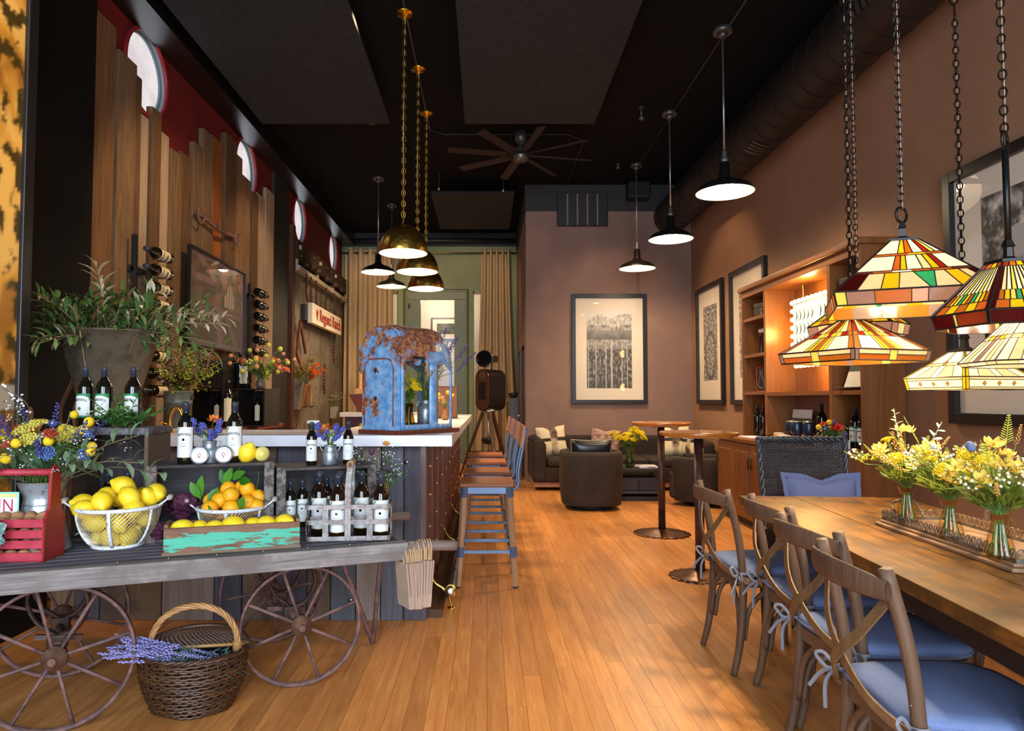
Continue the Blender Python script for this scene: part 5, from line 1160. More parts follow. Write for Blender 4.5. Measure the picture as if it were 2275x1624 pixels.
c3 = onz(240, 1203, ZB); c3 = V((c3.x, c3.y, ZB)); CR3 = R(6)
t3 = thing('upright_crate', 'tall grey crate on end behind the lemon basket with green labelled bottles on top', 'crate', c3, CR3)
MB().box(-.19, .165, 0, .3, .478, .51).build('top_board', blotch('#4a4648', '#6e6a70', 30, .85, bump=.8), t3, bev=.004); MB().box(-.18, .16, .01, .3, 0, .016).build('bottom_board', CRW, t3)
for x in (-.18, .142): MB().box(x, x+.018, .01, .3, .016, .478).build('side_board', wood('#4c3a30', '#6e5a4c', 'z', .8), t3, bev=.002, seg=1)
for k in range(2): MB().box(-.162+k*.153, -.012+k*.153, .285, .3, .016, .478).build('back_board', wood('#38343a', '#5a4c46', 'z', .8, .9, .25), t3)
MB().box(-.18, -.16, -.008, .01, 0, .478).build('corner_post', wood('#6a442c', '#8a5c3c', 'z', .7), t3)
T3 = TR(*c3) @ RZ(CR3)
for i, (px, lab) in enumerate(((188, 'green labelled bottle on the upright crate, farthest from the leafy sprig'), (230, 'green labelled bottle standing in the middle on the upright crate'), (290, 'green labelled bottle standing behind the leafy sprig'))):
    p = atY(px, 930, 3.28); put('green', (p.x, 3.28+.02*(i == 2), ZB+.511), lab, .285, .037, R(-8))
for (px, lab) in ((240, 'dark bottle inside the upright crate behind the lemon heap'), (283, 'dark bottle inside the upright crate nearer the wide crate')):
    p = atY(px, 1100, 3.2); put('regusci', (p.x, 3.2, ZB+.018), lab, .285, None, R(-10))
lp = atY(276, 945, 3.2); t = bouquet((lp.x, 3.2, ZB+.515), 'low leafy green sprig lying on the upright crate', .1, 1.25, [('eucalypt', ('#3f6a30', '#5c8a44'), 11, .3, .9, .12, 1)], 41, ('#2c5424', '#56843c'), 90, .06, .0, (0, -.2), leafL=.07, leafW=.02)
for j in range(3): ob('berry', OLV, t, (.05+.01*j, -.05, .0+.02*j), sca=(.014,)*3)
# things on the wide crate
def on1(px, t, z): return ct(cst(px, t), t, z)
put('regusci', on1(415, .49, c1z), 'full size wine bottle behind the tin, on the wide crate nearest the upright crate', .285, None, CA-R(15))
put('regusci', on1(523, .50, c1z), 'full size wine bottle beside the two lemons on the wide crate', .285, None, CA-R(15))
def mini_can(p, label, w=1.0):
    t = thing('mini_milk_can', label, 'vase', p)
    MB().lathe([(.036*w, 0), (.04*w, .004), (.04*w, .058*w), (.036*w, .066*w), (.03*w, .08*w), (.032*w, .098*w), (.035*w, .103*w), (.032*w, .1*w), (.027*w, .08*w), (.001, .05*w)], 22).build('body', ZINC, t)
    for s in (-1, 1): MB().tube(smooth_path([(s*.036*w, 0, .068*w), (s*.047*w, 0, .082*w), (s*.053*w, 0, .098*w), (s*.046*w, 0, .1*w)], 4), .003, 6).build('handle', ZINC, t)
    return t
p = on1(468, .5, c1z); mini_can(p, 'small zinc can of blue flowers between the tall bottles')
bouquet(p+V((0, 0, .1)), 'grape hyacinths and one orange poppy in the small zinc can on the wide crate', .1, 1.05, [('muscari', ('#5a5fb4', '#7d80cc'), 14, .35, 1.2, .034, 1), ('poppy', ('#f08018', '#6a5aa8'), 1, .95, 1.0, .085, .3)], 51, ('#3f5a34', '#6d8a54'), 14, .014, .05, (0, -.1), leafL=.06)
def tin(p, label, rz):
    t = thing('round_tin', label, 'tin', p, rot=(R(-14), 0, rz)); T = TR(0, 0, .042) @ MX.Rotation(pi/2, 4, 'X')
    MB().lathe([(.001, -.022), (.04, -.022), (.042, -.02), (.042, .0), (.041, .002), (.001, .002)], 28, T=T).build('tin_body', plain('#c8ccd2', .3, .8), t)
    MB().lathe([(.001, .003), (.035, .003), (.036, .001)], 24, T=T).build('paper_label', plain('#e6e0e2', .6), t)
    m = MB()
    for x, z in ((0, .05), (-.006, .044), (.006, .044), (-.004, .036), (.003, .034), (0, .028)): m.ell((x, -.0035, z), (.003, .0006, .0035), 6, 4)
    m.tube([(0, -.0035, .024), (0, -.0035, .046)], .0006, 3).build('sprig_print', plain('#b07d88', .6), t)
    mm = MB()
    for k in range(12): a = pi*(.15+.7*k/11); mm.box(.028*cos(a)-.001, .028*cos(a)+.001, -.0038, -.003, .042+.028*sin(a)-.0012, .042+.028*sin(a)+.0012)
    mm.build('tiny_print', plain('#8a8488', .6), t, kind='stuff')
tin(on1(444, .435, c1z), 'round white tin leaning before the first tall bottle', CA-R(18)); tin(on1(498, .44, c1z), 'round white tin leaning before the zinc can, beside the lemons', CA-R(14))
put_fruit(LEM, 'lemon', on1(552, .47, c1z+.044), 'bright yellow lemon on the wide crate against the bottle', 'lemon', 'lemons on the wide crate', 1.3, (.45, .35, .4)); D.objects[-1].name
put_fruit(PAL, 'lemon', on1(584, .475, c1z+.036), 'pale greenish lemon at the end of the wide crate', 'lemon', 'lemons on the wide crate', 1.1, (1.5, .2, .3))
# things in and on the lower crate
put('regusci', on1(694, .55, c2z), 'half bottle on the lower crate nearest the wide crate', .215, None, CA-R(15)); put('regusci', on1(775, .56, c2z), 'half bottle on the lower crate nearer the bar edge', .215, None, CA-R(18))
p = on1(735, .55, c2z); mini_can(p, 'small zinc can between the half bottles', .98)
bouquet(p+V((0, 0, .1)), 'orange ranunculus with grape hyacinths between the half bottles', .1, .95, [('muscari', ('#5a5fb4', '#7d78c8'), 13, .4, 1.15, .034, 1), ('rose', ('#f08a20', '#e87818'), 1, .8, .9, .09, .5), ('poppy', ('#f09030', '#b05a18'), 1, .7, .8, .07, 1)], 57, ('#3f5a34', '#6d8a54'), 12, .014, .05, (-.05, -.1), leafL=.05)
for (px, t_, lab) in ((648, .50, 'half bottle in the lower crate nearest the crate end'), (675, .53, 'half bottle in the lower crate, second from its end'), (706, .62, 'half bottle deep in the lower crate behind the carrier bottles'), (729, .6, 'half bottle deep in the lower crate beside the carrier handle')):
    put('regusci', on1(px, t_, ZB+.016), lab, .225, None, CA-R(12))
# ---------------------------------------------------------------- bottle carrier
GALV = blotch('#7d7672', '#9a9490', 25, .55, .45, c3='#7a4a36'); p = onz(772, 1204, ZB); cr = thing('bottle_carrier', 'worn galvanized bottle carrier with a wooden grip, holding six bottles', 'carrier', p, R(6))
CW, CD = .385, .2
def loop(z, r=.0025, hgt=.02, inset=.03):
    pts = []
    for (cx, cy, a0) in ((CW/2-inset, inset, -pi/2), (CW/2-inset, CD-inset, 0), (-CW/2+inset, CD-inset, pi/2), (-CW/2+inset, inset, pi)): pts += [(cx+inset*cos(a0+pi/2*k/4), cy+inset*sin(a0+pi/2*k/4)) for k in range(5)]
    m = MB(); n = len(pts)
    for sc_, s2 in ((1, 0), (.985, 1)): pass
    vs = [V((x, y, z+dz)) for dz in (0, hgt) for x, y in pts]+[V((x*.985, (y-CD/2)*.975+CD/2, z+dz)) for dz in (0, hgt) for x, y in pts]
    f = []
    for i in range(n):
        j = (i+1) % n; f += [(i, j, n+j, n+i), (2*n+j, 2*n+i, 3*n+i, 3*n+j), (n+i, n+j, 3*n+j, 3*n+i), (j, i, 2*n+i, 2*n+j)]
    return m.add(vs, f)
for z in (.005, .078, .145): loop(z).build('hoop', GALV, cr)
for x in (-.098, 0, .098):
    for y in (-.003, CD+.001): MB().box(x-.013, x+.013, y-.0, y+.003, .005, .165 if x else .26).build('strap', GALV, cr)
for x in (-CW/2+.0, CW/2-.003):
    for y in (.06, .14): MB().box(x, x+.003, y-.005, y+.005, .005, .165).build('side_wire', GALV, cr)
for x in (-.098, 0, .098): MB().box(x-.012, x+.012, 0, CD, .004, .007).build('floor_strap', GALV, cr)
MB().box(-.18, .18, .095, .105, .078, .098).build('divider', GALV, cr); 
for y in (-.002, CD+.002): MB().bar((0, y, .25), (.006, CD/2+(-.075 if y < .1 else .075), .345), .024, .004, up=(0, 1, 0)).build('handle_strap', GALV, cr)
MB().tube([(.006, CD/2-.09, .345), (.006, CD/2+.09, .345)], .015, 12).build('grip', wood('#8a6a4c', '#a8845e', 'y', .5), cr); MB().tube([(.006, CD/2-.096, .345), (.006, CD/2-.09, .345)], .009, 8).build('grip_pin', RUST, cr)
CRT = TR(*p) @ RZ(R(6))
for (x, y, lab) in ((-.145, .148, 'bottle in the carrier at its rear corner by the teal box'), (-.05, .052, 'bottle in the front of the carrier beside the middle strap'), (.05, .148, 'bottle in the rear of the carrier just past the handle'), (.145, .052, 'bottle in the front corner of the carrier by the cart handle'), (-.05, .148, 'bottle in the rear of the carrier behind the front one'), (.145, .148, 'bottle in the rear corner of the carrier by the flower pot')):
    put('amber', CRT @ V((x, y, .008)), lab, .29, .036, R(2))
pt = ct(cst(842, .62), .62, ZB); po = thing('flower_pot', 'brown pot of wild flowers behind the bottle carrier', 'pot', pt); MB().lathe([(.04, 0), (.055, .10), (.06, .102), (.06, .12), (.05, .12), (.045, .09), (.001, .09)], 18).build('body', plain('#6a4430', .7), po); MB().lathe([(.001, .105), (.05, .105)], 14).build('soil', plain('#2a1c14', .9), po)
bouquet(pt+V((0, 0, .12)), 'wild flowers with thistles and an orange bud behind the carrier', .3, .75, [('mist', ('#e6e6ec', '#c8d0d8', '#4a6a34'), 20, .3, 1.0, .075, 1), ('mist', ('#6a78b4', '#5a68a0', '#4a6a34'), 9, .4, .9, .08, 1.2), ('thistle', ('#5a4452', '#4a5a3c'), 6, .5, .95, .06, 1), ('rose', ('#f08a28', '#f0b030'), 1, .98, 1.0, .05, .4)], 61, ('#3f6a2c', '#6d9a48'), 70, .025, .04, (.05, -.1), leafL=.06, leafW=.014)
# ---------------------------------------------------------------- purple artichoke heads
def artichoke(p, label, s, seed):
    t = thing('purple_cabbage', label, 'vegetable', p); r = random.Random(seed); PM = leafmat('#4a2036', '#6d3a50', .1, .6)
    for k in range(46):
        f = k/46; a = k*2.4; el = -.25+1.55*f; d = V((cos(a)*cos(el), sin(a)*cos(el), sin(el))); b = d*s*.55*(1-.2*f); b.z += s*.7
        up = V((0, 0, 1)); tip = b+(d*.55+up*.55+V((r.uniform(-.2, .2), r.uniform(-.2, .2), 0)))*s*.75*(1-.3*f); MB().leaf(b, tip, s*.75*(1-.35*f), d, 0, .18).build('leaf', PM, t)
    MB().ell((0, 0, s*.7), s*.55, 10, 7).build('heart', PM, t)
q = onz(398, 1196, ZB); artichoke(V((q.x, q.y+.03, ZB+.06)), 'purple leafy cabbage between the lemon basket and oranges, the upper one', .085, 3); q = onz(352, 1203, ZB); artichoke(V((q.x, q.y-.02, ZB-.005)), 'purple leafy cabbage low behind the lemon basket handle', .06, 5)
# ---------------------------------------------------------------- red tote, potatoes, sign, kale, pitcher
REDP = blotch('#a82c3c', '#b83848', 8, .5); REDE = blotch('#8a1a1a', '#9c2420', 8, .5)
tp_ = onz(97, 1249, ZB); tz = R(4); to = thing('red_tote', 'red wooden slatted tote with a round handle bar holding potatoes', 'tote', tp_, tz)
en = [(0, 0), (.15, 0), (.15, .155), (.118, .20), (.105, .33), (.098, .362), (.085, .372), (.065, .372), (.052, .362), (.045, .33), (.034, .20), (0, .155)]
def endp(x, mt): MB().prism(en, x-.012, x, MX(((0, 1, 0, 0), (1, 0, 0, 0), (0, 0, 1, 0), (0, 0, 0, 1)))).build('end_panel', mt, to, bev=.003)
endp(0, REDE); endp(-.44, REDE)
for z in (.005, .053, .093, .135):
    for y in (-.006, .148): MB().box(-.44, -.003, y, y+.008, z, z+.033).build('slat', REDP, to, bev=.002, seg=1)
MB().box(-.44, -.012, .004, .146, 0, .008).build('bottom', REDP, to); MB().tube([(-.445, .075, .345), (-.01, .075, .345)], .014, 12).build('handle_bar', REDP, to)
TT = TR(*tp_) @ RZ(tz); POT = MB().ell((0, 0, 0), (.028, .022, .02), 10, 7).mesh('potato', blotch('#9a6a48', '#b4845c', 30, .8, bump=.4))
for k in range(4):
    for i in range(8): put_fruit(POT, 'potato', TT @ V((-.04-i*.05+.01*(k % 2), .026 if k < 3 else .03+.0*i, .025+k*.042)), 'small brown potato behind the slats of the red tote' if k < 3 else 'small brown potato on top of the heap in the red tote', 'potato', 'small potatoes in the red tote', 1.0, (rf.uniform(0, 3), 0, rf.uniform(-.3, .3)))
for i in range(8): put_fruit(POT, 'potato', TT @ V((-.05-i*.05, .085, .16)), 'larger brown potato on the heap, %s from the red end panel' % ('first', 'second', 'third', 'fourth', 'fifth', 'sixth', 'seventh', 'eighth')[i], 'potato', 'small potatoes in the red tote', 1.25)
sg_ = thing('small_sign', 'small white sign with red capital letters in the red tote', 'sign', TT @ V((-.170, .12, .165)), tz)
MB().box(-.30, 0, 0, .004, 0, .095).build('plate', plain('#8ad0bc', .5), sg_, bev=.0015); MB().box(-.296, -.006, -.001, 0, .004, .072).build('face', plain('#e8e6ea', .5), sg_); MB().box(-.296, -.006, -.001, 0, .074, .088).build('band', plain('#d8cc80', .5), sg_)
lettering(text_mesh('IN', .062, .0004, spacing=1.1), plain('#b02848', .5), sg_, (-.05, -.0015, .038), sca=(.95, 1.2, 1))
ka = thing('ornamental_kale', 'teal and white frilled kale head hanging over the red tote', 'vegetable', TT @ V((-.185, -.045, .12))); r = random.Random(8)
for k in range(30):
    a = k*2.4; f = (k+1)/30; d = V((cos(a), -.35*(1-f)-.1, sin(a))).normalized(); MB().leaf(d*.01, d*(.03+.05*f)+V((0, .012*f, 0)), .03+.02*f, (0, -1, 0), 0, .1).build('leaf', leafmat('#2c6a68', '#a8c8c0', .15), ka)
m = MB()
for k in range(160):
    a = r.uniform(0, 2*pi); b = V((cos(a)*.07, -.02, sin(a)*.07)); m.tube([b*r.uniform(.6, .9), b*r.uniform(1.0, 1.18)+V((r.uniform(-.01, .01), 0, r.uniform(-.01, .01)))], .0011, 3)
m.build('frill', leafmat('#b8d0cc', '#8ab4ac'), ka, kind='stuff')
pp_ = onz(92, 1222, ZB); pj = thing('zinc_pitcher', 'flared zinc pitcher of mixed flowers behind the red tote', 'pitcher', pp_)
MB().lathe([(.001, .006), (.112, .006), (.114, 0), (.112, .01), (.10, .06), (.074, .195), (.071, .215), (.069, .225), (.078, .245), (.094, .286), (.098, .29), (.094, .29), (.066, .226), (.10, .02), (.001, .015)], 36).build('body', blotch('#a4acb2', '#c4cacf', 10, .35, .6, c3='#8d959c'), pj)
MB().lathe([(.0735, .193), (.0775, .197), (.0745, .203)], 36, cap=False).build('band', ZINC, pj); MB().tube(smooth_path([(.075, .04, .2), (.125, .07, .17), (.13, .07, .08), (.105, .06, .05)], 6), .008, 8, flat=.5).build('handle', ZINC, pj); MB().lathe([(.098, .288), (.101, .29), (.098, .293)], 36, cap=False).build('rim', blotch('#6a5a50', '#8a7a6c', 20, .6, .4), pj)
t = bouquet(pp_+V((.0, 0, .29)), 'big bouquet of yellow billy buttons and blue and red sprays in the zinc pitcher', .31, 1.08, [('ball', ('#f0cc18',), 16, .72, 1.18, .042, 1), ('yarrow', ('#e6d868', '#d8c84c'), 8, .6, .85, .085, .55), ('yarrow', ('#5a78b8', '#7d98cc'), 9, .55, .95, .06, 1.1), ('yarrow', ('#b0402c', '#c85a40'), 5, .7, .95, .06, .9), ('spike', ('#5c5aa0', '#4a4888'), 9, .6, 1.0, .13, 1), ('mist', ('#f0eaf0', '#e0d8e0', '#6a5a4a'), 16, .7, 1.25, .06, 1.1)], 71, ('#4a7048', '#86a680'), 120, .05, .12, (.12, -.12), leafL=.11, leafW=.026)
r = random.Random(12); cnt2 = [120]
for d, L in ((V((.9, -.2, .30)), .42), (V((.95, -.1, .18)), .46), (V((-.8, -.3, .3)), .3), (V((.75, .1, .55)), .40), (V((-.6, -.4, .05)), .22), (V((.7, -.4, .4)), .3)):
    leafy(t, V((d.x*.08, d.y*.05, .0)), d.normalized(), L, 9, .09, .03, (leafmat('#6a8a68', '#a2b896'), leafmat('#6a8a68', '#a2b896')), r, .1, cnt2)
tw = MB().tube(smooth_path([(.0, 0, 0), (-.04, -.02, .2), (-.06, -.03, .33), (-.17, -.03, .40)], 6), .002, 5); tw.tube(smooth_path([(0, 0, 0), (.08, 0, .2), (.12, -.02, .3)], 5), .002, 5)
for k in range(16): f = k/15; q = V((-.05-.12*f, -.03, .30+.11*f)); tw.ell(q+V((rf.uniform(-.01, .01), rf.uniform(-.01, .01), rf.uniform(-.012, .012))), .006, 5, 4, 1)
tw.build('blossom_twig', [wood('#5a4a3a', '#7d6a54', 'z'), plain('#efe6ea', .6)], t)
MB().lathe([(.006, 0), (.012, .03), (.012, .10), (.002, .12)], 8, (-.05, -.02, .2)).build('cattail', plain('#5a3a24', .9), t)
# ---------------------------------------------------------------- kraft bags hung on the cart handle
BAG = plain('#a58c78', .8, vary=.05)
def bag(label):
    t = thing('paper_bag', label, 'bag', (0, 0, -5), 0, 'kraft paper bags on the cart handle'); w, h = .115, .20
    MB().box(-.0035, .0035, -w/2, w/2, -h, 0).build('body', BAG, t); MB().box(-.006, .006, -w/2+.001, w/2-.001, -h-.002, -h+.055).build('folded_base', BAG, t)
    m = MB()
    for x in (-.003, .003): m.tube(smooth_path([(x, -.03, -.01), (x*.6, -.024, .05), (0, 0, .085), (x*.6, .024, .05), (x, .03, -.01)], 4), .0022, 5)
    m.build('twine_handle', plain('#b8956a', .8), t); return t
bg = bag('brown kraft paper bag hanging from the cart handle, outermost by the bar boards'); hp_ = [0]
for i in range(13):
    s = -.045+i*.0098 if i < 8 else .035+(i-8)*.011; q = ct(s+.02, .03-.004*(i % 2), .58 if i < 8 else .585)
    ow = ('first', 'second', 'third', 'fourth', 'fifth', 'sixth', 'seventh', 'eighth')
    nm = 'brown kraft paper bag, %s from the cart side in the first hanging bundle' % ow[i] if i < 8 else 'brown kraft paper bag, %s in the second bundle nearer the handle end' % ow[i-8]
    o = bg if i == 0 else dup(bg, q, CA, nm); 
    o.location = q; o.rotation_euler = (R(rf.uniform(-2, 2)), R(-6+i*.9), CA+R(14+rf.uniform(-4, 4)))
# ---------------------------------------------------------------- picnic basket
WIC = [wood('#2c180e', '#5a3a22', 'x', .4, 1.4, .3, .3, spec=.5), wood('#8a5c34', '#b88a54', 'x', .4, 1.4, .2, .3, spec=.5)]
pb = onz(398, 1606, 0)+V((0, .13, 0)); pk_ = thing('picnic_basket', 'brown oval wicker basket with tall handle and one lid flap on the floor', 'basket', (pb.x, pb.y, 0), R(10))
HB = .225
def ov(f, a, k=0):                      # basket wall: f 0 base .. 1 rim
    rx = .155+.055*sin(min(1, f*1.15)*pi/2)+k; ry = .115+.045*sin(min(1, f*1.15)*pi/2)+k; return V((rx*cos(a), ry*sin(a), .01+HB*f))
NS_ = 30; m = MB()
for j in range(20):
    f = (j+.5)/20; pts = []
    for i in range(NS_*2): a = 2*pi*i/(NS_*2); pts.append(ov(f, a, .006*cos(pi*i+pi*j)*.9+.0015*sin(7*a+j*2))+V((0, 0, .0045*sin(2*a+.5)+.003*sin(5*a+j*1.7))))
    m.tube(pts, .0056, 6, True)
m.build('weave', WIC[0], pk_, kind='stuff')
m = MB()
for i in range(NS_): a = 2*pi*(i+.5)/NS_; m.tube([ov(f, a, -.001) for f in (0, .25, .5, .75, 1)], .003, 5)
m.build('stakes', WIC[0], pk_, kind='stuff')
m = MB().grid(lambda u, v: ov(.02+.97*v, 2*pi*u, -.009), 40, 6, closed_u=True); m.lathe([(.001, .012), (.15, .012)], 30, sy=.74); m.build('lining', wood('#1c120c', '#2c1c12', 'x', .9), pk_)
for ph in (0, 1, 2): MB().tube([ov(1, a, .006*cos(12*a+ph*2.1))+V((0, 0, .008+.006*sin(12*a+ph*2.1))) for a in [2*pi*i/120 for i in range(120)]], .006, 6, True).build('rim_strand', WIC[0], pk_)
hand = [V((x, .0, HB+.0+z)) for x, z in [(-.175, -.02), (-.172, .07), (-.13, .15), (-.05, .195), (.05, .195), (.13, .15), (.172, .07), (.175, -.02)]]; HPt = smooth_path(hand, 8)
for ph in range(5):
    pts = []
    for i, q in enumerate(HPt):
        tg = (HPt[min(i+1, len(HPt)-1)]-HPt[max(i-1, 0)]).normalized(); x, y = V((0, 1, 0)), tg.cross(V((0, 1, 0))); a = i*.42+ph*2*pi/5; pts.append(q+x*.0085*cos(a)+y*.0085*sin(a))
    MB().tube(pts, .0062, 6).build('handle_strand', WIC[1], pk_)
for x in (-.175, .175): m = MB(); [m.tube(arc((x, 0, HB+.01+k*.008), .0165, 0, 2*pi, 14, (1, 0, 0), (0, 1, 0)), .0042, 5, True) for k in range(5)]; m.build('handle_binding', WIC[1], pk_, kind='stuff')
m = MB()
for k in range(13):
    y = .012*k; xr = .212*sqrt(max(.05, 1-(y/.165)**2)); n = 40
    m.tube([(xr*(-1+2*i/n), y, .003*cos(pi*i+pi*k)) for i in range(n+1)], .0055, 5)
m.tube([(.214*cos(a), .166*sin(a), .0) for a in [pi*i/30 for i in range(31)]], .009, 6)
lid_ = m.build('lid', WIC[0], pk_, (0, .015, HB+.026), (R(13), 0, 0)); MB().tube([(-.2, 0, 0), (.2, 0, 0)], .008, 7).build('hinge_rod', WIC[1], lid_)
lv = thing('lavender_bunch', 'bunch of pale lavender spilling out of the picnic basket', 'flowers', (pb.x, pb.y, 0), R(4)); r = random.Random(4); stm = MB()
LV = flower('plume', ('#8f8ac0', '#aaa2d4'))
for i in range(58):
    f = r.random(); b = V((.10-.22*f+r.uniform(-.03, .03), -.02-.09*r.random(), HB+.0+.02*r.random())); d = V((-1, r.uniform(-.35, .3), r.uniform(-.05, .42))).normalized()
    if i < 34: b = V((-.10+r.uniform(-.06, .06), -.06+r.uniform(-.05, .05), HB+r.uniform(.01, .05)))
    L = r.uniform(.10, .16)*(1.25 if i < 34 else .7); ob('lavender_spike', LV, lv, b, d.to_track_quat('Z', 'Y').to_euler(), sca=(.075, .075, L*1.1)); stm.tube([b, b-d*.1+V((.03, 0, -.05))], .0015, 3)
stm.build('stems', leafmat('#5a7a50'), lv, kind='stuff'); m = MB()
for i in range(70): b = V((r.uniform(-.12, .15), r.uniform(-.12, -.01), HB-.01+r.uniform(0, .03))); m.leaf(b, b+V((r.uniform(-1, 1), r.uniform(-1, 1), r.uniform(-.1, .6))).normalized()*.045, .012)
m.build('foliage', leafmat('#4a6a5c', '#7d94a0'), lv, kind='stuff')
# ================================================================ dining side
TABW = wood('#3c2408', '#9c6218', 'y', .36, 1.0, .12, .45, dark='#4a2c0c', spec=.5); TABD = wood('#2a1a10', '#4a3018', 'y', .5)
TO, TA = V((1.42, 3.87, 0)), R(-5); tt = thing('dining_table', 'long rustic plank dining table under the stained glass lamps', 'table', TO, TA)
TWD, TL = .88, 2.55
for k in range(6):
    w = TWD/6; MB().box(k*w+.0012, (k+1)*w-.0012, -TL, -.004 if k % 2 else 0, .718, .762-(.0015 if k % 2 else 0)).build('plank', TABW, tt, bev=.0012, seg=1)
MB().box(.07, TWD-.07, -TL+.07, -.07, .690, .7175).build('top_frame', TABD, tt, bev=.004)
for x0, x1, y0, y1 in ((.12, .145, -TL+.1, -.1), (TWD-.145, TWD-.12, -TL+.1, -.1), (.145, TWD-.145, -.125, -.1), (.145, TWD-.145, -TL+.1, -TL+.125)): MB().box(x0, x1, y0, y1, .60, .688).build('apron', TABD, tt)
for x in (.12, TWD-.12):
    for y in (-.09, -TL+.35): MB().lathe([(.022, 0), (.03, .04), (.034, .2), (.045, .42), (.05, .5), (.05, .60)], 4, (x, y, 0), sm=False).build('leg', plain('#1c1714', .5), tt)
def tw_(x, y, z=.762): return TR(*TO) @ RZ(TA) @ V((x, y, z))
# crossback chairs
CHW = wood('#4c3626', '#745742', 'z', .55, .9, .12, .35); CHF = wood('#58402a', '#86643f', 'z', .45, .9, .1, .2)
CUSH = NT('blue_grey_linen'); nz = CUSH.noise(CUSH.coord((1, 1, 1)), 260, 2); n3 = CUSH.noise(CUSH.coord((1, 1, 1)), 6, 3)
CUSH.bsdf(CUSH.mix(n3, CUSH.mix(nz, C('#4f5f8a'), C('#6e7da2')), CUSH.mix(nz, C('#5a6890'), C('#7c88a6'))), .85, 0, .2, bump=nz, bs=.3, bd=.002); CUSH = CUSH.m
TIE = plain('#787880', .8)
def crossback(lab, cushion=True):
    t = thing('dining_chair', lab, 'chair', (0, 0, 0), 0, 'crossback dining chairs')       # faces +x; back posts at x=0
    for s in (-1, 1):
        P = smooth_path([(-.03, s*.205, .0), (.0, s*.2, .12), (.022, s*.195, .3), (.026, s*.192, .47), (.006, s*.19, .66), (-.045, s*.188, .868)], 6)
        lg = MB().tube(P, [.0145+.004*min(1, i/8) for i in range(len(P))], 12).build('leg', CHW, t)
        for z in (.43, .53): MB().lathe([(.005, 0), (.004, .002), (.001, .0025)], 8, T=TR(.006, s*.193+0, z) @ MX.Rotation(-pi/2, 4, 'Y')).build('rivet', STEEL, lg)
        P = smooth_path([(.40, s*.19, .43), (.405, s*.2, .25), (.42, s*.215, .0)], 6); MB().tube(P, [.019-.004*i/len(P) for i in range(len(P))], 12).build('leg', CHW, t)
        # bentwood braces under the seat
        MB().tube(smooth_path([(.03, s*.188, .16), (.06, s*.185, .3), (.14, s*.18, .385), (.21, s*.18, .41)], 6), .012, 8).build('brace', CHW, t)
        MB().tube(smooth_path([(.39, s*.195, .18), (.36, s*.19, .31), (.29, s*.185, .385), (.22, s*.18, .41)], 6), .012, 8).build('brace', CHW, t)
    MB().tube(smooth_path([(.01, -.185, .17), (.016, -.15, .32), (.018, -.07, .40), (.018, 0, .41), (.018, .07, .40), (.016, .15, .32), (.01, .185, .17)], 5), .011, 8).build('brace', CHW, t)
    MB().tube(smooth_path([(.405, -.19, .19), (.40, -.15, .33), (.395, -.07, .40), (.395, .07, .40), (.40, .15, .33), (.405, .19, .19)], 5), .011, 8).build('brace', CHW, t)
    def rail(u, v):
        y = (-1+2*u)*.214; b = -.055*(1-(y/.205)**2); zc = .818+.012*(1-(y/.205)**2); hh = .037-.010*abs(y/.205)**3
        a = 2*pi*v; return V((-.058+b+.0085*cos(a)-.12*(.1*sin(a)*hh*4), y, zc+hh*sin(a)))
    m = MB().grid(rail, 19, 13); n = 19
    m.build('top_rail', CHW, t)
    for s in (-1, 1):      # flat bent cross straps
        pts = smooth_path([(-.028, s*.182, .80), (-.072, s*.09, .67), (-.083+.008*s, 0, .585), (-.05, -s*.11, .50), (.03, -s*.215, .445), (.15, -s*.222, .43)], 6); m = MB(); vs = []
        for i, q in enumerate(pts):
            tg = (pts[min(i+1, len(pts)-1)]-pts[max(i-1, 0)]).normalized(); w = tg.cross(V((1, 0, 0))).normalized()*.0155 if i < 24 else tg.cross(V((0, 1, 0))).normalized()*.0155; nn = tg.cross(w).normalized()*.0025
            vs += [q-w-nn, q+w-nn, q+w+nn, q-w+nn]
        fs = [(4*i+k, 4*i+(k+1) % 4, 4*i+4+(k+1) % 4, 4*i+4+k) for i in range(len(pts)-1) for k in range(4)]+[(3, 2, 1, 0), tuple(4*len(pts)-4+k for k in range(4))]
        st_ = m.add(vs, fs).build('cross_strap', CHF, t)
        MB().ell((-.033, s*.178, .795), (.006, .006, .006), 8, 5).build('rivet', STEEL, st_); MB().ell((.15, -s*.226, .43), (.007, .004, .007), 8, 5).build('rivet', STEEL, st_)
    def outl(k=0): return [(.42-k, -.17), (.44-k, -.12), (.445-k, 0), (.44-k, .12), (.42-k, .17), (.36, .215-k), (.2, .213-k), (.05, .185-k), (.01+k, .16), (.005+k, 0), (.01+k, -.16), (.05, -.185+k), (.2, -.213+k), (.36, -.215+k)]
    XZ = MX(((1, 0, 0, 0), (0, 0, 1, 0), (0, 1, 0, 0), (0, 0, 0, 1)))
    MB().prism(outl(), .405, .452, XZ).build('seat', wood('#4a382c', '#6e5646', 'x', .5), t, bev=.01)
    cu = MB(); O_ = smooth_path([(x, y, 0) for x, y in outl(-.004)+outl(-.004)[:1]], 4)[:-1]; n = len(O_); ctr = V((.22, 0, 0))
    prof = [(.94, .453), (1.0, .462), (1.012, .474), (1.0, .487), (.95, .497), (.8, .502), (.5, .505), (.2, .506)]
    vs = [ctr+(q-ctr)*k+V((0, 0, z)) for k, z in prof for q in O_]+[V((.22, 0, .506))]
    fs = [(i*n+j, i*n+(j+1) % n, (i+1)*n+(j+1) % n, (i+1)*n+j) for i in range(len(prof)-1) for j in range(n)]+[((len(prof)-1)*n+j, (len(prof)-1)*n+(j+1) % n, len(vs)-1) for j in range(n)]
    cs = cu.add(vs, fs, 0, True).build('cushion', CUSH, t)
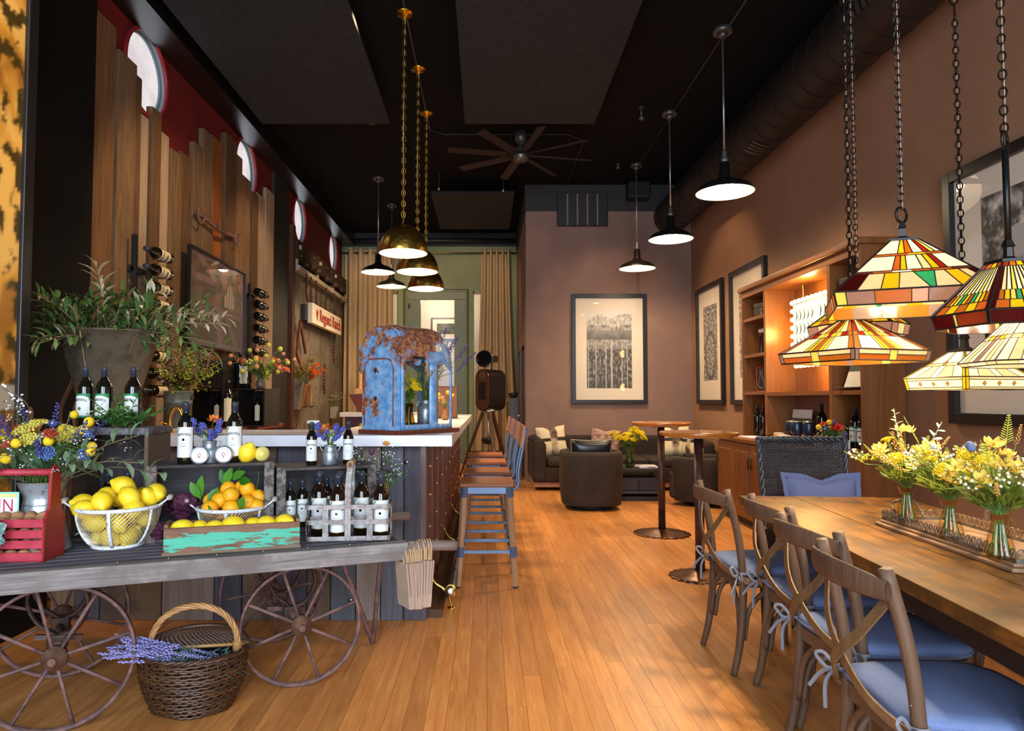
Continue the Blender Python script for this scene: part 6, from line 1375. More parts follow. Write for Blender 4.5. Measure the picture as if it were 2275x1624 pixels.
    MB().tube([ctr+(q-ctr)*1.014+V((0, 0, .4745)) for q in O_], .0035, 5, True).build('piping', CUSH, cs)
    for s in (-1, 1):
        m = MB().tube(arc((.024, s*.192, .475), .023, 0, 2*pi, 14, (1, 0, 0), (0, 1, 0)), .0045, 5, True, flat=1.6)
        k = V((.0, s*.205, .472))
        for d in (V((-.05, s*.03, .03)), V((-.01, s*.07, -.01))): m.tube(smooth_path([k, k+d*.6+V((0, 0, .02)), k+d, k+d*.5+V((0, 0, -.02)), k], 4), .004, 5, flat=1.5)
        m.tube(smooth_path([k, k+V((-.025, s*.02, -.05)), k+V((-.03, s*.015, -.13))], 4), .0045, 5, flat=1.5).tube(smooth_path([k, k+V((-.03, s*.04, -.03)), k+V((-.06, s*.06, -.08))], 4), .0045, 5, flat=1.5)
        m.build('tie', TIE, cs)
    return t
ch = crossback('crossback chair with a tied cushion, nearest the wicker armchair'); ch.location = (1.19, 3.485, 0); ch.rotation_euler = (0, 0, R(2))
for x, y, a, lab in ((1.262, 2.965, 1, 'crossback chair with a tied cushion, second from the wicker armchair'), (1.182, 2.445, 4, 'crossback chair with a tied cushion, third from the wicker armchair'), (1.075, 1.95, -3, 'crossback chair with the blue cushion showing widest, last of the near row')): dup(ch, (x, y, 0), R(a), lab)
for x, y, a, lab in ((2.52, 3.30, 175, 'crossback chair on the wall side of the table by the cabinet end'), (2.45, 2.7, 176, 'crossback chair on the wall side of the table by the framed print')): dup(ch, (x, y, 0), R(a), lab)
# wicker armchair and its pillow
WK = wood('#1a1c22', '#4a4e58', 'x', .35, 1.6, .2, .3, spec=.6); wc = thing('wicker_chair', 'black wicker high back chair at the head of the table', 'chair', (2.06, 4.42, 0), R(-4))
BW_, BH = .55, .62
def bk(u, v): x = (-1+2*u)*(BW_/2)*(.93+.07*v); return V((x, .04*(1-(2*u-1)**2)+.07*v, .42+BH*v))
m = MB()
for j in range(46): m.tube([bk(i/60, (j+.5)/46)+V((0, .0045*cos(pi*(i//2)+pi*j), 0)) for i in range(61)], .0058, 4)
m.build('back_weave', WK, wc, kind='stuff')
m = MB()
for i in range(31): m.tube([bk(i/30, v/6) for v in range(7)], .004, 4)
m.build('back_stakes', WK, wc, kind='stuff')
edge = [bk(0, v/8) for v in range(9)]+[bk(u/12, 1) for u in range(1, 12)]+[bk(1, 1-v/8) for v in range(9)]
for ph in range(3):
    P = []
    E2 = smooth_path(edge, 4)
    for i, q in enumerate(E2): P.append(q+V((0, .013*cos(i*.7+ph*2.1), 0))+(q-V((0, .05, .7))).normalized()*.013*sin(i*.7+ph*2.1))
    MB().tube(P, .0095, 6).build('braided_rim', WK, wc)
m = MB()
for j in range(30): m.tube([(x, -.52+.55*(j+.5)/30, .43+.003*cos(pi*i+pi*j)) for i, x in enumerate([-.27+.54*k/30 for k in range(31)])], .009, 4)
m.build('seat_weave', WK, wc, kind='stuff')
for s in (-1, 1):
    MB().box(s*.275-.02, s*.275+.02, -.52, .05, .25, .45).build('side_panel', WK, wc, bev=.01)
    for y in (-.49, .03): MB().tube([(s*.265, y, 0), (s*.265, y, .44)], .022, 8).build('leg', WK, wc)
MB().box(-.26, .26, -.53, -.51, .28, .44).build('front_panel', WK, wc, bev=.005)
DEN = NT('denim'); nz = DEN.noise(DEN.coord((60, 300, 300)), 3, 2); DEN.bsdf(DEN.mix(nz, C('#434f7c'), C('#646f9a')), .85, 0, .2, bump=nz, bs=.3, bd=.002); DEN = DEN.m
def pillow(name, label, loc, w, h, d, mat, rot, dent=.05, flange=0.0, fm=None, piping=None, cat='pillow'):
    t = thing(name, label, cat, loc, rot=rot); m = MB(); n = 17
    def f(sg):
        def g(u, v):
            a, b = 2*u-1, 2*v-1; e = (1-abs(a)**3)*(1-abs(b)**3); x = a*w/2*(1-.06*(1-b*b)*abs(a)); z = h/2+b*h/2*(1-.06*(1-a*a)*abs(b))-dent*max(0, b)**2*max(0, 1-abs(a)*2.2)
            return V((x, sg*d/2*e**.5, z))
        return g
    m.grid(f(1), n, n).grid(f(-1), n, n); m.build('cover', mat, t)
    ring = [f(1)(i/16, 0) for i in range(17)]+[f(1)(1, i/16) for i in range(1, 17)]+[f(1)(1-i/16, 1) for i in range(1, 17)]+[f(1)(0, 1-i/16) for i in range(1, 16)]
    if flange:
        c = V((0, 0, h/2)); k = len(ring); vs = ring+[q+V(((q-c).x/(w/2)*flange, .002*((i % 3)-1), (q-c).z/(h/2)*flange)) for i, q in enumerate(ring)]; MB().add(vs, [(i, (i+1) % k, k+(i+1) % k, k+i) for i in range(k)], 0, True).build('flange', mat, t)
    if piping: MB().tube(ring, .006, 5, True).build('piping', piping, t)
    return t
pillow('denim_pillow', 'blue denim pillow with a flanged edge on the wicker chair', (2.115, 4.28, .49), .44, .33, .13, DEN, (R(-12), 0, R(-3)), .035, .03)
# tray with pierced gallery, three vases
TRO, TRA = V((1.69, 2.955, .7625)), R(-3); TRW, TRL = .27, .80; ty = thing('gallery_tray', 'long wooden tray with pierced metal gallery and wire handles on the table', 'tray', TRO, TRA)
TRWD = wood('#6a4a34', '#a08064', 'y', .5, 1, .1, .3); MET = blotch('#5a5248', '#7d7468', 25, .5, .7)
MB().box(-.015, TRW+.015, -TRL-.015, .015, 0, .014).build('base', TRWD, ty, bev=.004); MB().box(0, TRW, -TRL, 0, .014, .026).build('floor_board', TRWD, ty, bev=.004)
def gallery(a, b):
    a, b = V(a), V(b); L = (b-a).length; d = (b-a)/L; n = int(L/.030); m = MB(); m.bar(a+V((0, 0, .032)), b+V((0, 0, .032)), .002, .012)
    for i in range(n):
        c = a+d*((i+.5)*L/n); m.tube([c+d*(.012*cos(q))+V((0, 0, .053+.016*sin(q))) for q in [2*pi*k/10 for k in range(10)]], .0022, 4, True); m.tube([c-d*.007+V((0, 0, .036)), c+d*.007+V((0, 0, .07))], .0018, 4)
    m.build('gallery', MET, ty)
for a, b in (((.008, 0, 0), (.008, -TRL, 0)), ((TRW-.008, 0, 0), (TRW-.008, -TRL, 0)), ((.008, -.002, 0), (TRW-.008, -.002, 0)), ((.008, -TRL+.002, 0), (TRW-.008, -TRL+.002, 0))): gallery(a, b)
for y, s in ((0, 1), (-TRL, -1)): MB().tube(smooth_path([(.08, y, .03), (.08, y+s*.05, .07), (.1, y+s*.06, .095), (.17, y+s*.06, .095), (.19, y+s*.05, .07), (.19, y, .03)], 6), .005, 7).build('wire_handle', MET, ty)
VG = glass('#f8eccc', .16)
for i, (px, py, h, lab, bl, sd) in enumerate(((2016, 1158, .25, 'fluted glass vase on the tray nearest the wicker chair', 'yellow flowers and ferns in the vase nearest the wicker chair', 81), (2112, 1196, .25, 'fluted glass vase in the middle of the tray', 'yellow tansy and grasses in the middle vase of the tray', 85), (2222, 1240, .25, 'fluted glass vase on the tray nearest the camera', 'cream lilies and thistles in the tray vase nearest the camera', 93))):
    p = onz(px, py, .79); v = thing('glass_vase', lab, 'vase', p); m = MB(); pr = [(.040, 0), (.044, .006), (.042, .02), (.022, .105), (.021, .115), (.034, .145)]
    m.grid(lambda u, w: (lambda k: V(((pr[k][0]+.0018*cos(2*pi*u*12)*(k < 5))*cos(2*pi*u), (pr[k][0]+.0018*cos(2*pi*u*12)*(k < 5))*sin(2*pi*u), pr[k][1])))(round(w*5)), 48, 6, closed_u=True); m.build('fluted_wall', VG, v); MB().lathe([(.001, .004), (.040, .003)], 24).build('foot', VG, v)
    st_ = MB(); rr = random.Random(sd)
    for k in range(16): a, b = rr.uniform(0, 6.28), rr.uniform(0, 6.28); st_.tube([(.03*cos(a), .03*sin(a), .012), (.012*cos(b), .012*sin(b), .12)], .0022, 4)
    b_ = bouquet(p+V((0, 0, .14)), bl, h, 1.0, [('fern', ('#9aa83a', '#c4c450'), 9, .4, .95, .11, 1.15), ('rose' if i != 1 else 'yarrow', ('#dcbc48', '#e6d070') if i != 1 else ('#dcb414', '#cca010'), 5, .5, .9, .075, 1), ('poppy', ('#e0c458', '#c8a030'), 5, .5, .95, .085, 1), ('yarrow', ('#f0cc18', '#e0b814'), 5, .6, .95, .055, 1), ('mist', ('#f0ead8', '#e8d8b0', '#7d8a3c'), 10, .5, 1.0, .075, 1), ('spike', ('#d88a4a', '#c8a050'), 7, .5, .95, .08, 1.1)]+([('eucalypt', ('#b8c49a', '#ccd4b0'), 2, .8, .95, .12, .6)] if i == 0 else [('thistle', ('#6a7496', '#8a9488'), 3, .7, .95, .05, 1)]), sd, ('#566a1e', '#94983a'), 230, .014, .0, (-.05, -.1), leafL=.07, leafW=.013, name='bouquet')
    st_.build('cut_stems', leafmat('#5a7a34', '#8aa04a'), b_, (0, 0, -.14), kind='stuff')
# ================================================================ stained glass lamps
def pane_mat(h, tex=0):
    key = ('pane', h)
    if key in MATS: return MATS[key]
    t = NT('pane_'+h.strip('#')); c = t.mix(t.noise(t.coord((1, 1, 1)), 45, 4, .6, .6), tuple(x*.75 for x in C(h)), C(h))
    d = t.n('ShaderNodeBsdfTranslucent'); t.l(c, d.inputs[0]); g = t.bsdf(c, .15, 0, .5); m = t.n('ShaderNodeMixShader'); m.inputs[0].default_value = .12
    t.l(d.outputs[0], m.inputs[1]); t.l(g.outputs[0], m.inputs[2])
    e = t.n('ShaderNodeEmission'); t.l(c, e.inputs[0]); e.inputs[1].default_value = .42; ad = t.n('ShaderNodeAddShader'); t.l(m.outputs[0], ad.inputs[0]); t.l(e.outputs[0], ad.inputs[1]); t.l(ad.outputs[0], t.out.inputs[0]); MATS[key] = t.m; return t.m
PC = dict(w='#fff4dc', c='#f8e2b4', y='#f2cf22', l='#e8e070', o='#cc7c2c', a='#c07e2c', r='#98301c', d='#4a1512', g='#4fa878', b='#6a3a22', p='#e8b898', k='#2c1c14', m='#a88a78')
LEAD = plain('#2a211a', .5, .5)
def tiffany(label, px, pyrim, Y, wpx, hfrac, n, rz, top, rows, skirt, skh, energy, rodl=0.0, strip=None, diamonds=None, lead=.0022, tint=(1, .80, .52)):
    c = atY(px, pyrim, Y); rb = wpx*Y/F/2; h = rb*2*hfrac; t = thing('stained_glass_pendant', label, 'pendant lamp', (c.x, c.y, ZC), rz, 'stained glass pendants'); z0 = c.z-ZC+skh
    cr_ = 1/cos(pi/n); cam_ = MB(); pan = []
    def pos(k, u, v, out=0.0):
        r0 = top+(rb-top)*v; a = 2*pi*(k+.5)/n; q = tuple(x for x in (r0*cos(pi/n), u*r0*sin(pi/n)))
        nx = h/sqrt(h*h+((rb-top)*cos(pi/n))**2); nz = ((rb-top)*cos(pi/n))/sqrt(h*h+((rb-top)*cos(pi/n))**2)
        x, y, z = q[0]+out*nx, q[1], z0+h*(1-v)+out*nz
        return V((x*cos(a)-y*sin(a), x*sin(a)+y*cos(a), z))
    def spos(k, u, v, out=0.0):
        r0 = rb-v*.012; a = 2*pi*(k+.5)/n; x, y = r0*cos(pi/n)+out, u*r0*sin(pi/n); return V((x*cos(a)-y*sin(a), x*sin(a)+y*cos(a), z0-skh*v))
    def pane(fn, k, poly, col):
        f = [fn(k, u, v, 0) for u, v in poly]; b = [fn(k, u, v, -.003) for u, v in poly]; q = len(poly)
        MB().add(f+b, [tuple(range(q)), tuple(reversed(range(q, 2*q)))]+[(i, q+i, q+(i+1) % q, (i+1) % q) for i in range(q)]).build('pane', pane_mat(PC[col]), t)
        cam_.tube([fn(k, u, v, 0) for u, v in poly], lead, 4, True)
    for k in range(n):
        for v0, v1, cells in rows:
            for cell in cells:
                u0, u1, col = cell[:3]; w0, w1 = cell[3:5] if len(cell) > 3 else (u0, u1); pane(pos, k, [(u0, v0), (w0, v1), (w1, v1), (u1, v0)], col)
        for u0, u1, v0, v1, col in skirt: pane(spos, k, [(u0, v0), (u0, v1), (u1, v1), (u1, v0)], col)
        for (u, v, s, col) in (diamonds or []):
            fn = pos if v < 1 else spos; vv = v if v < 1 else v-1; du, dv = s, s*(1.6 if v < 1 else 3.2)
            MB().add([fn(k, u-du, vv, .002), fn(k, u, vv+dv, .002), fn(k, u+du, vv, .002), fn(k, u, vv-dv, .002)], [(0, 1, 2, 3)]).build('diamond_pane', pane_mat(PC[col]), t); cam_.tube([fn(k, u-du, vv, .002), fn(k, u, vv+dv, .002), fn(k, u+du, vv, .002), fn(k, u, vv-dv, .002)], lead*.7, 4, True)
    for k in range(n): cam_.tube([pos(k, 1, 0), pos(k, 1, 1)], lead*1.7, 5)
    cam_.tube([pos(k, 1, 1) for k in range(n)], lead*1.6, 5, True); cam_.tube([spos(k, 1, 1) for k in range(n)], lead*1.4, 5, True)
    cam_.build('leading', LEAD, t)
    zt = z0+h; MB().lathe([(top*1.12, zt-.004), (top*1.1, zt+.006), (top*.5, zt+.012), (.016, zt+.02), (.014, zt+.05), (.02, zt+.055), (.012, zt+.075)], n if n > 4 else 4, T=RZ(0), sm=False).build('cap', DARKMETAL, t)
    zt += .075
    if rodl: MB().tube([(0, 0, zt-.01), (0, 0, zt+rodl)], .010, 10).build('rod', DARKMETAL, t); zt += rodl
    MB().tube(arc((0, 0, zt+.03), .03, 0, 2*pi, 18), .005, 6, True).build('hook_ring', DARKMETAL, t); zt += .055
    zc_ = min(-.05, 2.95-ZC); chain(t, zc_, zt, DARKMETAL, .85); m = MB(); nn = int((0-zc_)/.043)
    for i in range(nn): T = TR(0, 0, zc_+(i+.5)*(-.03-zc_)/nn) @ RZ((i % 2)*pi/2); o = len(m.v); m.tube([(.0155*cos(a), 0, .026*sin(a)) for a in [2*pi*q/8 for q in range(8)]], .004, 4, True); m.v[o:] = [tuple(T @ V(v)) for v in m.v[o:]]
    m.build('upper_chain', DARKMETAL, t, kind='stuff'); MB().lathe([(.06, -.02), (.065, 0)], 16).build('canopy', DARKMETAL, t)
    MB().tube([(.004, .003, -.02), (.004, -.003, zt)], .0022, 4).build('cord', plain('#9a7a5a', .6), t)
    MB().lathe([(.02, z0+h-.02), (.02, z0+h-.06)], 10).build('socket', plain('#d8cca8', .4), t); MB().ell((0, 0, z0+h*.45), (.028, .028, .036), 10, 8).build('bulb', glow('#ffe2a8', 9), t)
    lamp('lamp_bulb', 'POINT', (c.x, c.y, c.z+skh+h*.52), energy, tint, shadow_soft_size=.04); return t
def even(cols, a=-1, b=1): n = len(cols); return [(a+(b-a)*i/n, a+(b-a)*(i+1)/n, c) for i, c in enumerate(cols)]
R1 = [(0, .30, [(-1, -.30, 'w'), (-.30, -.08, 'y'), (-.08, .16, 'o'), (.16, .48, 'w'), (.48, .66, 'r'), (.66, .82, 'l'), (.82, 1, 'w')]), (.30, .345, even('aoya')),
      (.345, .64, [(-1, -.34, 'w'), (-.34, -.20, 'o'), (-.20, -.08, 'y'), (-.08, .2, 'w'), (.2, .36, 'c'), (.36, .5, 'y'), (.5, .62, 'r'), (.62, 1, 'w')]), (.64, .685, even('bawoab')),
      (.685, 1, [(-1, -.72, 'd'), (-.72, -.45, 'c', -.72, -.42), (-.45, -.2, 'y', -.42, -.2), (-.2, .02, 'c', -.2, .18), (.02, .36, 'g', .18, .24), (.36, .52, 'c', .24, .54), (.52, .74, 'y', .54, .76), (.74, .88, 'c', .76, .92), (.88, 1, 'd', .92, 1)])]
S1 = [(-1, -.86, 0, 1, 'l'), (-.86, -.5, 0, 1, 'm'), (-.5, -.05, 0, 1, 'a'), (-.05, .15, 0, 1, 'p'), (.15, .6, 0, 1, 'm'), (.6, .9, 0, 1, 'a'), (.9, 1, 0, 1, 'y')]
tiffany('widest stained glass pendant with white, green and burgundy panes', 2008, 690, 2.62, 420, .30, 4, R(22), .062, R1, S1, .05, 150)
R2 = [(0, .12, even('bayb')), (.12, .62, [(-1, -.80, 'd')]+even('cwlwcwlwc', -.80, .80)+[(.80, 1, 'd')]), (.62, .82, [(-1, -.84, 'd')]+even('aylgyaglya', -.84, .84)+[(.84, 1, 'd')]), (.82, 1, [(-1, -.87, 'd')]+even('oyayo', -.87, .87)+[(.87, 1, 'd')])]
S2 = [(-1, -.2, 0, 1, 'd'), (-.2, -.1, 0, 1, 'l'), (-.1, .9, 0, 1, 'b'), (.9, 1, 0, 1, 'k')]
tiffany('amber prairie style stained glass pendant hung on a dark metal rod', 2246, 728, 2.2, 306, .38, 6, R(39), .062, R2, S2, .042, 105, rodl=.30)
R3 = [(0, .42, [(-1, -.72, 'r'), (-.72, -.36, 'c'), (-.36, -.18, 'y'), (-.18, .18, 'b'), (.18, .36, 'y'), (.36, .72, 'c'), (.72, 1, 'o')]), (.42, .56, [(-1, -.8, 'o'), (-.8, -.5, 'r'), (-.5, -.3, 'l'), (-.3, -.1, 'y'), (-.1, .1, 'r'), (.1, .3, 'y'), (.3, .5, 'l'), (.5, .8, 'r'), (.8, 1, 'o')]), (.56, 1, [(-1, -.84, 'o'), (-.84, -.3, 'w'), (-.3, -.2, 'l'), (-.2, -.08, 'y'), (-.08, .08, 'a'), (.08, .2, 'y'), (.2, .3, 'l'), (.3, .84, 'w'), (.84, 1, 'o')])]
S3 = [(-1, -.9, 0, 1, 'm'), (-.9, -.1, 0, .45, 'c'), (-.9, -.1, .45, 1, 'o'), (-.1, .1, 0, 1, 'l'), (.1, .9, 0, .45, 'c'), (.1, .9, .45, 1, 'a'), (.9, 1, 0, 1, 'm')]
tiffany('lowest red and amber stained glass pendant with chevron bands by the cabinet', 1893, 806, 3.0, 300, .24, 4, R(64), .05, R3, S3, .045, 120)
R4 = [(0, .55, [(-1, -.86, 'd')]+even('wlywlywl', -.86, .86)+[(.86, 1, 'd')]), (.55, .8, [(-1, -.88, 'd')]+even('ylaygya', -.88, .88)+[(.88, 1, 'd')]), (.8, 1, [(-1, -.9, 'd')]+even('yay', -.9, .9)+[(.9, 1, 'd')])]
S4 = [(-1, -.3, 0, 1, 'm'), (-.3, .4, 0, 1, 'c'), (.4, 1, 0, 1, 'm')]
tiffany('yellow rayed stained glass pendant behind the red and amber one', 1906, 748, 3.55, 204, .30, 6, R(40), .05, R4, S4, .055, 90)
R5 = [(0, .45, [(-1, -.86, 'y'), (-.86, -.1, 'w', -.86, -.05), (-.1, .1, 'c', -.05, .05), (.1, .86, 'w', .05, .86), (.86, 1, 'y')]), (.45, .56, [(-1, -.88, 'y'), (-.88, -.08, 'c'), (-.08, .08, 'l'), (.08, .88, 'c'), (.88, 1, 'y')]), (.56, 1, [(-1, -.9, 'y'), (-.9, -.5, 'w', -.9, -.6), (-.5, -.15, 'c', -.6, -.1), (-.15, .15, 'w', -.1, .1), (.15, .5, 'c', .1, .6), (.5, .9, 'w', .6, .9), (.9, 1, 'y')])]
S5 = [(-1, -.9, 0, 1, 'y'), (-.9, .9, 0, .22, 'c'), (-.9, .9, .22, .82, 'w'), (-.9, .9, .82, 1, 'c'), (.9, 1, 0, 1, 'y')]
tiffany('cream stained glass pendant with small amber diamonds before the large framed print', 2146, 866, 2.85, 236, .25, 4, R(55), .055, R5, S5, .05, 26, diamonds=[(-.45, 1.52, .06, 'a'), (0, 1.52, .06, 'a'), (.45, 1.52, .06, 'a'), (0, .46, .07, 'o')], lead=.0015)
R6 = [(0, .5, even('wcwcw')), (.5, .58, even('cymyc')), (.58, 1, even('wcwmwcw'))]
S6 = [(-1, -.5, 0, 1, 'c'), (-.5, .5, 0, 1, 'w'), (.5, 1, 0, 1, 'c')]
tiffany('pale cream stained glass pendant below the prairie style one at the picture edge', 2318, 812, 2.15, 315, .38, 6, R(20), .055, R6, S6, .012, 22, lead=.0015)
# ================================================================ cabinet with shelves
CB = wood('#633718', '#8c5729', 'z', .35, .7, .06, .12, spec=.5); CBY = wood('#633718', '#8c5729', 'y', .35, .7, .06, .12, spec=.5)
hu = thing('shelf_hutch', 'tall cherry wood shelf hutch with cupboards below on the brown wall', 'cabinet', (0, 0, 0)); X0, X1 = 2.95, 3.285
Y0, Y1 = 5.35, 7.86; cols_ = [Y0, 5.86, 7.22, Y1]
MB().box(X0, X1, Y0, Y0+.03, .9, 2.53).build('end_panel', CB, hu); MB().box(X0, X1, Y1-.03, Y1, .9, 2.53).build('end_panel', CB, hu)
for y in cols_[1:3]: MB().box(X0+.005, X1, y-.025, y+.025, .93, 2.46).build('divider', CB, hu)
MB().box(X0-.0, X1-.02, Y0+.0305, Y1-.0305, 2.46, 2.53).build('top_board', CBY, hu); MB().box(X0-.035, X1, Y0-.035, Y1+.03, 2.53, 2.585).build('crown', CBY, hu, bev=.012)
MB().box(X1-.02, X1+.01, Y0+.03, Y1-.03, .93, 2.46).build('back_panel', CB, hu)
for (a, b, zs) in ((cols_[2]+.025, Y1-.03, (1.375, 1.79, 2.2)), (cols_[1]+.025, cols_[2]-.025, (1.36,)), (Y0+.03, cols_[1]-.025, (1.36, 2.13))):
    for z in zs: MB().box(X0+.01, X1-.02, a, b, z-.018, z+.018).build('shelf', CBY, hu)
MB().box(2.67, X1, Y0+.02, Y1-.02, .08, .86).build('cupboard', CB, hu); MB().box(2.72, X1, Y0+.03, Y1-.03, 0, .08).build('toe_kick', plain('#2a140a', .6), hu)
wt_ = MB().box(2.635, X1, Y0-.01, Y1+.01, .86, .90).build('cupboard_top', CBY, hu, bev=.006)
for k in range(5):
    y = Y0+.04+k*.492; d = MB().box(2.648, 2.67, y, y+.482, .11, .84).build('door', CB, hu, bev=.003); MB().box(2.640, 2.649, y+.07, y+.412, .18, .77).build('door_panel', CB, d, bev=.012)
    yy = y+(.035 if k % 2 else .447); MB().tube([(2.63, yy, .60), (2.63, yy, .72)], .006, 6).tube([(2.63, yy, .62), (2.65, yy, .62)], .004, 5).tube([(2.63, yy, .70), (2.65, yy, .70)], .004, 5).build('handle', DARKMETAL, d)
# marquee sign
sgn = thing('marquee_sign', 'lit white marquee sign with rows of dark crescents and globe bulbs', 'sign', (3.13, 0, 0)); SY0, SY1, SZ0, SZ1 = 5.93, 6.93, 1.66, 2.27
MB().box(0, .05, SY0, SY1, SZ0, SZ1).build('light_box', plain('#8a7a4c', .5), sgn); MB().box(-.004, 0, SY0+.01, SY1-.01, SZ0+.01, SZ1-.01).build('lit_face', glow('#fff6e0', 1.25), sgn)
CRES = plain('#4a5640', .6)
for ri, (row, off) in enumerate((('11111011', .0), ('111110111', -.0), ('111101001', .02), ('11111', -.05))):
    for i in range(9):
        if i < len(row) and row[i] == '1':
            y = SY1-.10-i*.082+off*.0; z = SZ1-.13-ri*.135; m = MB(); P = arc((-.006, y-.05, z), .062, R(125), R(235), 9, (0, -1, 0)); 
            P = [V((-.006, y+.03-.032*sin(pi*k/8), z+.055-.11*k/8)) for k in range(9)]; m.tube(P, [.0015+.0055*sin(pi*k/8) for k in range(9)], 6, flat=.8).build('crescent', CRES, sgn)
GB = glow('#ffd48a', 5.0); gm = MB().ell((0, 0, 0), .024, 12, 8).mesh('globe_bulb', GB)
bp = [(SY1+.015, SZ0+.03+k*.085) for k in range(8)]+[(SY1-.05-k*.088, SZ1+.02) for k in range(11)]+[(SY1-.05-k*.088, SZ0-.02) for k in range(11)]
for y, z in bp: ob('globe_bulb', gm, sgn, (.0, y, z))
for y in (6.75, 6.1): MB().tube([(.02, y, SZ1), (.02, y-.01, SZ1+.08), (.02, y, 2.44)], .004, 5).build('hanging_cord', plain('#c8a878', .5), sgn)
for y, z in ((6.98, 2.0), (6.5, 2.33), (6.5, 1.58)): lamp('marquee_glow', 'POINT', (3.07, y, z), 15, (1, .58, .18), shadow_soft_size=.08)
cd = thing('candle', 'white pillar candle standing by the divider under the marquee sign', 'candle', (3.05, 5.93, 1.379)); MB().lathe([(.02, 0), (.02, .15), (.018, .155), (.001, .15)], 14).build('wax', plain('#e8dcc4', .5), cd); MB().tube([(0, 0, .15), (0, 0, .165)], .0015, 4).build('wick', BLACK, cd)
# small goods on the shelves
def gbox(p, rz, w, d, h, label, mat, em=True):
    t = thing('gift_box', label, 'box', p, rz); MB().box(-w/2, w/2, -d/2, d/2, 0, h*.7).build('body', mat, t, bev=.002); MB().box(-w/2-.003, w/2+.003, -d/2-.003, d/2+.003, h*.7, h).build('lid', mat, t, bev=.002)
    if em: MB().lathe([(.001, 0), (.022, 0)], 12, T=TR(0, -d/2-.004, h*.55) @ MX.Rotation(pi/2, 4, 'X')).box(-.008, .008, -d/2-.005, -d/2-.003, h*.15, h*.4).build('emblem', DGOLD, t)
gbox((3.1, 7.5, 2.219), R(-75), .26, .14, .15, 'black gift box with gold emblem on the far top shelf', plain('#2c2622', .5)); gbox((3.1, 5.6, 2.149), R(-75), .3, .16, .17, 'black gift box with gold emblem on the top shelf by the lamps', plain('#2c2622', .5))
for i, (y, lab) in enumerate(((7.62, 'clear swing top bottle on the shelf, nearest the framed pictures'), (7.52, 'clear swing top bottle in the middle of the shelf group'), (7.40, 'clear swing top bottle on the shelf, nearest the marquee bay'))):
    t = thing('swing_bottle', lab, 'bottle', (3.08, y, 1.809)); MB().lathe([(.001, .004), (.033, .003), (.036, .02), (.036, .14), (.016, .2), (.014, .24)], 16).build('glass_body', glass('#dfe6e4', .12), t); MB().lathe([(.018, .24), (.028, .245), (.028, .275), (.015, .285)], 14).build('stopper', plain('#e8e2d8', .4), t); MB().tube([(.016, 0, .21), (.022, 0, .25)], .002, 4).build('wire', STEEL, t)
t = thing('decanter_box', 'black carton with red edges and a decanter outline on the shelf', 'box', (3.08, 7.5, 1.394), R(-80)); MB().box(-.09, .09, -.06, .06, 0, .27).build('carton', plain('#1a1614', .5), t)
MB().tube([(-.088, -.062, .003), (.088, -.062, .003), (.088, -.062, .267), (-.088, -.062, .267)], .004, 4, True).build('red_edge', plain('#c82424', .5), t); MB().tube(smooth_path([(-.02, -.062, .24), (-.018, -.062, .17), (-.06, -.062, .08), (-.03, -.062, .04), (.03, -.062, .04), (.06, -.062, .08), (.018, -.062, .17), (.02, -.062, .24)], 4), .0015, 4).build('outline_print', plain('#b8a898', .5), t)
put('dark', (3.02, 7.62, .90), 'dark bottle on the hutch counter nearest the framed pictures', .33); put('dark', (3.02, 7.46, .90), 'dark bottle on the hutch counter beside the far divider', .33)
for k in range(2): t = tag(MB().cb((2.85, 7.2+.2*k, .904), (.2, .15, .008)).build('paper_sheets', plain('#e6e2ea', .7)), ('stack of white papers on the hutch counter behind the standing tables', 'second stack of white papers on the hutch counter nearer the pictures')[k], 'paper')
tr_ = thing('round_tray', 'round wooden tray of dark tumblers on the hutch counter', 'tray', (2.93, 6.28, .90)); MB().lathe([(.001, .05), (.27, .05), (.28, .056), (.28, .07), (.001, .07)], 40).build('tray_top', TOPW, tr_); MB().lathe([(.24, 0), (.25, .05)], 30).build('base', wood('#4a2c18', '#6e4428', 'x'), tr_)
TUM = MB().lathe([(.001, .003), (.03, .002), (.044, .03), (.046, .06), (.04, .10), (.037, .115), (.034, .112), (.037, .06), (.001, .02)], 18).mesh('tumbler', plain('#1a2640', .3, .2))
for i, (x, y, lab) in enumerate(((2.88, 6.42, 'dark blue stemless tumbler on the tray, nearest the postcard'), (2.82, 6.32, 'dark blue stemless tumbler on the tray, second from the postcard'), (2.94, 6.25, 'dark blue stemless tumbler on the tray, behind the front pair'), (2.80, 6.17, 'dark blue stemless tumbler at the front of the tray'), (2.86, 6.07, 'dark blue stemless tumbler on the tray, nearest the divider'))):
    o = ob('tumbler', TUM, None, (x, y, .97), sca=(1.15,)*3); tag(o, lab, 'cup', 'dark tumblers on the round tray'); MB().tube([(.037*cos(a), .037*sin(a), .115) for a in [2*pi*q/16 for q in range(16)]], .003, 5, True).build('steel_rim', STEEL, o)
for i, (x, y, w, lab) in enumerate(((2.78, 6.5, .1, 'small stack of cream cards at the tray edge'), (2.72, 6.3, .08, 'white folded card lying at the front of the round tray'), (2.71, 6.2, .08, 'thin white card lying nearest the wicker chair on the tray'))): tag(MB().cb((x, y, .975+.004*(i == 0)), (.06, w, .01 if i else .018), 0).build('card', plain('#d8ccb4', .7)), lab, 'card')
def field(u, v):
    n = NZ.fractal(V((u*14, v*14, 5)), 1, 2, 4); return L3(C('#c8d4e0'), C('#e0e4e8'), .5+n) if v > .72 else (L3(C('#2c3a20'), C('#4a5a2c'), .5+n) if v > .6 else (C('#c8bca4') if abs(u-.3-(.6-v)*.6) < .07 and v < .5 else L3(C('#7d9a3c'), C('#a8b45c'), .5+n) if v > .35 else L3(C('#8a7d4c'), C('#c4b890'), .5+n)))
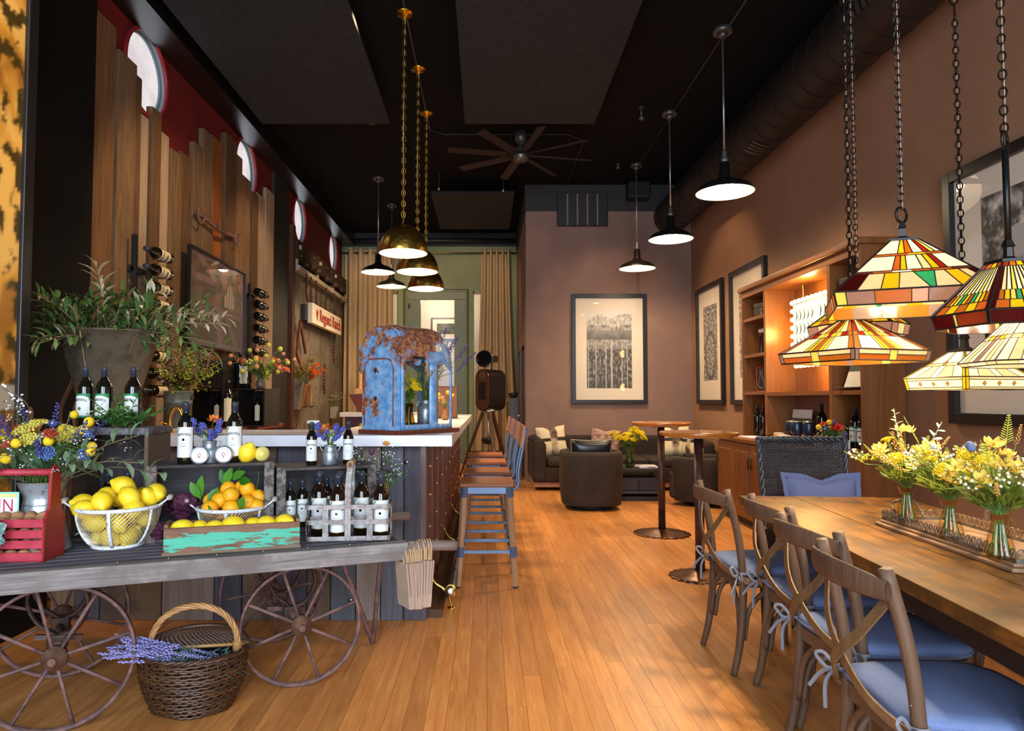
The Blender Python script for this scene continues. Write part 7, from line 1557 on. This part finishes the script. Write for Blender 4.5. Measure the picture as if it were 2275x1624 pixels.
pc = thing('landscape_card', 'landscape photo card leaning behind the tumblers', 'card', (3.17, 6.93, .903), rot=(R(-8), 0, R(-90))); m = MB(); m.col = []
def pf_(u, v): m.col.append(field(u, v)); return V((-.21+.42*u, -.006, .30*v))
m.grid(pf_, 28, 20, sm=False).build('print', painted(.4), pc); MB().box(-.21, .21, -.005, 0, 0, .30).build('board', PAPER, pc)
put('dark', (3.08, 6.28, .90), 'dark bottle standing behind the tumblers on the hutch counter', .36)
put('green', (3.05, 5.66, .90), 'green labelled bottle on the hutch counter nearer the tray', .33, .042, R(-70)); put('green', (3.03, 5.5, .90), 'green labelled bottle on the hutch counter at the end panel', .33, .042, R(-70))
t = thing('recipe_stand', 'cookbook on a dark wire stand on the shelf by the end panel', 'book', (3.02, 5.62, 1.379), R(-75)); MB().box(-.11, .11, -.0, .012, .03, .26, 0, MX.Rotation(R(-22), 4, 'X')).build('book', plain('#d8d0bc', .6), t); MB().box(-.11, .11, -.002, 0, .17, .258, 0, MX.Rotation(R(-22), 4, 'X')).build('cover_photo', plain('#3c4434', .6), t); MB().tube([(-.13, -.05, .02), (.13, -.05, .02)], .006, 6).tube([(-.1, -.05, .02), (-.1, .12, .0)], .005, 5).tube([(.1, -.05, .02), (.1, .12, .0)], .005, 5).build('stand', IRON, t)
wb_ = thing('planter_box', 'low white wooden box of mixed flowers at the hutch counter end', 'planter', (2.86, 5.68, .90), R(90)); MB().box(-.17, .17, -.07, .07, 0, .075).build('box', plain('#c8c2bc', .6), wb_, bev=.004); MB().box(-.15, .15, -.055, .055, .075, .078).build('moss', plain('#3a4424', .9), wb_)
bouquet((2.86, 5.66, .98), 'red, yellow and lilac flowers in the low white box', .15, 1.25, [('ball', ('#e8c020',), 3, .6, .95, .055, .8), ('poppy', ('#d83420', '#3a2010'), 3, .6, .9, .09, 1), ('muscari', ('#6a5a8a', '#8a7aa4'), 3, .6, .95, .055, 1), ('mist', ('#f0ece0', '#d8d0b8', '#4a5a2c'), 8, .4, .9, .06, 1)], 97, ('#2f4420', '#56702c'), 60, .05, .0, leafL=.06, leafW=.018)
t = thing('small_silver_cup', 'small silver cup at the hutch counter edge before the white box', 'cup', (2.72, 5.45, .90)); MB().lathe([(.02, 0), (.03, .03), (.034, .055), (.031, .055), (.026, .03), (.001, .01)], 16).build('bowl', STEEL, t); MB().lathe([(.033, .053), (.036, .056), (.033, .058)], 16, cap=False).build('lip', STEEL, t)
# ================================================================ pictures on the walls
FRK = plain('#1a1412', .35); MATB = plain('#d6c8b4', .7, vary=.02)
def bw(x): x = max(0, min(1, x)); return (x*.95, x*.88, x*.8)
def vineyard(u, v):
    n = NZ.fractal(V((u*8, v*12, 2)), 1, 2, 5); n2 = NZ.fractal(V((u*22, v*22, 7)), 1, 2, 4); ridge = .86+.07*min(1, u*3)+.03*sin(u*9)+.02*n
    if v > ridge: return bw(.62)
    if v > .74: return bw(.22+.28*(n2+.3) + (.12 if v > .8 else 0))
    if v > .62: return bw(.10+.12*(v-.62)/.12+.06*n)
    post = min(abs(u-q) for q in (.03, .2, .42, .55, .78, .9)); base = .05+.30*max(0, n2+.15)*(1 if v > .1 else .5)
    return bw(.45 if post < .012 else base+(.14 if v > .5 else 0))
def wheelpic(u, v):
    n = NZ.fractal(V((u*10, v*30, 3)), 1, 2, 5); r = sqrt(((u-.5)*.9)**2+((v-.33)*1.1)**2)
    return bw(.08+.02*n if abs(r-.33) < .03 else .12+.45*max(0, n+.22))
def roots(u, v):
    n = NZ.fractal(V((u*7, v*9, 4)), 1, 2, 6); n2 = NZ.fractal(V((u*30, v*30, 8)), 1, 2, 4)
    if ((u-.30)/.11)**2+((v-.70)/.09)**2 < 1: return bw(.42)
    return bw(.03+.62*max(0, n+.06)+.4*max(0, n2)-.1*(v < .5))
picture('framed_print', 'tall framed vineyard print in cream mat on the lounge wall', (1.968, YB-.002, 1.235), 0, 1.205, 1.76, .065, .04, FRK, vineyard, 60, 100, (-.36, .36, .25, 1.50), MATB)
picture('framed_print', 'framed wheel print in cream mat nearest the lounge corner', (XR-.002, 9.975, 1.235), -pi/2, 1.16, 1.76, .065, .05, FRK, wheelpic, 40, 90, (-.30, .30, .35, 1.45), MATB)
picture('framed_print', 'framed dark print in cream mat partly behind the shelf hutch', (XR-.002, 8.52, 1.235), -pi/2, 1.16, 1.76, .065, .05, FRK, wheelpic, 40, 90, (-.30, .30, .35, 1.45), MATB)
picture('framed_print', 'largest framed print behind the stained glass lamps', (XR-.002, 4.06, 1.135), -pi/2, 1.5, 1.76, .075, .05, FRK, roots, 90, 110, (-.42, .56, .33, 1.5), MATB)
pcg = thing('picture_in_passage', 'small framed landscape on the passage wall behind the glazed door', 'picture', (-.95, 16.19, 2.98)); MB().box(-.36, .36, -.03, 0, -.27, .27).build('frame', plain('#4a342c', .4), pcg); MB().box(-.32, .32, -.035, -.03, -.23, .23).build('mat', MATB, pcg); MB().box(-.22, .2, -.038, -.035, -.12, .13).build('print', blotch('#3a3a34', '#6a665c', 6, .6), pcg)
# ================================================================ lounge
SUE = blotch('#21150f', '#2c1d15', 5, .8, bump=.2); SUE2 = blotch('#21150f', '#2a1b14', 5, .75, bump=.2)
so = thing('corner_sofa', 'dark brown suede sofa with pale plinth along the lounge wall', 'sofa', (0, 0, 0))
MB().box(.69, 3.24, 9.84, 10.82, .05, .12).build('plinth', wood('#8a6248', '#a87d5e', 'x', .5), so); MB().box(.67, 3.25, 9.80, 10.85, .12, .34).build('base', SUE, so, bev=.03)
MB().box(.66, .86, 9.76, 10.86, .12, .70).build('armrest', SUE, so, bev=.06, seg=3); MB().tube([(.75, 9.77, .68), (.75, 10.8, .68)], .075, 14).build('arm_roll', SUE, so)
MB().box(3.08, 3.27, 9.76, 10.86, .12, .70).build('armrest', SUE, so, bev=.06, seg=3); MB().box(.66, 3.27, 10.62, 10.86, .12, .745).build('backrest', SUE, so, bev=.05, seg=3)
for k in range(3): MB().box(.87+k*.737, .87+(k+1)*.737-.006, 9.79, 10.62, .34, .46).build('seat_cushion', SUE2, so, bev=.04, seg=3)
COW = NT('cowhide'); nn = COW.noise(COW.coord((1, 1, 1)), 3.5, 5, .6, .4); sx = COW.n('ShaderNodeSeparateXYZ'); COW.l(COW.coord((1, 1, 1), False), sx.inputs[0]); st_ = COW.math('ABSOLUTE', COW.math('SUBTRACT', sx.outputs[0], .02)); sz = COW.math('ABSOLUTE', COW.math('SUBTRACT', sx.outputs[2], .24))
f = COW.ramp(COW.math('ADD', COW.math('MULTIPLY', nn, .09), st_), [(.085, 1.0), (.11, 0.0)]); f2 = COW.ramp(COW.math('ADD', COW.math('MULTIPLY', nn, .02), sz), [(.034, 1.0), (.04, 0.0)])
COW.bsdf(COW.mix(f, COW.mix(f2, C('#d6c2a0'), C('#2a211c')), COW.mix(COW.ramp(nn, [(.42, 0.0), (.58, 1.0)]), C('#4a382c'), C('#b09a7c'))), .85); COW = COW.m
pillow('cowhide_pillow', 'cream pillow with dark cowhide bands beside the sofa arm', (1.03, 10.42, .45), .46, .46, .15, COW, (R(-14), R(-5), R(8)), .05)
pillow('cowhide_pillow', 'cream pillow with dark cowhide bands behind the standing tables', (2.86, 10.42, .45), .48, .46, .15, COW, (R(-14), R(0), R(-6)), .03)
pillow('cowhide_pillow', 'cream cowhide pillow turned edge on at the far sofa corner', (3.02, 10.15, .45), .42, .42, .14, COW, (R(-8), 0, R(-70)), .03)
pillow('patterned_pillow', 'muted pink patterned pillow behind the yellow flowers on the sofa', (1.80, 10.4, .45), .46, .42, .14, blotch('#a8847a', '#6a4c48', 14, .85), (R(-14), R(6), R(4)), .03)
def tub(label, loc, rz, h):
    t = thing('swivel_chair', label, 'armchair', loc, rz, 'brown swivel tub chairs')      # open towards +y
    MB().lathe([(.22, 0), (.24, .02), (.24, .04), (.08, .06)], 30).build('swivel_base', BLACK, t); m = MB()
    def out(u, v):
        a = -pi*1.5+(u-.5)*2*pi*.80+pi; a = pi*1.5+(u-.5)*2*pi*.78; k = 1/(abs(cos(a))**3.2+abs(sin(a))**3.2)**(1/3.2); tap = .93+.07*min(1, v*3); return V((.37*k*cos(a)*tap, .37*k*sin(a)*tap, .06+(h-.06)*v))
    n, q = 41, 9; vs = []
    sec = [(1.0, 0), (1.0, .3), (1.0, .7), (1.0, .92), (.97, .985), (.90, 1.0), (.83, .985), (.80, .92), (.80, .5)]
    m.grid(lambda u, v: (lambda s: V((out(u, s[1]).x*s[0], out(u, s[1]).y*s[0], out(u, s[1]).z)))(sec[round(v*8)]), n, 9)
    for u in (0, 1): e = [V((out(u, s[1]).x*s[0], out(u, s[1]).y*s[0], out(u, s[1]).z)) for s in sec]+[V((out(u, 0).x*.8, out(u, 0).y*.8, .06))]; m.add(e, [tuple(range(len(e)))])
    m.build('shell', SUE, t); MB().box(-.30, .30, -.28, .36, .08, .42).build('seat_cushion', SUE2, t, bev=.05, seg=3); return t
p = onz(1317, 1138, 0); tub('brown suede swivel tub chair turned away, with a black leather pillow', (p.x+.03, p.y+.36, 0), R(0), .69)
pillow('leather_pillow', 'black leather pillow with pale piping on the swivel chair', (p.x+.035, p.y+.38, .43), .50, .40, .17, plain('#17161a', .3), (R(12), 0, 0), .0, piping=plain('#a89878', .6))
tub('brown suede swivel tub chair behind the post of the nearer standing table', (2.72, 8.60, 0), R(60), .60)
ctb = thing('coffee_table', 'black coffee table with drawers before the sofa', 'table', (1.80, 9.1, 0)); ctb.scale = (.8, 1, 1); BT = plain('#1c191c', .4)
MB().box(-.62, .62, -.32, .32, .38, .42).build('tabletop', BT, ctb, bev=.005); MB().box(-.6, .6, -.3, .3, .10, .13).build('lower_shelf', plain('#33343c', .4), ctb); MB().box(-.58, .58, -.27, .29, .13, .30).build('drawer_case', BT, ctb); MB().box(-.6, .6, -.28, .3, 0, .06).build('plinth', BT, ctb)
for k in range(3): d = MB().box(-.575+k*.39, -.575+k*.39+.375, -.285, -.27, .14, .29).build('drawer', plain('#232228', .4), ctb, bev=.004); MB().ell((-.575+k*.39+.187, -.29, .215), .012, 8, 6).build('knob', DARKMETAL, d)
for x in (-.59, .55):
    for y in (-.3, .26): MB().box(x, x+.04, y, y+.04, .06, .38).build('post', BT, ctb)
p = V((1.88, 9.0, .42)); v = thing('glass_vase', 'round green glass vase on the coffee table', 'vase', p); MB().lathe([(.001, .004), (.045, .003), (.06, .03), (.065, .08), (.04, .16), (.035, .18), (.05, .22)], 22).build('glass_wall', glass('#c8d0a0', .1), v); MB().lathe([(.001, .003), (.045, .002)], 16).build('foot', glass('#c8d0a0', .1), v)
bouquet(p+V((0, 0, .22)), 'yellow daisy bouquet on the coffee table before the sofa', .34, .95, [('yarrow', ('#e8cc10', '#d8b80c'), 30, .5, 1.0, .085, 1), ('daisy', ('#e8d020', '#c8a010'), 8, .5, 1.0, .09, 1)], 103, ('#3c4a1c', '#6a7828'), 120, .03, .16, leafL=.08, leafW=.018)
for k, (x, r_) in enumerate(((2.1, 10), (2.08, -14))): tag(MB().cb((0, 0, .006), (.26, .2, .012)).build('magazine', plain('#c8bcc0' if k else '#d4ccd8', .6), None, (x, 8.97, .4205+.0125*k), (0, 0, R(r_))), ('white magazine lying lower on the coffee table', 'white magazine lying on top of the other one')[k], 'magazine')
